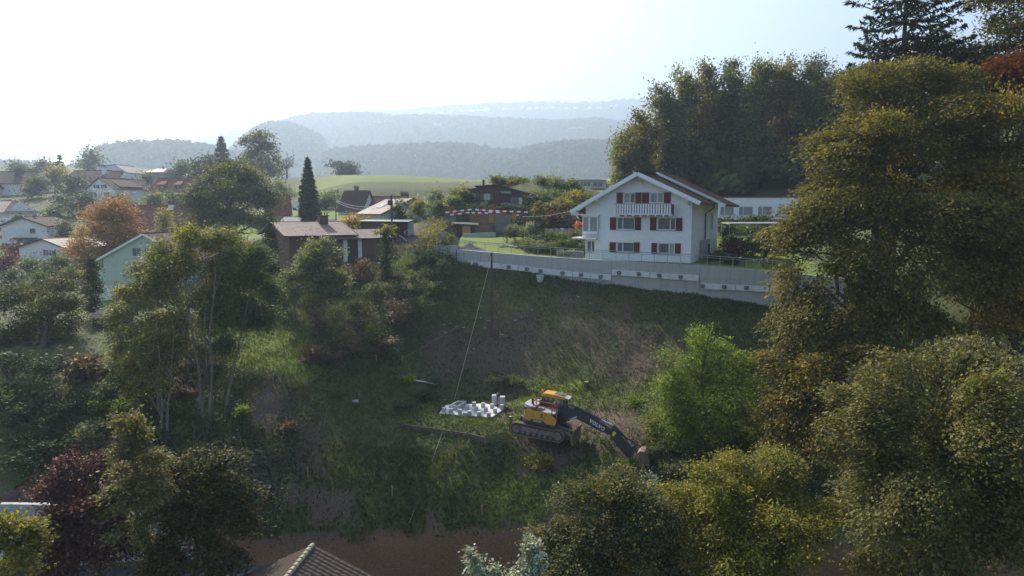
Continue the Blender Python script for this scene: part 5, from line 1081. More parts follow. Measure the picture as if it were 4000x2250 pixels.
# side body: right-hand panels (towards the viewer)
q = MB(); q.b2(-.6, 1.35, -1.26, -.30, 1.163, 1.98); q.build('machine_body', M_mach, ex)
def side_panel(poly, y, name, mat, th=.04):
    q = MB(); q.prism(poly, 'y', y - th, y); return q.build(name, mat, ex)
side_panel([(-1.18, 1.38), (-.92, 1.24), (-.62, 1.24), (-.50, 1.42), (.42, 1.42), (.62, 1.20), (1.36, 1.20), (1.42, 1.66), (.95, 1.98), (.55, 2.08), (-.95, 2.10), (-1.02, 1.62)], -1.305, 'side_door', M_yel)
side_panel([(-.62, 1.17), (.62, 1.17), (.44, 1.41), (-.49, 1.41)], -1.312, 'lower_panel', pm('panel_blue_grey', (.045, .065, .085), (.04, .055, .07), 5, .5), .03)
for x_ in (-.38, .52): q = MB(); q.b2(x_ - .008, x_ + .008, -1.352, -1.344, 1.43, 2.06); q.build('door_seam', M_mach, ex)
q = MB()
for k in range(6): q.b2(.18, .36, -1.354, -1.344, 1.62 + k * .055, 1.655 + k * .055)
lv = q.build('vent_louvre', M_mach, ex); lv['kind'] = 'stuff'
q = MB(); q.b2(-.6, 1.2, -1.22, .2, 1.985, 2.06); q.build('walkway_plate', M_lite, ex)
q = MB(); q.b2(.65, 1.36, -1.24, -.5, 1.6, 1.97); q.build('tool_box', M_mach, ex)
for x_, y_, h_ in ((-.75, -.45, .38), (-.35, .25, .2)): q = MB(); q.tube([(x_, y_, 2.3), (x_ - .02, y_, 2.3 + h_)], .10, 10); q.build('exhaust', M_mach, ex)
for x_ in (-.52, -.2, .1): q = MB(); q.box((x_, -.6, 2.12), (.24, .3, .12)); q.build('engine_cover', M_lite, ex)
# handrails
def rail(pts_): q = MB(); q.tube(pts_, .036, 6); return q.build('handrail', M_rail, ex)
Zt = 2.78
rail([(-.50, -1.2, 2.06), (-.50, -1.2, Zt), (1.0, -1.2, Zt), (1.32, -1.2, Zt - .22), (1.40, -1.26, 1.30)]); rail([(-.50, -1.2, 2.42), (1.0, -1.2, 2.42)]); rail([(-.12, -1.2, 2.06), (-.12, -1.2, 2.44)]); rail([(.98, -1.2, 2.0), (1.0, -1.2, Zt)]); rail([(-.50, -.35, 2.06), (-.50, -.35, 2.7), (-.50, -1.2, Zt)]); rail([(1.0, -1.2, Zt), (1.0, -.6, Zt), (1.02, -.6, 2.0)])
# cab on the left-hand side
cabp = [(-.25, 1.2), (1.45, 1.2), (1.62, 1.75), (1.42, 2.92), (-.10, 2.92), (-.28, 2.3)]
q = MB(); q.prism(cabp, 'y', .26, 1.24); cabo = q.build('cab', M_cabglass, ex)
def cp(pts_, w=.09, mat=None):
    q = MB()
    for a, b in zip(pts_[:-1], pts_[1:]): q.bar(a, b, w)
    return q.build('cab_pillar', mat or M_mach, cabo)
for y_ in (.26, 1.24): cp([(-.25, y_, 1.2), (-.28, y_, 2.3), (-.10, y_, 2.92)]); cp([(1.45, y_, 1.2), (1.62, y_, 1.75), (1.42, y_, 2.92)]); cp([(.62, y_, 1.2), (.62, y_, 2.92)])
q = MB(); q.b2(-.24, 1.45, .245, 1.255, 1.17, 1.55); q.build('cab_base', M_mach, cabo)
q = MB(); q.prism([(-.28, 2.84), (-.30, 2.98), (-.16, 3.10), (.95, 3.12), (1.38, 3.04), (1.52, 2.90), (1.50, 2.84)], 'y', .18, 1.32); q.build('cab_roof', M_yel, cabo, bevel=.03)
q = MB(); q.box((.98, .75, 3.125), (.60, .72, .03), M=Matrix.Rotation(R(6), 3, 'Y')); q.build('roof_hatch', glassmat('hatch_glass', (.10, .14, .15), .1), cabo)
q = MB(); q.box((1.66, .75, 2.95), (.34, 1.02, .03), M=Matrix.Rotation(R(12), 3, 'Y')); q.build('rain_visor', pm('visor', (.42, .52, .52), None, 3, .3), cabo)
q = MB(); q.lathe([(0, .20), (.07, .19), (.09, .10), (.09, 0), (0, 0)], (-.42, .85, 3.0), 10); q.build('beacon', pm('beacon_orange', (.75, .20, .02), None, 3, .4), cabo); q = MB(); q.bar((-.42, .85, 2.75), (-.42, .85, 3.0), .05); q.bar((-.42, .85, 2.78), (-.2, .85, 2.85), .05); q.build('beacon_bracket', M_mach, cabo)
for y_ in (1.38, .05): q = MB(); q.box((1.62, y_, 2.72), (.06, .2, .32)); q.bar((1.5, y_ * .9, 2.85), (1.6, y_, 2.8), .03); q.build('mirror', M_mach, cabo)
q = MB(); q.b2(.15, .6, .5, 1.0, 1.56, 1.75); q.b2(.1, .25, .5, 1.0, 1.75, 2.45); q.build('seat', M_mach, cabo)
# boom, stick, bucket (all in the machine's own plane, y about -0.05)
def plate(poly, y0, y1, name, mat, par): q = MB(); q.prism(poly, 'y', y0, y1); return q.build(name, mat, par, bevel=.02)
BOOM = [(.45, 1.25), (.62, 1.62), (1.45, 2.22), (2.15, 2.42), (3.4, 2.20), (4.85, 1.60), (5.50, 1.30), (5.40, .92), (4.3, 1.16), (3.4, 1.50), (2.45, 1.74), (1.6, 1.55), (.80, 1.15)]
bm_ = plate(BOOM, -.24, .10, 'boom', M_mach, ex)
def cyl(a, b, r, name, par, y=-.07, split=.62):
    a = Vector((a[0], y, a[1])); b = Vector((b[0], y, b[1])); m_ = a.lerp(b, split); q = MB(); q.tube([a, m_], r, 10); c = q.build(name, M_mach, par); q = MB(); q.tube([m_, b], r * .55, 8); q.build('piston_rod', M_chrome, c); return c
cyl((1.30, 1.12), (2.75, 1.92), .085, 'boom_cylinder', bm_, -.36); cyl((1.30, 1.12), (2.75, 1.92), .085, 'boom_cylinder', bm_, .22)
cyl((2.55, 2.52), (5.42, 1.66), .095, 'stick_cylinder', bm_, -.07, .68)
q = MB(); q.prism([(2.35, 2.35), (2.75, 2.30), (2.65, 2.62), (2.45, 2.62)], 'y', -.16, .02); q.build('cylinder_lug', M_mach, bm_)
for yy in (-.2, .06):
    q = MB(); q.tube([(1.0, yy, 2.1), (1.6, yy, 2.52), (2.2, yy, 2.60), (3.4, yy, 2.34), (4.6, yy, 1.86), (5.4, yy, 1.56)], .028, 6); q.build('hydraulic_hose', M_mach, bm_)
ST = [(5.22, 1.32), (5.45, 1.74), (5.76, 1.52), (6.2, .88), (7.0, .28), (7.16, -.12), (6.95, -.52), (6.62, -.34), (5.9, .28), (5.42, .74)]
stk = plate(ST, -.22, .08, 'stick', M_mach, ex)
cyl((5.75, 1.48), (7.0, .42), .075, 'bucket_cylinder', stk, -.07, .66)
q = MB(); q.prism([(6.90, .40), (7.05, .48), (7.55, .05), (7.45, -.08)], 'y', -.26, .12); q.build('bucket_link', M_mach, stk)
BK = [(7.30, -.34), (7.42, .12), (7.62, .34), (7.95, .38), (8.22, .20), (8.38, -.18), (8.42, -.62), (8.34, -.62), (8.24, -.20), (8.10, .08), (7.90, .24), (7.66, .22)]
bk = plate(BK, -.72, .58, 'bucket', M_bucket, ex)
for y_ in (-.72, .55): q = MB(); q.prism([(7.34, -.30), (7.62, .30), (7.95, .35), (8.22, .18), (8.36, -.20), (8.40, -.60), (7.9, -.55)], 'y', y_ - .02, y_ + .02); q.build('bucket_side', M_bucket, bk)
for k in range(5): q = MB(); y_ = -.62 + k * .28; q.box((8.40, y_, -.68), (.06, .1, .18)); q.build('bucket_tooth', M_bucket, bk)
# lettering built from strokes: V O L V O with slab serifs
def letters(parent, org, ux, uz, h, mat, th=.006, name='lettering'):
    ux = Vector(ux).normalized(); uz = Vector(uz).normalized(); n = ux.cross(uz); org = Vector(org); x = 0.0
    def st(par, x0, z0, x1, z1, wd):
        a = org + ux * (x0 * h) + uz * (z0 * h); b = org + ux * (x1 * h) + uz * (z1 * h); par.bar(a, b, th, wd * h, up=tuple((b - a).normalized().cross(n)))
    for chh in 'VOLVO':
        q = MB()
        if chh == 'V': st(q, x + .12, .95, x + .46, .06, .24); st(q, x + .80, .95, x + .46, .06, .15); st(q, x, .95, x + .34, .95, .12); st(q, x + .62, .95, x + .92, .95, .12); w_ = .98
        elif chh == 'L': st(q, x + .22, .95, x + .22, .06, .22); st(q, x + .02, .95, x + .44, .95, .12); st(q, x + .02, .06, x + .72, .06, .13); st(q, x + .70, .02, x + .70, .34, .12); w_ = .84
        else:
            c = 14; pr = [(x + .46 + .36 * math.cos(2 * math.pi * k / c), .5 + .42 * math.sin(2 * math.pi * k / c)) for k in range(c + 1)]
            for a, b in zip(pr[:-1], pr[1:]): st(q, *a, *b, .20)
            w_ = .98
        q.build(name, mat, parent); x += w_
M_let = pm('lettering_white', (.78, .78, .76), None, 3, .5)
d_ = Vector((1.45, 0, -.60)).normalized(); letters(bm_, (3.62, -.247, 1.66), d_, Vector((-d_.z, 0, d_.x)), .27, M_let)
letters(ex, (-.33, -1.348, 1.23), (1, 0, 0), (0, 0, 1), .13, M_let)
q = MB(); q.box((5.55, -.228, 1.12), (.24, .012, .34), M=Matrix.Rotation(R(35), 3, 'Y')); q.build('warning_label', pm('label_yellow', (.75, .62, .02), None, 3, .5), stk)
q = MB(); q.box((-1.17, -1.0, 1.72), (.02, .22, .42), rz=R(38)); q.build('emblem_plate', M_lite, ex)
# ================================================================== SLAB, BLOCKS, PLATFORM
SZ = BENCH_Z + .16
def zz3(x, y): return (1500 + x / 4.2933, 1480 + y / 4.2933)
corners = [PZ(*zz3(*c), SZ) for c in ((925, 575), (1800, 645), (2015, 497), (1700, 410), (1040, 436))]
q = MB(); c0 = corners[0].copy(); c0.z = BENCH_Z; q.prism([(p.x - c0.x, p.y - c0.y) for p in corners], 'z', -.2, SZ - BENCH_Z); sl = q.build('concrete_slab', M_concpale, None, loc=c0); tag(sl, 'pale concrete foundation slab with block stubs on the levelled bench', 'slab')
BS = [(1008, 552, 'leftmost in the front row of the slab'), (1120, 567, 'second from the left in the front row'), (1272, 582, 'in front of the block frame'), (1435, 605, 'fourth in the front row of the slab'), (1595, 620, 'last but one in the front row'), (1755, 637, 'at the right front corner of the slab'), (1395, 520, 'right beside the hollow block frame'), (1548, 537, 'in the middle of the slab'), (1710, 552, 'right of the slab middle'), (1865, 568, 'on the right edge of the slab'),
      (1510, 457, 'first in the back row of the slab'), (1663, 471, 'second in the back row of the slab'), (1815, 489, 'in the back row before the two upright slabs'), (1972, 502, 'at the back right corner below the upright slabs')]
s_ang = math.atan2(corners[1].y - corners[0].y, corners[1].x - corners[0].x)
bq = MB(); bq.b2(-.17, .17, -.17, .17, 0, .36)
import bmesh as _bm
me = bq.mesh('block_stub'); b_ = _bm.new(); b_.from_mesh(me); _bm.ops.bevel(b_, geom=b_.edges[:], offset=.012, segments=1, affect='EDGES'); b_.to_mesh(me); b_.free(); me.materials.append(M_concgrey)
for k, (x, y, w_) in enumerate(BS):
    p = PZ(*zz3(x, y), SZ); o = link('concrete_block', me, None, None, (p.x, p.y, SZ + .002)); o.rotation_euler = (0, 0, s_ang + .25 + (k % 3) * .03); tag(o, 'grey concrete block stub ' + w_, 'block', 'block stubs on the slab')
p = PZ(*zz3(1365, 600), SZ); o = MB().b2(-.17, .17, -.15, .15, 0, .2).build('concrete_block', M_concgrey, None, loc=(p.x, p.y, SZ + .002)); o.rotation_euler = (0, 0, s_ang); tag(o, 'low half-height block between the front row stubs', 'block', 'block stubs on the slab')
# hollow frame of blocks
fc = [PZ(*zz3(*c), SZ + .38) for c in ((1090, 440), (1250, 460), (1385, 375), (1240, 360))]; cen = sum(fc, Vector()) / 4; fr = empty('block_frame', (cen.x, cen.y, SZ), 0, 'hollow rectangular frame of grey blocks on the left of the slab', 'frame')
for i in range(4):
    a, b = fc[i] - cen, fc[(i + 1) % 4] - cen; a.z = b.z = 0; d = (b - a).normalized(); nin = Vector((-d.y, d.x, 0)); nin = nin if nin.dot(-(a + b)) > 0 else -nin
    n_ = max(2, round((b - a).length / .55))
    for k in range(n_):
        p0, p1 = a.lerp(b, k / n_), a.lerp(b, (k + 1) / n_)
        if k == n_ - 1: p1 = p1 - d * .18
        q = MB(); q.bar(p0 + d * .006 + nin * .09 + Vector((0, 0, .19)), p1 - d * .006 + nin * .09 + Vector((0, 0, .19)), .18, .38); q.build('block', M_concgrey, fr)
for x, y, w_, nm in ((1850, 436, .42, 'left'), (1975, 462, .56, 'right')):
    p = PZ(*zz3(x, y), SZ); o = MB().b2(-w_ / 2, w_ / 2, -.28, .28, 0, .98).build('upright_slab', M_concgrey, None, bevel=.015, loc=(p.x, p.y + .25, BENCH_Z)); o.rotation_euler = (0, 0, R(-4)); tag(o, 'tall upright concrete element, the ' + nm + ' one of the pair behind the slab', 'slab', 'upright concrete elements')
p = PZ(*zz3(1908, 490), SZ); e = empty('covered_post', (p.x, p.y, SZ), 0, 'thin steel post with a black plastic bag tied on top', 'post')
MB().tube([(0, 0, -.1), (0, 0, 1.05)], .03, 6).build('rod', M_dark, e); MB().tube([(.12, 0, -.1), (.12, .02, 1.0)], .025, 6).build('rod', M_dark, e); MB().lathe([(0, .34), (.1, .32), (.2, .2), (.17, .05), (.06, -.05), (0, -.05)], (.05, 0, 1.0), 9).build('plastic_bag', M_dark, e, smooth=True)
# rubble stones left of the slab and beyond the right edge
rs = random.Random(8)
def stone(name, label, p, s, mat, group=None, seed=0):
    import bmesh
    b = bmesh.new(); bmesh.ops.create_icosphere(b, subdivisions=2, radius=1.0); r_ = random.Random(seed)
    ph = [r_.uniform(0, 6) for _ in range(6)]
    for v in b.verts:
        k = 1 + .18 * math.sin(3 * v.co.x + ph[0]) + .14 * math.sin(4 * v.co.y + ph[1]) + .12 * math.sin(5 * v.co.z + ph[2]); v.co = v.co * k; v.co.x *= s[0]; v.co.y *= s[1]; v.co.z *= s[2]
    me = bpy.data.meshes.new(name); b.to_mesh(me); b.free(); me.materials.append(mat); o = link(name, me, None, None, p); return tag(o, label, 'stone', group)
M_stone = pm('field_stone', (.30, .285, .26), (.22, .21, .19), 4, .95, .3)
for k, (x, y) in enumerate([(985, 455), (985, 575), (1085, 540), (955, 640), (1030, 520)]):
    p = PZ(*zz3(x, y), BENCH_Z); stone('rubble_stone', 'pale rubble stone lying in the grass left of the slab', (p.x, p.y, BENCH_Z + .05), (.16 + .03 * k % .1, .12, .08), M_stone, 'rubble stones left of the slab', k)
for k, (u, v) in enumerate([(1735, 1275), (1758, 1268), (1782, 1284), (1810, 1287), (1880, 1245), (1895, 1285), (1910, 1258), (2015, 1255), (2170, 1120), (2260, 1165), (2305, 1190), (1960, 1310), (1850, 1370), (2080, 1215), (1740, 1300)]):
    p = G(u, v); stone('slope_stone', 'pale stone lying loose on the bare upper slope', (p.x, p.y, p.z + .03), (.14 + .02 * (k % 4), .12, .09), M_stone, 'loose stones on the upper slope', 20 + k)
# timber revetment
rv = empty('timber_revetment', PZ(1560, 1643, BENCH_Z), 0, 'low timber revetment of grey boards and pegs holding the bench edge', 'retaining boards'); RO = Vector(rv.location)
edge = [PZ(u, v, BENCH_Z) for u, v in ((1522, 1634), (1575, 1648), (1640, 1657), (1705, 1666), (1765, 1675), (1828, 1684), (1896, 1700))]
for i in range(len(edge) - 1):
    a, b = edge[i] - RO + Vector((0, -.22, 0)), edge[i + 1] - RO + Vector((0, -.22, 0))
    for r_, hh_ in ((-.20, .22), (-.44, .22)) + (((-.66, .22),) if i > 3 else ()):
        q = MB(); q.bar(a + Vector((.03, 0, r_ + .02 * (i % 2))), b + Vector((-.03, 0, r_ - .02 * (i % 2))), .05, hh_); q.build('board', M_wood, rv)
    q = MB(); q.box(a + Vector((0, -.06, -.35)), (.09, .07, .95)); q.build('peg', M_woodgrey, rv)
q = MB(); q.box(edge[-1] - RO + Vector((0, -.28, -.35)), (.09, .07, .95)); q.build('peg', M_woodgrey, rv)
# odds and ends on the slope
def on(u, v, dz=0.0): p = G(u, v); return Vector((p.x, p.y, p.z + dz))
a, b = on(1606, 1492, .09), on(1711, 1513, .09); tag(MB().tube([Vector(), (b - a) * .5 + Vector((0, 0, .02)), b - a], .065, 8).build('drain_pipe', M_whitepaint, None, loc=a), 'white plastic drain pipe lying on the grass above the bench', 'pipe')
p = on(1965, 1478, .0); e = empty('manhole', p, 0, 'round concrete manhole cover above the slab', 'manhole'); MB().lathe([(0, .06), (.46, .06), (.48, .03), (.48, -.3)], n=20).build('ring', M_conc, e); MB().lathe([(0, .09), (.36, .09), (.38, .061)], n=18).build('cover', M_conc, e)
p = on(1386, 1565); e = empty('manhole', p, 0, 'small flat concrete cover in the grass left of the bench', 'manhole'); MB().lathe([(0, .03), (.30, .03), (.32, -.2)], n=16).build('ring', M_conc, e); MB().lathe([(0, .05), (.24, .05), (.25, .031)], n=14).build('cover', M_conc, e)
p = on(2291, 1516); e = empty('tree_stump', p, 0, 'short cut tree stump behind the excavator boom', 'stump'); MB().tube([(0, 0, -.3), (0, 0, 0), (0, 0, .42)], [.34, .26, .2], 10).build('stump_wood', M_bark, e); MB().lathe([(0, .425), (.19, .424)], n=10).build('cut_face', pm('cut_wood', (.38, .27, .15), None, 8, .9), e)
p = on(1994, 1668); e = empty('wooden_post', p, 0, 'short round wooden post beside the excavator track', 'post'); MB().tube([(0, 0, -.4), (0, 0, .85)], .12, 10).build('shaft', M_woodgrey, e); MB().lathe([(0, .852), (.115, .851)], n=10).build('end_grain', M_concgrey, e)
for k, (u, v, w_) in enumerate([(1203, 1868, 'on the dark lower slope at left'), (1532, 1945, 'in the middle of the dark lower slope'), (1883, 2022, 'low on the right part of the lower slope'), (1471, 1422, 'under the brown shrubs above the bench'), (1571, 1418, 'on the grass above the bench'), (1953, 1325, 'right of the bare wooden pole')]):
    p = on(u, v); e = empty('survey_peg', p, 0, 'thin pale survey peg ' + w_, 'peg', 'survey pegs'); q = MB(); q.box((0, 0, .25), (.06, .06, .9)); q.build('stake', pm('peg_wood', (.42, .28, .16), None, 6, .9), e); q = MB(); q.box((0, 0, .68), (.066, .066, .08)); q.build('painted_tip', pm('peg_tip', (.6, .2, .05), None, 6, .8), e)
p = on(2110, 1102); e = empty('bowl_planter', p, 0, 'big white concrete bowl planter sitting below the wall', 'planter'); MB().lathe([(0, -.2), (.26, -.2), (.36, .25), (.40, .50), (.44, .52), (.44, .60), (.36, .60), (.34, .5), (0, .45)], n=18).build('bowl', M_concpale, e, smooth=False)
p = on(1592, 922); e = empty('concrete_ring', p + Vector((0, -.3, .42)), 0, 'pale concrete ring standing upright at the open shed', 'ring')
q = MB(); n_ = 24; vs = []; fs = []
for k in range(n_):
    a = 2 * math.pi * k / n_
    for r_, y_ in ((.40, 0), (.40, .22), (.28, .22), (.28, 0)): vs.append((math.cos(a) * r_, y_, math.sin(a) * r_))
for k in range(n_):
    for j in range(4): fs.append((k * 4 + j, k * 4 + (j + 1) % 4, ((k + 1) % n_) * 4 + (j + 1) % 4, ((k + 1) % n_) * 4 + j))
q.add(vs, fs); q.build('ring_body', M_concpale, e)
# poles and cables
def pole(label, base, h, r, capm=None, name='wooden_pole'):
    e = empty(name, base, 0, label, 'pole'); MB().tube([(0, 0, -.5), (0, 0, h)], [r, r * .8], 10).build('shaft', pm('pole_wood', (.10, .082, .062), (.075, .062, .05), 6, .9, stretch=(1, 1, .15)), e)
    if capm: MB().lathe([(0, h + .14), (r * .5, h + .12), (r * 1.1, h + .02), (r * 1.1, h - .05)], n=10).build('cap', capm, e)
    return e
pb = on(1921, 1318); hp = P(1922, 987, pb.y).z - pb.z; pole('bare wooden pole with pale cap standing in the slope before the wall', pb, hp, .13, M_zinc)
pb2 = T(1534, 84.5); hp2 = P(1535, 764, 84.5).z - pb2.z; e = pole('tall wooden utility pole beside the open shed carrying the cable bundle', pb2, hp2, .12, M_dark, 'utility_pole'); MB().lathe([(0, -.35), (.3, -.3), (.34, 0), (.3, .3), (0, .35)], (-.12, -.1, hp2 - .85), 12).build('junction_box', M_dark, e); MB().tube([(0, 0, hp2 - .15), (.35, 0, hp2 - .05)], .03, 6).build('bracket', M_dark, e)
pb3 = T(1318, 112); hp3 = P(1318, 777, 112).z - pb3.z; pole('thin distant utility pole left of the steep-roofed house', pb3, hp3, .09, M_dark, 'utility_pole')
def cable(label, a, b, sag, r, mat, name='cable', group=None, n=12):
    a = Vector(a); b = Vector(b); pts_ = [(b - a) * (k / n) - Vector((0, 0, sag * 4 * (k / n) * (1 - k / n))) for k in range(n + 1)]; return tag(MB().tube(pts_, r, 5).build(name, mat, None, loc=a), label, 'cable', group)
M_cable = pm('cable_pale', (.42, .43, .44), (.36, .37, .38), 5, .6); M_rope = pm('rope_white', (.55, .54, .46), (.44, .43, .37), 6, .8)
top2 = Vector(pb2) + Vector((.1, 0, hp2 - .1))
for k, (w_) in enumerate(('uppermost', 'second', 'third', 'lowest')): cable('slanting cable from the utility pole to the wall end, ' + w_ + ' of four', top2 + Vector((.08 * k, 0, -.12 * k)), P(1832 - 7 * k, 945 + 3 * k, 79.4), .55 + .05 * k, .020, M_cable, 'overhead_cable', 'cable bundle')
top3 = Vector(pb3) + Vector((0, 0, hp3 - .1))
for k in range(2): cable(('upper' if k == 0 else 'lower') + ' thin sagging wire between the two utility poles', top3 - Vector((0, 0, .25 * k)), Vector(pb2) + Vector((0, 0, hp2 - .85 - .2 * k)), .8 + .15 * k, .026, M_cable, 'overhead_wire', 'wires between poles')
cable('tight white guy rope from the bare pole down to the bench', Vector(pb) + Vector((0, -.1, hp - .35)), Vector(PZ(1772, 1572, BENCH_Z)), .15, .015, M_rope, 'guy_rope')
a, b = on(1731, 1700, .35), on(1600, 2075, .3); cable('thin pale line running down the dark lower slope', a, b, .05, .014, M_rope, 'guide_line')
a, b = on(1830, 1270, .35), on(1560, 1425, .3); cable('thin brownish line slanting across the upper slope', a, b, .05, .014, pm('twine', (.30, .22, .14), None, 5, .9), 'guide_line')
cable('long thin wire from the chalet eave to the barrier post', P(2236, 822, 76), P(2040, 845, 96), .25, .014, M_cable, 'garden_wire')
# lower old wall left of the retaining wall, with its fence post
a, b = P(1684, 957, 79.5), P(1783, 958, 78.2); d = b - a; tag(MB().bar(Vector((0, 0, -1.2)), d + Vector((0, 0, -1.2)), .35, 2.4).build('old_garden_wall', M_conc, None, loc=a), 'short weathered grey garden wall left of the retaining wall', 'wall')
p = P(1735, 957, 78.9); e = empty('fence_post', p, 0, 'slim grey fence post on the old garden wall', 'post'); MB().tube([(0, 0, -.2), (0, 0, 1.55)], .03, 6).build('shaft', M_zinc, e); MB().tube([(0, 0, 1.0), (1.5, -.5, .95)], .008, 4).build('wire', M_zinc, e)
# gravel heap on the lawn
def heap(name, label, p, rx, ry, h, mat, seed=0, cat='heap', kind=None):
    n = 22; vs = []; fs = []
    for i in range(n):
        for j in range(n):
            x, y = (i / (n - 1) * 2 - 1) * 1.1, (j / (n - 1) * 2 - 1) * 1.1; r_ = math.hypot(x, y); z = max(0, 1 - r_) ** 1.05 * h + .05 * h * math.sin(7 * x + seed) * math.cos(6 * y) * (r_ < 1) - .08 - .25 * max(0, r_ - .95); vs.append((x * rx, y * ry, z))
    for i in range(n - 1):
        for j in range(n - 1): fs.append((i * n + j, i * n + n + j, i * n + n + j + 1, i * n + j + 1))
    q = MB(); q.add(vs, fs); return tag(q.build(name, mat, None, smooth=True, loc=p), label, cat)
p = P(1832, 966, 80.3); heap('gravel_heap', 'heap of dark grey gravel at the left end of the lawn', (p.x, p.y, lz(p.x, p.y)), 1.7, 1.3, .75, pm('dark_gravel', (.11, .108, .105), (.06, .06, .06), 9, .95, .8), 1)
# concrete wall by the road, bottom left
wl = empty('roadside_wall', (-40, 41.9, -2.5), 0, 'low pale concrete wall along the road at the bottom left', 'wall')
WPX = [(-43, 41.95), (-36, 41.95), (-29.5, 42.0), (-24.5, 42.15), (-20.6, 42.5)]
for (xa, ya), (xb, yb) in zip(WPX[:-1], WPX[1:]):
    za, zb = gz(xa, ya + 1.9) + .12, gz(xb, yb + 1.9) + .12; q = MB(); th = .32
    q.add([(xa + 40, ya - 41.9, -1), (xb + 40 - .015, yb - 41.9, -1), (xb + 40 - .015, yb - 41.9 + th, -1), (xa + 40, ya - 41.9 + th, -1), (xa + 40, ya - 41.9, za + 2.5), (xb + 40 - .015, yb - 41.9, zb + 2.5), (xb + 40 - .015, yb - 41.9 + th, zb + 2.5), (xa + 40, ya - 41.9 + th, za + 2.5)], [(0, 1, 5, 4), (1, 2, 6, 5), (2, 3, 7, 6), (3, 0, 4, 7), (4, 5, 6, 7)]); q.build('wall_section', M_form, wl)
# flag
p = T(838, 97); hf = P(838, 888, 97).z - p.z; e = empty('flagpole', p, 0, 'thin white flagpole with a red and white flag above the maples', 'flagpole'); MB().tube([(0, 0, 0), (0, 0, hf)], .05, 8).build('pole', M_whitepaint, e); MB().lathe([(0, .2), (.12, .1), (0, 0)], (0, 0, hf), 8).build('finial', M_zinc, e)
def flagmesh(x0, x1, z0, z1, nm, mat, yo=0.0):
    q = MB(); n = 8; vs = []
    for i in range(n + 1):
        t = i / n; xx = x0 + (x1 - x0) * t; sg = -.55 * xx
        for z in (z0, z1): vs.append((xx, .12 * math.sin(xx * 6) + yo, z + sg))
    q.add(vs, [(2 * i, 2 * i + 2, 2 * i + 3, 2 * i + 1) for i in range(n)]); return q.build(nm, mat, e)
flagmesh(.06, 1.2, hf - 1.8, hf - .6, 'flag', pm('flag_red', (.55, .02, .03), None, 3, .7)); flagmesh(.50, .74, hf - 1.55, hf - .85, 'white_cross', M_whitepaint, -.012); flagmesh(.28, .96, hf - 1.32, hf - 1.08, 'white_cross', M_whitepaint, -.014)
# ================================================================== EXCAVATED GARDEN WALLS, BARRIERS
M_rust = pm('rusty_boards', (.26, .115, .055), (.18, .08, .045), 3, .85, .2, stain=(.22, .13, .07)); M_orange = pm('orange_formwork_boards', (.46, .22, .06), (.36, .17, .05), 3, .7, .15, stain=(.28, .16, .07)); M_shot = pm('sprayed_concrete', (.20, .175, .155), (.155, .135, .12), 3, .95, .5)
def boardwall(nm, label, u0, u1, v0, v1, Y, mat, nb, th=.12, cat='board wall', skew=0.0, Y1=None):
    a, b = P(u0, v1, Y), P(u1, v1, Y1 or Y); e = empty(nm, a, 0, label, cat); h = P(u0, v0, Y).z - a.z; d = b - a; d.z = 0
    for k in range(nb): q = MB(); q.bar(Vector((0, 0, h * (k + .5) / nb)), d + Vector((0, 0, h * (k + .5) / nb + skew)), th * (1 + .15 * (k % 2)), h / nb - .02); q.build('board', mat, e)
    q = MB(); q.bar(Vector((0, .1, h / 2 - .6)), d + Vector((0, .1, h / 2 - .6)), .06, h + 1.1); q.build('backing', M_shot, e); return e
boardwall('board_fence', 'rust-red board fence left of the red-white barriers', 1696, 1780, 806, 842, 98.5, M_rust, 6)
boardwall('lagging_wall', 'brown timber lagging wall under the cabin, left of the grey section', 1834, 1908, 836, 884, 97.0, M_rust, 8)
boardwall('formwork_panel', 'orange formwork panel left of the grey sprayed wall', 1909, 1930, 836, 872, 96.9, M_orange, 5, .16)
o = boardwall('sprayed_wall', 'grey sprayed concrete section between the orange panels', 1931, 1998, 836, 908, 96.8, M_shot, 1, .3)
boardwall('formwork_panel', 'orange formwork panel at the right end of the grey sprayed wall', 1999, 2020, 835, 895, 96.7, M_orange, 7, .16)
# low box shed with yellow board in front
p = P(1762, 912, 94.0); e = empty('low_store', p, 0, 'low timber store with flat boards and a yellow panel below the lagging wall', 'shed'); s_ = 94.0 / F
def sx_(u): return (u - 1762) * s_
def sz_(v): return P(1762, v, 94).z - p.z
q = MB(); q.b2(sx_(1768), sx_(1930), 1.2, 1.3, -.6, sz_(882)); q.build('back_wall', M_brownwood, e); q = MB(); slope_slab(q, (sx_(1765), -.2, sz_(874)), (sx_(1870), -.2, sz_(880)), (sx_(1868), 1.4, sz_(873)), (sx_(1768), 1.4, sz_(869)), .06); q.build('roof', M_dark, e)
for k in range(6): q = MB(); hh_ = (sz_(884) - 0) / 6; q.b2(sx_(1806), sx_(1838), -.06, 0, k * hh_, (k + 1) * hh_ - .02); q.build('board', pm('yellow_board', (.42, .27, .06), (.34, .21, .05), 3, .7), e)
for k in range(6): q = MB(); hh_ = (sz_(878) + .1) / 6; q.b2(sx_(1862), sx_(1924), -.1, -.03, -.1 + k * hh_, -.1 + (k + 1) * hh_ - .02); q.build('board', M_wood, e)
q = MB(); q.b2(sx_(1856), sx_(1861), -.15, -.02, -.3, sz_(880)); q.build('post', M_wood, e)
a, b = P(1808, 914, 91.5), P(1936, 910, 92.5); tag(MB().bar(Vector((0, 0, -.2)), b - a + Vector((0, 0, -.2)), .2, .55).build('lawn_kerb', M_conc, None, loc=a), 'low concrete edging along the top of the lawn', 'kerb')
M_bred = pm('barrier_red', (.50, .03, .04), (.42, .028, .035), 3, .6); M_bwht = M_whitepaint
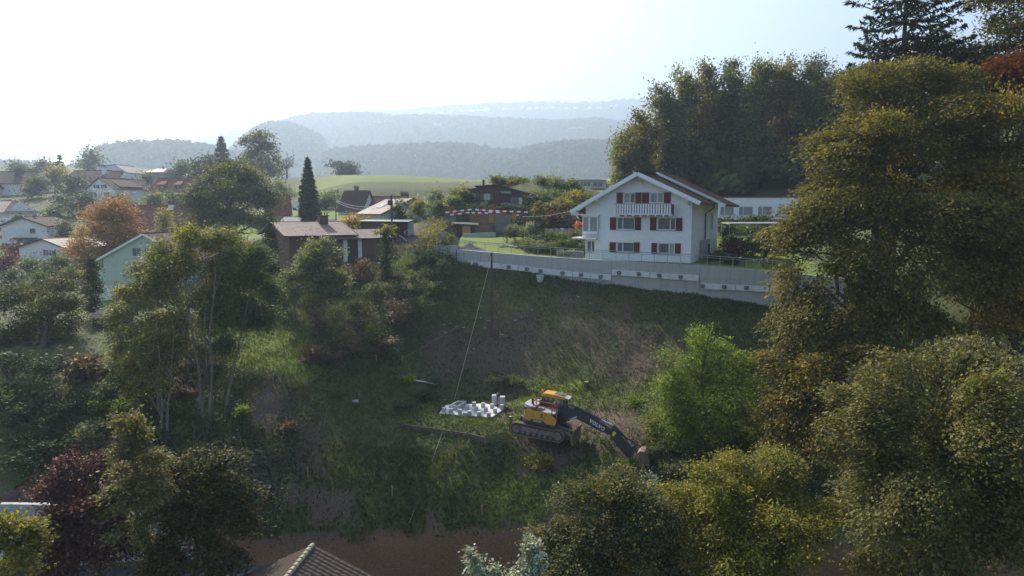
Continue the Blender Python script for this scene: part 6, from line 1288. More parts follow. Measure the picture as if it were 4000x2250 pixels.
def barrier(label, u0, v0, u1, v1, Y, n, first=0, Y1=None):
    a, b = P(u0, v0, Y), P(u1, v1, Y1 or Y); e = empty('barrier_board', a, 0, label, 'barrier', 'red-white barrier boards'); d = b - a
    for k in range(n): q = MB(); q.bar(d * (k / n), d * ((k + 1) / n), .04, .22); q.build('red_stripe' if (k + first) % 2 else 'white_stripe', M_bred if (k + first) % 2 else M_bwht, e)
    for t in (.06, .94): c = d * t; q = MB(); q.bar(c + Vector((0, .06, -.75)), c + Vector((0, .06, .1)), .06); q.build('stake', M_woodgrey, e)
barrier('upper striped barrier board climbing at the left end of the row', 1740, 830, 1842, 818, 98, 7); barrier('lower striped barrier board at the left end above the grass bank', 1758, 839, 1834, 830, 97.6, 5)
barrier('long level striped barrier board in front of the cabin', 1857, 819, 1962, 825, 97.5, 8); barrier('striped barrier board sloping to the right end of the row', 1964, 825, 2062, 829, 97.2, 7, 0, 96.2)
barrier('short lower striped board above the orange panel', 1908, 828, 1968, 831, 96.6, 4); barrier('low striped board above the lagging wall', 1842, 831, 1906, 832, 96.8, 5); barrier('small striped board at the right end by the ivy wall', 2018, 840, 2036, 841, 96, 2)
# pallet and blue cover by the cabin
p = P(1888, 806, 103.6); e = empty('pallet', p, 0, 'wooden pallet leaning below the cabin window', 'pallet')
for k in range(5): q = MB(); q.b2(-.45, .45, -.05 + .03 * k, 0 + .03 * k, -.1 + .14 * k, 0 + .14 * k); q.build('slat', pm('pallet_wood', (.40, .33, .24), None, 5, .8), e)
for x_ in (-.4, 0, .4): q = MB(); q.bar((x_, .06, -.1), (x_, .18, .6), .08); q.build('batten', M_wood, e)
p = P(1979, 797, 103.8); stone('blue_sheet', 'bright blue crumpled plastic sheet beside the cabin', p, (.4, .3, .25), pm('blue_plastic', (.05, .28, .50), None, 5, .4), None, 77)['category'] = 'sheet'
# pergola and lamps right of the chalet
p = P(2838, 945, 84.0); e = empty('pergola', p, 0, 'grey pergola roof on slim posts right of the chalet', 'pergola'); zt_ = P(2838, 876, 84).z - p.z
q = MB(); slope_slab(q, (0, -.8, zt_), (6.8, -.8, zt_ + .02), (6.8, 2.6, zt_ + .12), (0, 2.6, zt_ + .1), .12); q.build('roof', M_roofgrey, e)
for x_ in (.1, 3.3, 6.6): 
    for y_ in (-.7, 2.4): q = MB(); q.tube([(x_, y_, -1.2), (x_, y_, zt_)], .05, 6); q.build('post', M_zinc, e)
for u, v0, v1, Y, lb, gm in ((2826, 892, 962, 80.0, 'garden lamp with a white globe beside the chalet entrance', 1), (2917, 893, 950, 81.5, 'garden lamp with a small lantern head under the pergola', 0)):
    p = P(u, v1, Y); h_ = P(u, v0, Y).z - p.z; e = empty('garden_lamp', p, 0, lb, 'lamp'); MB().tube([(0, 0, -.6), (0, 0, h_)], .035, 6).build('post', M_dark, e)
    if gm: MB().lathe([(0, .34), (.1, .32), (.17, .2), (.17, .12), (.1, 0), (0, 0)], (0, 0, h_), 12).build('globe', M_whitepaint, e, smooth=True)
    else: MB().lathe([(0, .2), (.16, .16), (.14, .08), (.04, 0)], (0, 0, h_), 8).build('lantern', M_whiteold, e)
p = P(2898, 938, 79.5); e = empty('garden_bench', p, 0, 'low pale garden bench below the pergola', 'bench'); MB().b2(-.9, .9, -.2, .2, .4, .47).build('seat', M_whitepaint, e)
for x_ in (-.7, .7): MB().b2(x_ - .05, x_ + .05, -.18, .18, -.1, .4).build('leg', M_dark, e)
MB().b2(-.9, .9, .18, .23, .5, .8).build('backrest', M_woodgrey, e)
# garden terraces: stone rows, planter and statue
M_gard = pm('garden_stone', (.30, .26, .23), (.22, .19, .17), 3, .95, .3)
for k, (u0, u1, v, Y, h_) in enumerate(((2130, 2290, 914, 88.5, .35), (2128, 2285, 900, 90.5, .4))):
    a, b = P(u0, v, Y), P(u1, v - 2, Y); e = empty('stone_terrace', a, 0, ('lower' if k == 0 else 'upper') + ' low stone terrace edge in the garden left of the chalet', 'garden wall', 'garden terrace edges'); d = b - a; n_ = 9
    for j in range(n_): q = MB(); q.bar(d * (j / n_) + Vector((.02, .03 * (j % 2), 0)), d * ((j + 1) / n_) - Vector((.02, -.03 * (j % 2), 0)), .35, h_ + .05 * (j % 3)); q.build('stone', M_gard, e)
p = P(2266, 915, 86.5); e = empty('flower_urn', p, 0, 'tall stone urn filled with orange flowers left of the chalet', 'planter'); MB().lathe([(0, 0), (.22, 0), (.24, .12), (.12, .25), (.26, .7), (.34, .85), (.3, .85), (0, .8)], n=14).build('urn', M_gard, e)
o = link('flowers', bush_mesh('flowers', .5, .5, .75, leafmat('orange_flowers', (.45, .12, .04), (.60, .18, .06), (.65, .25, .10), .3), 5, 60, 10, .09), None, e, (0, 0, .6)); o['kind'] = 'stuff'
p = P(2252, 880, 87.5); e = empty('garden_statue', p, 0, 'small white garden statue beside the orange flower urn', 'statue'); MB().lathe([(0, -1.2), (.2, -1.2), (.16, -.2), (.2, 0), (0, 0)], n=10).build('plinth', M_gard, e); MB().tube([(0, 0, 0), (.02, 0, .25), (-.03, 0, .42)], [.11, .13, .07], 8).build('torso', M_whitepaint, e, smooth=True); MB().lathe([(0, .15), (.06, .1), (.06, .04), (0, 0)], (-.03, 0, .42), 8).build('head', M_whitepaint, e, smooth=True)
p = P(2085, 888, 88.5); e = empty('garden_statue', p, 0, 'slender grey garden statue rising above the white shrub', 'statue'); MB().lathe([(0, -1), (.18, -1), (.15, 0), (0, 0)], n=10).build('plinth', M_gard, e); MB().tube([(0, 0, 0), (0, 0, .35), (.02, 0, .62)], [.12, .12, .06], 8).build('torso', M_concpale, e, smooth=True); MB().lathe([(0, .16), (.07, .1), (.06, .04), (0, 0)], (.02, 0, .62), 8).build('head', M_concpale, e, smooth=True)
p = P(2196, 905, 87.8); e = empty('bird_bath', p, 0, 'small white bird bath on a pedestal in the garden', 'bird bath'); MB().lathe([(0, -.8), (.14, -.8), (.05, -.6), (.05, .22), (.22, .34), (.24, .40), (.2, .38), (0, .3)], n=12).build('basin', M_whitepaint, e)
for k, (u, v) in enumerate([(1968, 945), (1980, 948), (1992, 949), (2003, 951), (1958, 941), (2016, 952)]):
    p = P(u, v, 83.2 - .15 * k); stone('edging_stone', 'rounded pale boulder edging the flower bed on the lawn', (p.x, p.y, lz(p.x, p.y) + .08), (.26, .2, .17), pm('pale_boulder', (.45, .44, .41), (.36, .35, .33), 4, .9), 'boulders edging the bed', 50 + k)
a, b = P(2175, 1000, 76.4), P(2280, 1005, 75.9); e = empty('planting_wall', (a.x, a.y, lz(a.x, a.y)), 0, 'low grey stone planting wall at the left corner of the chalet', 'garden wall'); MB().bar(Vector((0, .5, .2)), Vector((b.x - a.x, b.y - a.y + .5, .2)), .4, .9).build('wall_body', M_gard, e); MB().b2(.1, 1.3, -.3, .1, 0, .45).build('wooden_bench', M_woodgrey, e)
p = P(968, 972, 78.5); e = empty('flower_box', p, 0, 'window box with red flowers at the left end of the bungalow', 'planter'); MB().b2(-.6, .6, -.15, .15, -.15, .1).build('box', M_whiteold, e); o = link('flowers', bush_mesh('flowers', .7, .3, .55, leafmat('red_flowers', (.45, .02, .03), (.60, .04, .04), (.65, .35, .1), .3), 3, 40, 8, .08), None, e); o['kind'] = 'stuff'
M_net = pm('green_net', (.02, .30, .16), (.02, .24, .13), 6, .7)
p = on(1000, 1990, .05); tag(MB().tube([Vector((-.25, -.3, 0)), Vector((-.12, -.1, .3)), Vector((.1, .05, .5)), Vector((.16, .1, .55))], [.03, .06, .05, .02], 6).build('drain_hose', M_net, None, loc=p), 'green drain hose hanging out of the bank above the road', 'hose')
# fallen logs and dead branches on the left slope
for k, (u0, v0, u1, v1, r_, lb) in enumerate([(465, 1570, 640, 1515, .11, 'long pale fallen trunk lying across the bramble slope'), (650, 1512, 760, 1475, .09, 'upper end of a fallen trunk behind the maple stems'), (335, 1560, 385, 1535, .10, 'short dark fallen log among the brambles at left'), (620, 1785, 690, 1710, .05, 'thin dead branch leaning on the dark slope'), (70, 1898, 210, 1875, .05, 'thin dead branch lying above the roadside wall'), (2440, 1720, 2490, 1765, .09, 'short brown log lying behind the excavator bucket'), (790, 1690, 815, 1760, .04, 'forked dead branch below the maple stems')]):
    a, b = on(u0, v0, .25), on(u1, v1, .25); m_ = (b - a) * .5 + Vector((0, 0, .08)); e = empty('fallen_log', a, 0, lb, 'log'); MB().tube([Vector(), m_, b - a], [r_, r_ * .85, r_ * .55], 8).build('trunk_wood', M_barkpale if k in (0, 1, 4) else M_bark, e); MB().tube([m_, m_ + Vector((.25, -.1, .5))], [r_ * .4, .01], 5).build('side_branch', M_bark, e)
# ================================================================== TREES
def LB(*rows): return [PL(*r) for r in rows]
beech = dict(spread=.58, flat=.24, droop=.42, hue=(0, .64), inner=.10, updir=.6, sub=6, shell=(.78, 1.06))
# ---- right: the big drooping beech and its neighbours
tree('beech_tree', 'huge drooping beech with yellowing leaves filling the right side', T(3400, 54), LB((3440,430,53,140,130),(3560,400,55,220,150),(3320,610,52,130,130),(3440,620,50,260,180),(3700,590,52,260,200),(3200,800,51,130,130),(3340,830,49,220,180),(3620,850,49,260,200),(3090,950,51,95,90),(3240,1040,48,200,150),(3500,1080,47,250,190),(3100,1180,50,90,100),(3250,1270,47,200,150),(3480,1300,46,230,150),(3120,1370,47,100,110)),
     ML_beech, 11, 5600, 22, .112, M_bark, .55, nlimb=3, **beech)
tree('beech_tree', 'brown-tinged beech cut by the right edge of the picture', T(4030, 47), LB((3930,560,49,170,160),(3990,760,48,200,160),(3880,900,47,170,150),(3980,1080,46,190,150),(3830,1180,46,150,130),(3940,1300,45,180,110),(3790,1010,47,110,110)),
     ML_beech, 12, 2400, 21, .112, M_bark, .42, nlimb=3, **{**beech, 'hue': (.25, .95)})
tree('tall_beech', 'tall thin-crowned tree with a pale stem at the top right corner', T(3835, 61), LB((3960,40,60,150,110),(3830,60,61,90,100),(3950,190,59,150,100),(3760,250,61,90,110),(3900,330,59,150,110),(3700,300,62,110,90),(3800,420,60,170,110),(3990,420,57,130,130),(3900,480,57,140,110),(3650,200,62,60,60)),
     ML_beech, 13, 2000, 18, .13, M_barkpale, .26, nlimb=3, **{**beech, 'spread': .7})
tree('rust_maple', 'small rust-orange maple glowing among the beeches at the right edge', T(3975, 55), LB((3960,285,55,90,45),(3905,270,55.5,60,35),(4010,240,55,70,50),(3990,330,55,70,40)), ML_rust, 14, 420, 13, .13, M_bark, .2, spread=.5, flat=.3, droop=.3)
tree('beech_sapling', 'lower beech spreading under the big beech below the wall end', T(3130, 46.5), LB((3050,1480,47,90,90),(3160,1530,45,150,120),(3080,1640,45,120,110),(3260,1500,45,140,120),(3210,1680,44,150,110),(3330,1420,45.5,150,120),(3050,1760,44,90,80)), ML_beech, 15, 1900, 20, .10, M_bark, .22, nlimb=3, **{**beech, 'spread': .5, 'hue': (.05, .85)})
tree('sycamore_tree', 'broad sycamore with pale leaf undersides at the bottom right', T(3640, 31), LB((3380,1580,32.5,140,120),(3560,1490,32.5,170,120),(3740,1440,32.5,150,90),(3900,1500,32,170,120),(3330,1780,31.5,170,180),(3580,1760,30.5,250,220),(3880,1760,30.5,260,260),(3420,2030,30,230,210),(3720,2060,29.5,290,250),(3990,2050,29.5,200,260),(3550,2230,29,220,140)),
     leafmat('leaf_sycamore', (.084, .096, .028), (.168, .165, .050), (.310, .230, .105), .42, .55, .22), 16, 4800, 21, .078, M_bark, .4, nlimb=3, spread=.36, flat=.35, droop=.25, hue=(0, .8), inner=.10, sub=6, shell=(.78, 1.06), reach=(.5, 1.08))
tree('young_cherry', 'slender bright green young tree right of the excavator bucket', T(2745, 49.5), LB((2765,1330,50,75,65),(2700,1440,50,125,95),(2840,1420,50.5,110,100),(2600,1580,49.5,110,110),(2750,1590,49.2,160,130),(2890,1560,50.5,110,120),(2640,1740,49,120,100),(2800,1760,49,140,110),(2900,1700,49.5,90,100)),
     ML_fresh, 17, 2100, 17, .09, M_bark, .13, nlimb=3, spread=.42, flat=.4, droop=.35, hue=(0, .8), inner=.15, low=-.9)
tree('field_maple', 'green-gold bushy tree at the bottom beside the dark slope', T(2380, 31), LB((2420,1920,31.5,110,65),(2300,2010,31.2,120,90),(2480,2050,31,140,110),(2210,2130,30.6,120,100),(2380,2170,30.2,180,120),(2540,2180,30.4,130,120),(2250,2260,30,160,90)),
     leafmat('leaf_field_maple', (.055, .072, .034), (.105, .120, .050), (.250, .185, .035), .4), 18, 2600, 20, .070, M_bark, .2, nlimb=2, spread=.30, flat=.45, droop=.15, hue=(.05, .9), inner=.1, sub=8, reach=(.5, 1.2))
tree('yellow_hazel', 'yellowing hazel thicket at the bottom between the maple and sycamore', T(2860, 30), LB((2690,1990,31.6,110,80),(2830,1930,31.8,130,90),(2980,1860,32.2,160,90),(2960,2010,31,150,100),(3110,1960,31.6,130,110),(2720,2130,30.6,130,100),(2900,2160,30,170,120),(3090,2150,30,170,130),(2780,2250,29.6,150,90),(3000,2260,29.4,190,90)),
     ML_yellow, 19, 3400, 20, .070, M_bark, .14, trunks=[((0, 0, -.3), (-1.2, .4, 9.5), .12), ((.3, 0, -.3), (1.2, .8, 11), .13), ((-.2, .3, -.3), (.2, 1.0, 10), .1), ((.5, .3, -.3), (2.4, .6, 9), .1)], nlimb=1, spread=.31, flat=.45, droop=.15, hue=(.0, .75), inner=.1, sub=8, reach=(.5, 1.2))
tree('whitebeam_shoots', 'upright whitebeam shoots with silvery leaves at the bottom edge', T(1940, 27), LB((1850,2195,27.4,24,45),(1838,2160,27.4,14,24),(1872,2240,27.2,30,40),(1932,2225,27.2,16,34),(2070,2130,28,30,50),(2095,2190,27.8,45,60),(2050,2240,27.4,70,60),(2010,2270,27.2,70,40)), ML_silver, 20, 420, 11, .075, M_barkpale, .06,
     trunks=[((-.6, .1, -.3), (-1.3, .4, 6.2), .05), ((.2, 0, -.3), (-.1, .1, 5.8), .05), ((.9, 0, -.3), (1.3, .8, 6.4), .05), ((.7, 0, -.3), (.9, .5, 5.6), .05)], nlimb=1, spread=.16, flat=.6, droop=.1, hue=(0, .95), low=-1)
bush('silver_shrub', 'small silvery shrub below the excavator bucket', G(2530, 1930), .9, 1.5, ML_silver, 7, 50, 9, .1)
# ---- spruce at the top right
spruce('spruce', 'tall dark spruce towering over the beeches at top right', T(3478, 62), 36.5, 9.3, ML_needle, 21, whorls=40, per=10, leaf=.30, trunk_r=.42, hang=1.3, rise=.14, nl=120, power=.62, cut=8)
# ---- wood edge behind the chalet
WE = [(2425,545,34,118,'leftmost, low tree of the wood edge left of the chalet roof'),(2500,460,55,116,'second tree of the wood edge, just above the chalet ridge'),(2585,360,72,119,'third tree of the wood edge, rising behind the chalet gable'),(2670,300,70,121,'fourth tree of the wood edge behind the chalet'),(2760,270,66,122,'fifth tree of the wood edge, upright and dense'),(2860,265,64,121,'sixth tree of the wood edge, above the chalet eave'),(2960,258,66,119,'open-crowned tree of the wood edge showing sky between limbs'),(3065,255,72,118,'tall wood edge tree above the long white building'),(3170,262,90,117,'wood edge tree beside the dark spruce'),(3280,300,95,116,'rightmost wood edge tree, half hidden by the beech')]
for k, (u, vt, hw, Y, lb) in enumerate(WE):
    rng = np.random.default_rng(100 + k); b = T(u, Y); vb = 770; L = []
    for j in range(9):
        f = j / 8; v = vt + 35 + ((690 if k < 3 else 590) - vt) * f; L.append(PL(u + rng.uniform(-.55, .55) * hw * (.5 + .8 * f), v, Y + rng.uniform(-2.5, 2), hw * rng.uniform(.42, .62) * (.7 + .5 * math.sin(math.pi * min(1, f + .25))), 52 * rng.uniform(.8, 1.15)))
    tree('wood_edge_tree', lb, b, L, [ML_maple, ML_beech, ML_walnut][k % 3], 110 + k, 620, 17, .21, M_bark, .4, nlimb=2, group='trees of the wood edge behind the chalet', spread=.95, flat=.4, droop=.25, hue=(.0, .75), inner=.3)
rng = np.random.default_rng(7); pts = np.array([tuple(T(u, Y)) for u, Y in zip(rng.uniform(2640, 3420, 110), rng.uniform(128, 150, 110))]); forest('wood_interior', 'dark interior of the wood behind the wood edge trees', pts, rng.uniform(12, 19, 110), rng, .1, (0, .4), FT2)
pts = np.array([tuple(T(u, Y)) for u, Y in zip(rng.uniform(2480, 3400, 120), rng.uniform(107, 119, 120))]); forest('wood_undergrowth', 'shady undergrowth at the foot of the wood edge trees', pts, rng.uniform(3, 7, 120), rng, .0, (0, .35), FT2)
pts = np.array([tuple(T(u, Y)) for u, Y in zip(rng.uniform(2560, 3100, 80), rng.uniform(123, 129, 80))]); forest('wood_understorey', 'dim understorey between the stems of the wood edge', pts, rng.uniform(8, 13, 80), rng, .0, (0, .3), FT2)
# ---- left: the maples
tree('maple_tree', 'tall three-stemmed maple in the left middle with yellow-green crown', T(770, 50.5), LB((770,945,56,110,60),(860,960,56.5,90,60),(650,1010,56,80,70),(730,1060,55,120,90),(900,1050,56,90,80),(580,1090,56,80,70),(640,1150,55,110,90),(790,1170,54.5,110,90),(520,1190,56,85,70),(600,1260,55,90,60),(700,1270,54.5,70,50),(840,1260,54.5,80,60),(690,1360,53.5,60,45),(790,1370,53.5,55,45),(850,1085,55.5,65,55)),
     ML_maple, 31, 3200, 16, .10, M_barkpale, .16, trunks=[((0, 0, -.4), (-2.2, 2.6, 11), .17), ((.25, .1, -.4), (.2, 3, 12.5), .15), ((-.3, .1, -.4), (-.6, 3.5, 11.5), .13)], nlimb=1, spread=.42, flat=.6, droop=.12, hue=(0, .92), inner=.25, tight=True)
tree('maple_tree', 'lower maple with two bare stems left of the tall maple', T(603, 48.8), LB((560,1390,51,100,60),(500,1320,52,80,65),(630,1330,51.5,80,60),(540,1460,50.5,75,45),(600,1440,50.5,60,40),(470,1250,53,60,60),(620,1500,50,45,30),(470,1400,52,60,55),(530,1540,50,50,40),(660,1420,51,50,50)),
     ML_maple, 32, 1300, 14, .095, M_barkpale, .12, trunks=[((-.15, 0, -.4), (-1.0, 1.8, 8.2), .11), ((.2, 0, -.4), (.2, 2.0, 8.0), .11)], nlimb=1, spread=.36, flat=.55, droop=.15, hue=(.1, .98), inner=.2, tight=True)
tree('ash_tree', 'feathery green ash on a leaning stem right of the tall maple', T(850, 51.5), LB((985,1010,55.5,75,55),(940,1090,55,110,80),(1020,1130,55.5,70,80),(900,1190,54.5,100,90),(1000,1230,55,90,90),(930,1280,54,100,70),(1030,1270,54.5,45,50),(870,1370,53,55,55),(845,1480,52,30,60)),
     ML_green, 33, 2300, 14, .09, M_barkpale, .13, trunks=[((0, 0, -.4), (1.6, 3.2, 11), .12), ((-.25, .1, -.4), (-.3, 1.2, 6), .07)], nlimb=1, spread=.40, flat=.5, droop=.3, hue=(0, .8), inner=.2, tight=True)
tree('hornbeam', 'broad dark green tree filling the left edge below the white houses', T(130, 58), LB((110,1150,63,110,55),(230,1130,63,60,45),(280,1210,62.5,60,60),(40,1210,62,110,80),(170,1230,61.5,120,80),(250,1310,61,90,80),(90,1340,60.5,150,100),(210,1410,60,110,80),(20,1440,59,130,90),(300,1400,60.5,45,60),(150,1480,58,130,60),(30,1540,57,120,70)),
     leafmat('leaf_hornbeam', (.048, .058, .022), (.090, .100, .026), (.170, .150, .030), .42), 34, 2400, 16, .10, M_bark, .28, nlimb=2, spread=.46, flat=.55, droop=.12, hue=(0, .85), inner=.25, tight=True)
tree('whitebeam', 'rounded grey-green whitebeam in front of the bungalow', T(1215, 65), LB((1235,975,67,60,40),(1180,1040,66.5,80,60),(1290,1030,67,70,55),(1140,1110,66,55,60),(1220,1110,66,90,60),(1310,1110,66.5,60,60),(1250,1170,65.5,80,40),(1330,1160,66,50,40)), ML_grey, 35, 1300, 12, .12, M_barkpale, .12, trunks=[((0, 0, -.4), (.2, 1.2, 6.5), .11), ((-1.9, .3, -.4), (-1.6, 1.2, 5.5), .09), ((.8, 0, -.4), (1.8, 1.0, 5.5), .08)], nlimb=1, spread=.40, flat=.4, droop=.2, hue=(0, .95))
def column(name, label, u, vt, vb, hw, Y, mat, seed, n, leaf, lean=0.0):
    b = T(u, Y); zt = P(u, vt, Y).z; h = zt - b.z; w_ = hw / px(Y); L = [(b.x + lean * f, b.y, b.z + h * f, w_ * s, w_ * s, h * .16) for f, s in ((.12, .85), (.3, 1.0), (.5, .98), (.68, .82), (.84, .55), (.95, .25))]
    return tree(name, label, b, L, mat, seed, n, 10, leaf, M_bark, .12, nlimb=1, spread=.30, flat=.6, droop=-.4, hue=(0, .7), low=-1, updir=.1)
column('thuja', 'dark columnar thuja in front of the pale green house', 360, 1018, 1240, 42, 71, ML_dark, 41, 420, .11)
column('thuja', 'tall dark conifer column at the left end of the bungalow', 1062, 868, 1190, 45, 72.5, leafmat('leaf_thuja_brownish', (.026, .034, .016), (.045, .052, .022), (.085, .062, .030), .25), 42, 560, .11)
column('ivy_snag', 'leaning ivy-clad trunk with a tuft of yellow leaves beside the annex', 1500, 905, 1045, 32, 74, ML_dark, 43, 260, .11, .3)
_sn = bpy.data.objects['ivy_snag']; _r = np.random.default_rng(44); _L = np.array(LB((1500,900,74,38,18),(1480,918,74,25,14),(1522,915,74,25,16))); _L[:, :3] -= np.array(_sn.location); (v, f, t), c = crown_cloud(_L, 90, 10, .10, _r, spread=.25); link('leaf_tuft', np_mesh('leaf_tuft', v, f, ML_yellow, t), None, _sn)
# ---- bottom left
tree('copper_plum', 'dark red-leaved plum tree at the bottom left', T(300, 34.5), LB((290,1840,36,70,55),(380,1830,36,60,40),(230,1930,35.5,90,60),(340,1950,35,110,80),(210,2060,35,110,80),(360,2090,34.5,120,90),(160,2180,34,110,80),(320,2220,34,140,90),(460,2150,34.5,80,90)), ML_red, 51, 1700, 13, .10, M_bark, .2, nlimb=2, spread=.38, flat=.38, droop=.3, hue=(0, .9), inner=.2)
def scots(name, label, u, Y, vt, mat, seed):
    b = T(u, Y); rng = np.random.default_rng(seed); L = [PL(u + a, v, Y + rng.uniform(-.4, .4), r_, q_) for a, v, r_, q_ in ((-45,1660,45,35),(-25,1705,60,40),(10,1760,80,45),(-60,1790,60,40),(60,1810,60,35),(-30,1850,90,40),(70,1890,70,40),(-80,1920,80,40),(20,1960,90,40),(-90,2010,70,30),(80,2020,60,30),(-40,2080,80,30))]
    return tree(name, label, b, L, mat, seed, 1300, 12, .085, M_barkpale, .19, trunks=[((0, 0, -.4), tuple(np.array(P(u - 45, vt, Y)) - np.array(b)), .19)], nlimb=2, spread=.30, flat=.35, droop=.3, hue=(0, .9), inner=.15)
scots('larch', 'slim olive-brown larch with a bare grey trunk at the bottom left', 545, 34, 1640, ML_larch, 52)
tree('hornbeam', 'dark green hornbeam with rusty top between the larch and the tiled roof', T(800, 35), LB((800,1800,36,75,40),(880,1820,36,65,45),(720,1850,36,80,55),(830,1900,35.5,110,70),(930,1930,35.5,60,70),(680,1960,35,80,70),(800,2040,35,130,90),(920,2050,35,70,90),(680,2110,34.5,90,90),(820,2180,34.2,150,100),(640,2230,34,90,70)),
     leafmat('leaf_hornbeam_rusty', (.036, .048, .020), (.075, .080, .026), (.190, .115, .030), .4), 53, 2100, 13, .095, M_bark, .2, nlimb=2, spread=.36, flat=.35, droop=.3, hue=(0, .85))
tree('yellow_maple', 'small yellow-green maple in the bottom left corner', T(70, 31), LB((60,2060,31.5,70,40),(120,2090,31.5,50,40),(20,2130,31.2,70,50),(100,2160,31,70,45),(40,2240,31,90,40)), ML_yellow, 54, 520, 12, .095, M_bark, .09, nlimb=3, spread=.33, flat=.4, hue=(0, .8), droop=.25)
bush('low_hazel', 'pale yellow-green low shrub under the bottom left maple', T(75, 30.2), 1.6, 2.2, ML_yellow, 5, 60, 10, .09)
# ---- village trees
tree('orange_tree', 'rounded orange autumn tree among the village houses', T(435, 114), LB((440,815,116,55,45),(400,860,116,70,45),(480,870,116,65,50),(360,930,115,80,50),(440,940,114,100,55),(510,950,115,60,50),(390,1000,114,90,45),(320,990,115,40,50),(470,1010,114,80,40),(340,1060,113,60,40)), ML_orange, 61, 1100, 15, .19, M_bark, .35, nlimb=2, spread=.75, flat=.4, droop=.2, hue=(0, .85))
tree('walnut_tree', 'big rounded dark green walnut left of the red roof', T(905, 112), LB((900,690,114,90,45),(830,730,114,80,50),(980,720,114,80,50),(780,800,113,75,60),(900,790,112,110,70),(1020,800,113,75,65),(800,880,112,80,55),(920,880,112,110,60),(1030,890,113,65,50),(860,940,112,90,40)), ML_walnut, 62, 2900, 17, .17, M_bark, .45, nlimb=2, spread=.8, flat=.6, droop=.1, hue=(0, .85), inner=.4, tight=True)
spruce('spruce', 'slim pointed dark spruce standing before the meadow', T(1215, 124), P(1215, 615, 124).z - T(1215, 124).z, 2.3, ML_needle, 63, whorls=46, per=9, leaf=.46, trunk_r=.2, hang=.9, nl=26, power=.75, rise=.12)
spruce('spruce', 'broad hazy spruce above the village left of the birch', T(886, 240), P(886, 530, 240).z - T(886, 240).z, 4.4, ML_needleblue, 64, whorls=22, per=9, leaf=.8, trunk_r=.25, hang=.3, nl=30, power=.8)
spruce('spruce', 'small blue-grey spruce on the far left skyline', T(262, 250), P(262, 603, 250).z - T(262, 250).z, 3.0, ML_needleblue, 65, whorls=14, per=9, leaf=.75, trunk_r=.2, hang=.2, nl=24, power=.9)
tree('birch', 'hazy drooping birch right of the village spruce', T(1010, 222), LB((1010,545,222,45,35),(980,580,222,45,40),(1045,590,222,40,40),(1010,620,222,70,40),(965,640,222,40,40),(1060,650,222,40,50),(1010,680,221,75,40)), ML_walnut, 66, 420, 10, .42, M_barkpale, .3, spread=1.1, flat=.5, droop=.9, hue=(.1, .8))
# the leafless tree on the meadow crest
b = T(1133, 262); e = empty('bare_tree', b, 0, 'leafless fruit tree on the meadow crest', 'tree'); rng = np.random.default_rng(3); h = P(1133, 608, 262).z - b.z; paths = [([(0, 0, -.3), (.1, 0, h * .25), (0, 0, h * .42)], [.42, .34, .28])]; tips = []
for k in range(7):
    a = k * .9; r_ = h * .5 * rng.uniform(.6, 1.0); end = np.array([math.cos(a) * r_, math.sin(a) * r_ * .6, h * rng.uniform(.6, 1.0)]); lp = limb((0, 0, h * rng.uniform(.25, .42)), end, rng, .1, 6); paths.append((lp, list(np.linspace(.22, .07, 6))))
    for j in range(5):
        s_ = np.array(lp[rng.integers(2, 6)]); e2 = s_ + rng.normal(size=3) * h * .16 + np.array([0, 0, h * .07]); paths.append((limb(s_, e2, rng, .05, 4), [.09, .07, .06, .05]))
        for q_ in range(2): paths.append((limb(e2, e2 + rng.normal(size=3) * h * .08, rng, 0, 3), [.06, .05, .04]))
tube_np(paths, 5).build('trunk', M_bark, e)
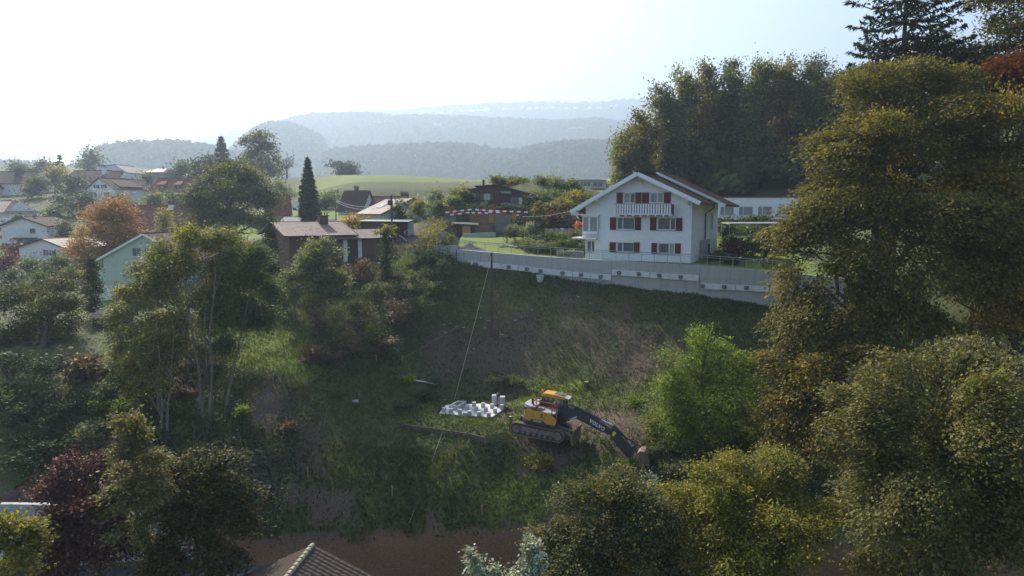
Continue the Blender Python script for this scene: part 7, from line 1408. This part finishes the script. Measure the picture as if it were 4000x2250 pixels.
VT = [(215,810,780,40,160,'bushy green tree between the white gable and garages','g'),(140,700,790,45,205,'thin olive pine before the farmhouse','w'),(250,770,850,60,175,'dark broad tree left of the garage roof','d'),(330,760,860,50,180,'dark hedge-like tree below the tall gable house','d'),(300,700,760,50,215,'dark green tree under the farmhouse wall','d'),(210,660,740,40,232,'yellowish tree between the manor house and the farmhouse','y'),(560,700,800,35,205,'rounded green tree between the tall gable and the dormer house','g'),(680,760,800,35,190,'leafy shrubby tree before the dormer house','g'),(700,640,720,45,222,'broad green tree behind the shallow-roofed house','g'),(770,640,700,25,232,'small dark round tree left of the village spruce','d'),(815,620,700,30,236,'dark tree at the foot of the village spruce','d'),(640,830,880,40,140,'light green tree before the red roof dormer','y'),(1095,720,760,20,180,'small grey-green willow at the meadow edge','s'),(350,585,690,45,330,'hazy broad tree right of the small skyline spruce','g'),(60,640,700,35,330,'hazy thin tree behind the manor house chimney','g'),(160,640,700,40,330,'hazy dark tree on the skyline before the far wood','d'),(230,1010,1060,35,118,'low bushy tree beside the low white house','g'),(60,960,1010,30,130,'small red-leaved tree at the left edge','r'),(20,1000,1090,45,112,'crimson and green tree at the left edge above the hornbeam','r'),(70,850,900,22,150,'small tree behind the white gable house','d'),(120,900,980,30,150,'dark shrub tree right of the white gable house','d'),(600,760,820,30,185,'yellowish garden tree above the long red roof','y'),(1420,860,930,35,98,'autumn shrubby tree left of the open shed','y'),(1370,850,930,40,100,'orange-leaved garden tree behind the annex roof','o'),(1300,760,830,30,170,'pale bush at the meadow edge left of the steep roof','g'),(1280,770,820,40,160,'hazy green hedge tree beside the slim spruce','g'),(1560,790,860,45,112,'leafy climber-covered tree beside the skylight house gable','w'),(1640,790,860,35,104,'green tree between the skylight house and the board fence','y'),(1703,755,810,26,128,'small blue-green conifer-like tree on the meadow','s'),(1800,735,800,35,107,'vine-covered tree at the left end of the cabin','y'),(1340,640,690,60,275,'dark hedge on the meadow crest behind the bare tree','d'),(1080,790,850,25,150,'green tree left of the slim spruce','g'),(120,1020,1080,40,112,'rounded bush before the low white house wall','g'),(200,1040,1100,40,104,'dark bush right of the low white house garden','d'),(270,1050,1120,35,100,'green shrub tree left of the columnar thuja','w'),(40,1060,1120,45,98,'dark garden bush at the left edge behind the hornbeam','d'),(150,1070,1130,40,96,'leafy bush just behind the hornbeam top','g'),(320,900,960,30,135,'yellowish bush right of the white gable house','y'),(250,880,940,35,140,'hedge-like tree between the white house and the orange tree','d'),(80,800,850,40,172,'dark garden tree above the white gable house','d'),(20,830,870,25,165,'small dark tree at the far left garage','d'),(470,770,810,30,180,'garden bush below the tall gable house','g'),(520,790,830,30,172,'bush between the tall gable and the red roof','w')]
mk = {'g': ML_green, 'd': ML_dark, 'y': ML_yellow, 'w': ML_walnut, 's': ML_grey, 'r': leafmat('leaf_crimson', (.11, .035, .03), (.17, .05, .04), (.14, .12, .04), .3), 'o': ML_orange}
for k, (u, vt, vb, hw, Y, lb, m_) in enumerate(VT):
    rng = np.random.default_rng(200 + k); b = T(u, Y); zt = P(u, vt, Y).z; vb2 = max(vb, vt + 40); L = []
    vb2 = min(vis(Vector(b))[1] + 0, vb2 + 60) if vis(Vector(b))[1] > vt + 25 else vb2
    for j in range(6): f = j / 5; L.append(PL(u + rng.uniform(-.5, .5) * hw, vt + (vb2 - vt) * (.18 + .62 * f), Y + rng.uniform(-.5, .5) * hw / px(Y), hw * rng.uniform(.45, .7), (vb2 - vt) * .22))
    lf = .0021 * Y * (.75 if Y < 150 else .8)
    tree('village_tree', lb, b, L, mk[m_], 210 + k, 170, 10, lf, M_bark, .18, nlimb=1, group='trees and tall shrubs of the village', spread=.0060 * Y, flat=.5, droop=.15, hue=(0, .8))
# ================================================================== SHRUBS ON THE SLOPES
BU = [(1250,1330,70,110,ML_brown,'brown withering shrub under the whitebeam'),(1225,1425,60,70,ML_brown,'low brown thorn bush beside the sunlit grass'),(1340,1400,90,90,ML_brown,'dusky brown shrub in the middle of the thicket'),(1420,1320,100,130,leafmat('leaf_olive_brown', (.05, .048, .022), (.085, .075, .03), (.13, .105, .035), .35),'tall olive-brown bush mound in the thicket'),(1560,1290,80,110,ML_brown,'dark purplish shrub right of the olive bush'),(1460,1350,45,80,ML_fresh,'small bright green sapling at the thicket foot'),(1230,1290,40,120,ML_yellow,'thin yellow-green sapling under the whitebeam'),(1640,1240,80,80,ML_bramble,'green bramble mound right of the thicket'),(1560,1180,80,70,ML_bramble,'bramble mound above the thicket'),(1480,1170,70,60,ML_grey,'grey-green bramble mound below the annex'),(1680,1160,70,60,ML_grey,'pale bramble mound left of the wall end'),(1740,1100,60,80,ML_bramble,'ivy-green shrub at the foot of the old garden wall'),(1690,1040,70,70,ML_bramble,'bramble bush at the left of the old garden wall'),(1400,1110,60,80,leafmat('leaf_reddish_brown', (.085, .05, .038), (.125, .07, .05), (.16, .10, .06), .35),'reddish-brown shrub in front of the annex wall'),(1330,1110,40,60,ML_yellow,'yellow-green shrub right of the whitebeam'),(1440,1110,45,80,ML_brown,'bare-looking grey shrub before the annex'),(1720,930,75,60,ML_yellow,'yellowing shrub over the old garden wall'),(1680,970,60,50,ML_bramble,'dark green shrub behind the old garden wall'),(1630,1110,50,50,ML_grey,'small pale bush on the grassy track bank'),(1290,1430,70,60,ML_brown,'lowest brown shrub above the bench'),(1500,1400,80,70,ML_brown,'dark brown shrub above the survey peg'),(1390,1230,60,60,ML_bramble,'bramble clump right of the whitebeam foot'),(1210,1400,40,60,ML_brown,'small dry shrub at the fence stakes')]
for k, (u, vb, rp, hp_, m_, lb) in enumerate(BU):
    p = G(u, vb); s_ = 1 / px(p.y); bush('slope_shrub', lb, (p.x, p.y, p.z - .15), rp * s_, hp_ * s_ * 1.15, m_, 300 + k, 95, 11, .095, group='shrubs on the slope', spread=.30)
# left bramble slope
BL = [(215,1560,55,90,ML_grey,'pale-leaved elder bush on the bramble slope'),(300,1600,50,60,ML_bramble,'bramble clump right of the elder'),(400,1560,60,70,ML_grey,'grey-green clump before the fallen trunk'),(440,1470,60,110,ML_grey,'tall pale shrub left of the lower maple'),(370,1620,45,60,ML_fresh,'light green seedling on the bramble slope'),(330,1780,70,110,ML_grey,'pale elder shrub above the copper plum'),(470,1640,50,60,ML_fresh,'light green clump left of the maple stems'),(120,1560,70,70,ML_bramble,'dark bramble mound under the hornbeam'),(60,1680,80,70,ML_dark,'dark bramble mound at the left edge'),(200,1700,90,70,ML_dark,'dark ivy mound above the copper plum'),(520,1760,60,80,ML_bramble,'bramble mound beside the larch tip'),(700,1560,60,50,ML_brown,'brown brush pile between the maple stems'),(650,1620,50,50,ML_bramble,'bramble clump between the two maples'),(950,1640,25,60,ML_fresh,'single green seedling on the brown slope'),(1130,1690,35,40,ML_brown,'dry reddish tuft on the brown slope'),(760,1450,70,60,ML_brown,'brush heap behind the maple stems'),(540,1640,40,70,ML_grey,'pale nettle clump at the left maple foot'),(100,1840,80,60,ML_bramble,'bramble mound above the roadside wall'),(280,1900,70,50,ML_bramble,'green clump above the roadside wall'),(860,1740,50,40,ML_bramble,'low bramble right of the larch'),(40,1480,110,120,ML_dark,'deep shady bush under the hornbeam at the left edge'),(190,1500,110,100,ML_dark,'deep shady bush right under the hornbeam'),(330,1480,80,80,ML_brown,'brown shrub below the wooden hut'),(20,1590,110,100,ML_bramble,'tall bramble bank at the left edge'),(110,1650,110,80,ML_dark,'dark ivy bank in the left undergrowth'),(260,1640,90,70,ML_dark,'dark thicket in the middle of the left undergrowth'),(40,1760,120,80,ML_dark,'dark bramble bank low at the left edge'),(160,1770,110,70,ML_bramble,'bramble bank left of the copper plum'),(400,1700,90,70,ML_dark,'dark bramble bank behind the larch tip'),(560,1560,70,60,ML_dark,'shady undergrowth behind the left maple stems'),(420,1830,90,60,ML_dark,'dark undergrowth left of the larch trunk'),(640,1720,70,50,ML_bramble,'bramble clump right of the left maple foot')]
for k, (u, vb, rp, hp_, m_, lb) in enumerate(BL):
    p = G(u, vb); s_ = 1 / px(p.y); bush('bramble_clump', lb, (p.x, p.y, p.z - .15), rp * s_, hp_ * s_ * 1.1, m_, 400 + k, 90, 11, .085, group='brambles on the left slope', spread=.26)
# right slope foot and around the excavator
BR = [(2560,1830,60,90,ML_bramble,'leafy shrub behind the excavator bucket'),(2660,1890,80,90,ML_grey,'grey-green bramble below the young cherry'),(2800,1900,90,100,ML_bramble,'dark shrub at the foot of the young cherry'),(2930,1880,80,110,ML_green,'green shrub between the cherry and the beech'),(2960,1700,70,120,ML_green,'shady shrub under the beech edge'),(2560,1690,45,60,ML_yellow,'yellowish low shrub left of the cherry stem'),(2480,1590,60,40,ML_fresh,'low green shrub above the excavator bucket'),(2450,1900,80,45,ML_yellow,'yellow-green tuft on the lower slope edge'),(1650,1570,70,45,ML_bramble,'leafy weeds at the left end of the bench'),(1590,1600,60,45,ML_grey,'pale leafy weeds left of the slab'),(1700,1545,40,35,ML_bramble,'weeds behind the block frame'),(2030,1665,20,45,ML_fresh,'tuft of bright grass beside the excavator counterweight'),(2150,1520,110,35,ML_fresh,'low bright green growth behind the excavator cab'),(2050,1510,90,30,ML_grey,'grey-green weeds above the slab'),(1930,1500,70,28,ML_grey,'weeds around the manhole cover'),(2120,1830,60,45,ML_yellow,'yellow-green weed patch below the excavator'),(1330,1560,50,35,ML_bramble,'green weeds left of the bench'),(1600,1560,35,35,ML_fresh,'bright weeds left of the bench corner'),(2620,1560,50,70,ML_green,'leafy shrub left of the young cherry'),(2450,1830,50,35,ML_fresh,'grass tussock under the excavator stick')]
for k, (u, vb, rp, hp_, m_, lb) in enumerate(BR):
    p = G(u, vb); s_ = 1 / px(p.y); bush('weed_clump' if hp_ < 50 else 'low_shrub', lb, (p.x, p.y, p.z - .08), rp * s_, hp_ * s_ * 1.15, m_, 500 + k, 90, 11, .075, group='shrubs and weeds around the excavator', spread=.24)
# garden shrubs on the terrace
GA = [(1980,948,38,48,86.0,ML_dark,'dark rounded shrub with pale flowers on the lawn edge'),(2010,950,40,70,87.5,ML_grey,'pale flowering bush behind the dark round shrub'),(2085,955,42,72,86.0,ML_dark,'dark egg-shaped evergreen beside the statue'),(2062,940,25,75,87.5,ML_silver,'white-leaved shrub left of the evergreen'),(2050,965,40,32,82.5,ML_grey,'low grey lavender before the evergreen'),(2100,975,50,36,81.5,ML_grey,'lavender mound on the bed'),(2150,985,45,38,80.5,ML_grey,'lavender mound nearer the chalet'),(2210,990,40,60,80.0,ML_bramble,'loose green shrub on the bed'),(2250,1000,38,60,80.0,ML_dark,'dark hedge block beside the chalet bay'),(2190,940,45,28,85.5,ML_green,'low clipped hedge left of the urn'),(2245,935,45,30,85.0,ML_green,'low clipped hedge before the urn'),(2280,985,25,35,79.0,ML_green,'shrub at the chalet corner'),(2040,925,35,50,90,ML_green,'green shrub behind the pale flowering bush'),(2130,960,40,40,83.5,ML_dark,'dark low shrub before the terraces'),
      (2850,955,45,45,80.5,ML_dark,'dark rounded shrub by the globe lamp'),(2900,960,35,26,79.0,ML_silver,'pale cushion shrub below the pergola'),(2960,945,40,50,81.0,ML_green,'green shrub under the pergola end'),(2890,990,60,40,75.5,ML_red,'dark red barberry hedge behind the railing'),(2830,1000,55,34,74.0,ML_red,'red-brown barberry at the steps'),(2950,1000,60,45,74.5,ML_dark,'dark ground shrub behind the railing at right'),(2990,985,50,60,76,ML_red,'red shrub near the beech edge'),(2870,1030,70,30,70.5,ML_dark,'dark creeping juniper along the railing'),(2800,1015,30,25,71.5,ML_brown,'dry shrub beside the garden steps'),(2985,1040,60,35,69.5,ML_dark,'dark creeping shrub at the right wall top'),(2862,925,60,45,88,ML_dark,'dark shrub behind the globe lamp'),(2930,928,65,50,89,ML_green,'green shrub in the back of the pergola garden'),(2995,930,60,55,88,ML_dark,'tall dark shrub at the end of the pergola'),(2075,985,45,36,80.2,ML_grey,'front lavender mound at the lawn edge'),(2118,990,45,38,79.6,ML_grey,'second lavender mound along the lawn edge'),(2160,996,45,40,79.0,ML_bramble,'low green bed plant before the planting wall'),(2030,968,35,30,83.0,ML_grey,'small lavender beside the boulders'),(2205,985,40,50,80.6,ML_green,'green bed shrub behind the planting wall'),(2110,955,45,45,84.5,ML_green,'green shrub right of the evergreen'),(2160,950,45,40,84.5,ML_walnut,'loose autumn shrub on the upper bed'),(2825,930,30,35,87,ML_dark,'dark shrub between the chalet rear and the pergola'),(2900,915,70,40,92,ML_walnut,'autumn shrub before the hedge of the long building'),(2870,975,60,30,78,ML_dark,'low dark shrub bed behind the barberry hedge'),(2940,970,60,36,78,ML_green,'low green shrub bed under the pergola')]
for k, (u, vb, rp, hp_, Y, m_, lb) in enumerate(GA):
    x = (u - CX) / F * Y; s_ = 1 / px(Y); zt = P(u, vb - hp_, Y).z; b = lz(x, Y) - .05; bush('garden_shrub', lb, (x, Y, b), rp * s_, max(zt - b, .6) * 1.05, m_, 600 + k, 110, 11, .085, group='garden shrubs', spread=.22)
WS_ = [(1702,895,72,79.6,ML_yellow,'yellow-topped shrub mound growing over the old garden wall'),(1752,908,45,79.4,ML_bramble,'dark green shrub behind the slim fence post'),(1650,945,60,79.0,ML_bramble,'bramble mound left of the old garden wall end'),(1700,985,60,77.6,ML_dark,'ivy mass hanging before the old garden wall'),(1755,990,45,77.2,ML_bramble,'bramble mass at the foot of the retaining wall end'),(1620,1000,55,78.0,ML_grey,'pale bramble mound on the track bank'),(1660,1050,65,75.5,ML_bramble,'leafy bramble slope below the old garden wall'),(1590,1120,60,72.5,ML_grey,'pale bramble slope above the thicket'),(1540,1080,50,75.0,ML_bramble,'bramble clump right of the ivy-clad trunk')]
for k, (u, vt, rp, Y, m_, lb) in enumerate(WS_):
    b = T(u, Y); bush('slope_shrub', lb, (b.x, b.y, b.z - .2), rp / px(Y), max(.9, P(u, vt, Y).z - b.z + .2), m_, 800 + k, 120, 11, .095, group='shrubs on the slope', spread=.3)
def hedge(name, label, u0, u1, vt, vb, Y, mat, seed, n, leaf=.13, Y1=None, dv=0, depth=.8, hue=(0, .7), per=11):
    rng = np.random.default_rng(seed); a, b = P(u0, vb, Y), P(u1, vb + dv, Y1 or Y); e = empty(name, a, 0, label, 'hedge'); h = P(u0, vt, Y).z - a.z; h1 = P(u1, vt + dv, Y1 or Y).z - b.z; d = np.array(b - a); k = max(4, int(np.linalg.norm(d) / 1.1)); L = []
    for i in range(k): f = (i + .5) / k; hh_ = h + (h1 - h) * f; L.append((d[0] * f, d[1] * f, d[2] * f + hh_ * .5, np.linalg.norm(d) / k * .75, depth, hh_ * .55 * rng.uniform(.9, 1.1)))
    (v, f, t), c = crown_cloud(L, n, per, leaf, rng, spread=.28, flat=.6, droop=0, hue=hue, low=-1); link('foliage', np_mesh('foliage', v, f, mat, t), None, e)
    q = MB(); q.bar(Vector((0, 0, h * .4)), Vector(d) + Vector((0, 0, h1 * .4)), .3, h * .8); q.build('core', M_bark, e); return e
hedge('ivy_wall', 'dark ivy-covered wall stretching behind the garden terraces', 2022, 2190, 842, 908, 96, ML_dark, 71, 420, .12, 93.5, -8)
hedge('ivy_wall', 'rust-red creeper on the wall behind the garden terraces', 2130, 2200, 836, 895, 93.2, ML_rust if False else leafmat('leaf_creeper_rust', (.10, .045, .025), (.16, .07, .035), (.12, .08, .04), .3), 72, 200, .12, 92.6, -3, .9)
hedge('ivy_wall', 'brown-green creeper wall ending at the chalet eave', 2200, 2300, 822, 900, 92, ML_brown, 73, 260, .12, 90, -5)
hedge('hedge', 'mixed autumn hedge in front of the long white building', 2798, 3080, 848, 900, 95, ML_walnut, 74, 420, .15, 92, 0, 1.2)
hedge('hedge', 'yellow-green shrubs on the bank right of the cabin', 2085, 2240, 785, 850, 99, ML_yellow, 75, 300, .14, 96, 5, 1.3)
hedge('hedge', 'green garden growth along the top of the lagging wall', 1790, 2060, 800, 832, 101, ML_bramble, 76, 380, .13, 100, 3, .9, (0, .95))
hedge('hedge', 'ivy and vines covering the left end of the cabin', 1800, 1850, 742, 805, 103.8, ML_dark, 77, 170, .13, 103.8, 0, .5)
MO = [(2180,700,770,60,112,'large round willow bush on the mound right of the cabin','s'),(2090,715,760,55,115,'green bush on the mound behind the cabin','g'),(2030,712,750,35,117,'pale bush behind the cabin roof','y'),(2120,755,820,60,106,'reedy green shrub right of the cabin doors','w'),(2230,750,800,40,106,'autumn bush on the right end of the mound','y'),(2200,790,840,60,102,'olive shrub below the mound','w'),(1950,695,730,22,116,'clump of bare upright twigs behind the cabin roof','w'),(2140,692,765,55,114,'grey-green willow bush on the crown of the mound','s'),(2062,705,750,45,117,'leafy bush on the mound just right of the cabin chimney','w'),(2155,745,805,55,108,'thick green shrub on the mound slope','g'),(2090,770,830,45,103,'dark shrub beside the white cabin door','d'),(2265,765,825,40,104,'brownish shrub above the creeper wall','y'),(2235,715,760,35,112,'reddish scrub at the right end of the mound top','w'),(2010,700,735,35,118,'low hazy scrub behind the cabin roof slope','g'),(1770,780,815,30,103,'garden bush above the board fence','g'),(1720,800,850,30,99.5,'green bush left of the board fence','g')]
for k, (u, vt, vb, hw, Y, lb, m_) in enumerate(MO):
    rng = np.random.default_rng(700 + k); b = P(u, vb, Y); L = [PL(u + rng.uniform(-.5, .5) * hw, vt + (vb - vt) * (.25 + .5 * j / 4), Y + rng.uniform(-1, 1), hw * rng.uniform(.5, .75), (vb - vt) * .3) for j in range(5)]
    tree('mound_bush', lb, b, L, mk[m_], 710 + k, 200, 10, .17, M_bark, .1, nlimb=1, cat='bush', group='bushes on the mound', spread=.5, flat=.5, droop=.1, hue=(0, .85))
# ================================================================== GROUND COVER
def scatter(n, x0, x1, y0, y1, rng, mask=None):
    x = rng.uniform(x0, x1, n); y = y0 + (y1 - y0) * rng.random(n)
    keep = np.abs(x) < y * .80
    if mask is not None: keep &= mask(x, y, rng)
    x, y = x[keep], y[keep]; return x, y
rng = np.random.default_rng(77)
def m_grass(x, y, r):
    e, g = cover(x, y); yc = np.interp(x, YC_X, YC_Y); t_in = inpoly(x, y, TERR) & (y > wall_y(x) - .1); slab = inpoly(x, y, [(p.x, p.y) for p in corners])
    nn = fnoise(x, y, .8, 31)
    return (y > yc + .3) & ~t_in & ~slab & (r.random(len(x)) < np.clip(.95 - e * .85 + .25 * nn, .06, 1))
x, y = scatter(190000, -33, 36, 43, 92, rng, m_grass); z = ground(x, y); e_, g_ = cover(x, y); n = len(x)
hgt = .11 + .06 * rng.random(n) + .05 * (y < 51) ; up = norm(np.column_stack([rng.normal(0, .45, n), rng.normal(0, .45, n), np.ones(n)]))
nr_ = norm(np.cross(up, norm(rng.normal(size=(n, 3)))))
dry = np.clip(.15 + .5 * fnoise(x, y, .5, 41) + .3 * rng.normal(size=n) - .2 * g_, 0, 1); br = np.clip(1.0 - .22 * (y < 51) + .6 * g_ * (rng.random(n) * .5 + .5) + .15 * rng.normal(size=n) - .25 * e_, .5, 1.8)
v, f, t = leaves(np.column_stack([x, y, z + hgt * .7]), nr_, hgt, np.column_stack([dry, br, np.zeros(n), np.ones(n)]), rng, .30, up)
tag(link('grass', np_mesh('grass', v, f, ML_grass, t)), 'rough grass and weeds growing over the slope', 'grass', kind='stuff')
def m_br(x, y, r):
    left = (x < -15.5) & (y > 44.2) & (y < 58) | (x < -21) & (y > 44.2) & (y < 64); mid = inpoly(x, y, [tuple(G(*q))[:2] for q in ((1180,1420),(1280,1500),(1520,1440),(1720,1300),(1800,1060),(1640,1000),(1560,1130),(1350,1130),(1250,1250))]); right = inpoly(x, y, [tuple(G(*q))[:2] for q in ((2520,1900),(2560,1700),(2650,1560),(2900,1400),(3300,1350),(3300,1900),(2800,2000))])
    wallfoot = (y > wall_y(x) - 2.6) & (y < wall_y(x) - .1) & (x > -5) & (x < 28) & (r.random(len(x)) < .45); bench = inpoly(x, y, [(b.x, b.y) for b in BENCH]) & ~inpoly(x, y, [(p.x, p.y) for p in corners]) & (x < -1.5) & (r.random(len(x)) < .6)
    yc = np.interp(x, YC_X, YC_Y); e, g = cover(x, y); weeds = (fnoise(x, y, .55, 52) + .5 * fnoise(x, y, 1.9, 53) > .25 + .5 * e) & (r.random(len(x)) < .24) & (y < wall_y(x) - .3) & (y > yc + .8) & (x > -16) & ~inpoly(x, y, [(p.x, p.y) for p in corners])
    nn = fnoise(x, y, .7, 51); left = left & (g < .15); return ((left | mid | right) & (nn > -.65) | wallfoot | bench | weeds)
x, y = scatter(280000, -33, 34, 44, 80, rng, m_br); z = ground(x, y); n = len(x); lowc = inpoly(x, y, [(b.x, b.y) for b in BENCH]) | (y > wall_y(x) - 2.7) | ((x > -14) & (y < 61))
h = (.12 + .75 * np.clip(fnoise(x, y, 1.1, 61) * .6 + .45, 0, 1) * rng.random(n) ** .6) * np.where(lowc, .3, 1)
nn = norm(np.column_stack([rng.normal(0, .6, n), rng.normal(-.25, .6, n), np.ones(n)])); hu = np.clip(.4 + .35 * fnoise(x, y, .6, 71) + .2 * rng.normal(size=n), 0, 1)
v, f, t = leaves(np.column_stack([x, y, z + h]), nn, rng.uniform(.05, .10, n), np.column_stack([hu, rng.uniform(.7, 1.3, n), np.zeros(n), np.ones(n)]), rng, .7)
tag(link('bramble_cover', np_mesh('bramble_cover', v, f, ML_bramble, t)), 'low bramble and ivy leaves carpeting the banks', 'ground cover', kind='stuff')
# small stones and clods in the bare earth
def m_e(x, y, r):
    e, g = cover(x, y); yc = np.interp(x, YC_X, YC_Y); return (r.random(len(x)) < e * .6) & ~inpoly(x, y, TERR) & ~inpoly(x, y, [(p.x, p.y) for p in corners])
x, y = scatter(26000, -30, 30, 43.3, 92, rng, m_e); z = ground(x, y); n = len(x); s_ = rng.uniform(.02, .075, n) ** 1.0
oc = np.array([(1, 0, 0), (0, 1, 0), (-1, 0, 0), (0, -1, 0), (0, 0, .8), (0, 0, -.4)]); of = np.array([(0, 1, 4), (1, 2, 4), (2, 3, 4), (3, 0, 4)])
V_ = (oc[None] * (s_[:, None, None] * rng.uniform(.7, 1.3, (n, 6, 1))) + np.column_stack([x, y, z])[:, None]).reshape(-1, 3); F_ = (of[None] + (np.arange(n) * 6)[:, None, None]).reshape(-1, 3)
tag(link('clods', np_mesh('clods', V_, F_, pm('clods_stone', (.17, .14, .11), (.10, .08, .06), 3, .95))), 'small clods and stones scattered over the bare earth', 'stones', kind='stuff')
# ================================================================== HAZE
M_haze = bpy.data.materials.new('haze_air'); M_haze.use_nodes = True; nt = M_haze.node_tree; nt.nodes.remove(nt.nodes['Principled BSDF'])
pv = nt.nodes.new('ShaderNodeVolumePrincipled'); pv.inputs['Color'].default_value = HAZE_COL; pv.inputs['Density'].default_value = HAZE_DENSITY; pv.inputs['Anisotropy'].default_value = HAZE_G
pv.inputs['Density Attribute'].default_value = ''; M_haze.cycles.homogeneous_volume = True
nt.links.new(pv.outputs[0], nt.nodes['Material Output'].inputs['Volume'])
hb = MB().b2(-4200, 4200, -150, 5100, -14, 790).build('haze', M_haze); tag(hb, 'pale hazy air over the whole valley', 'haze', kind='stuff')
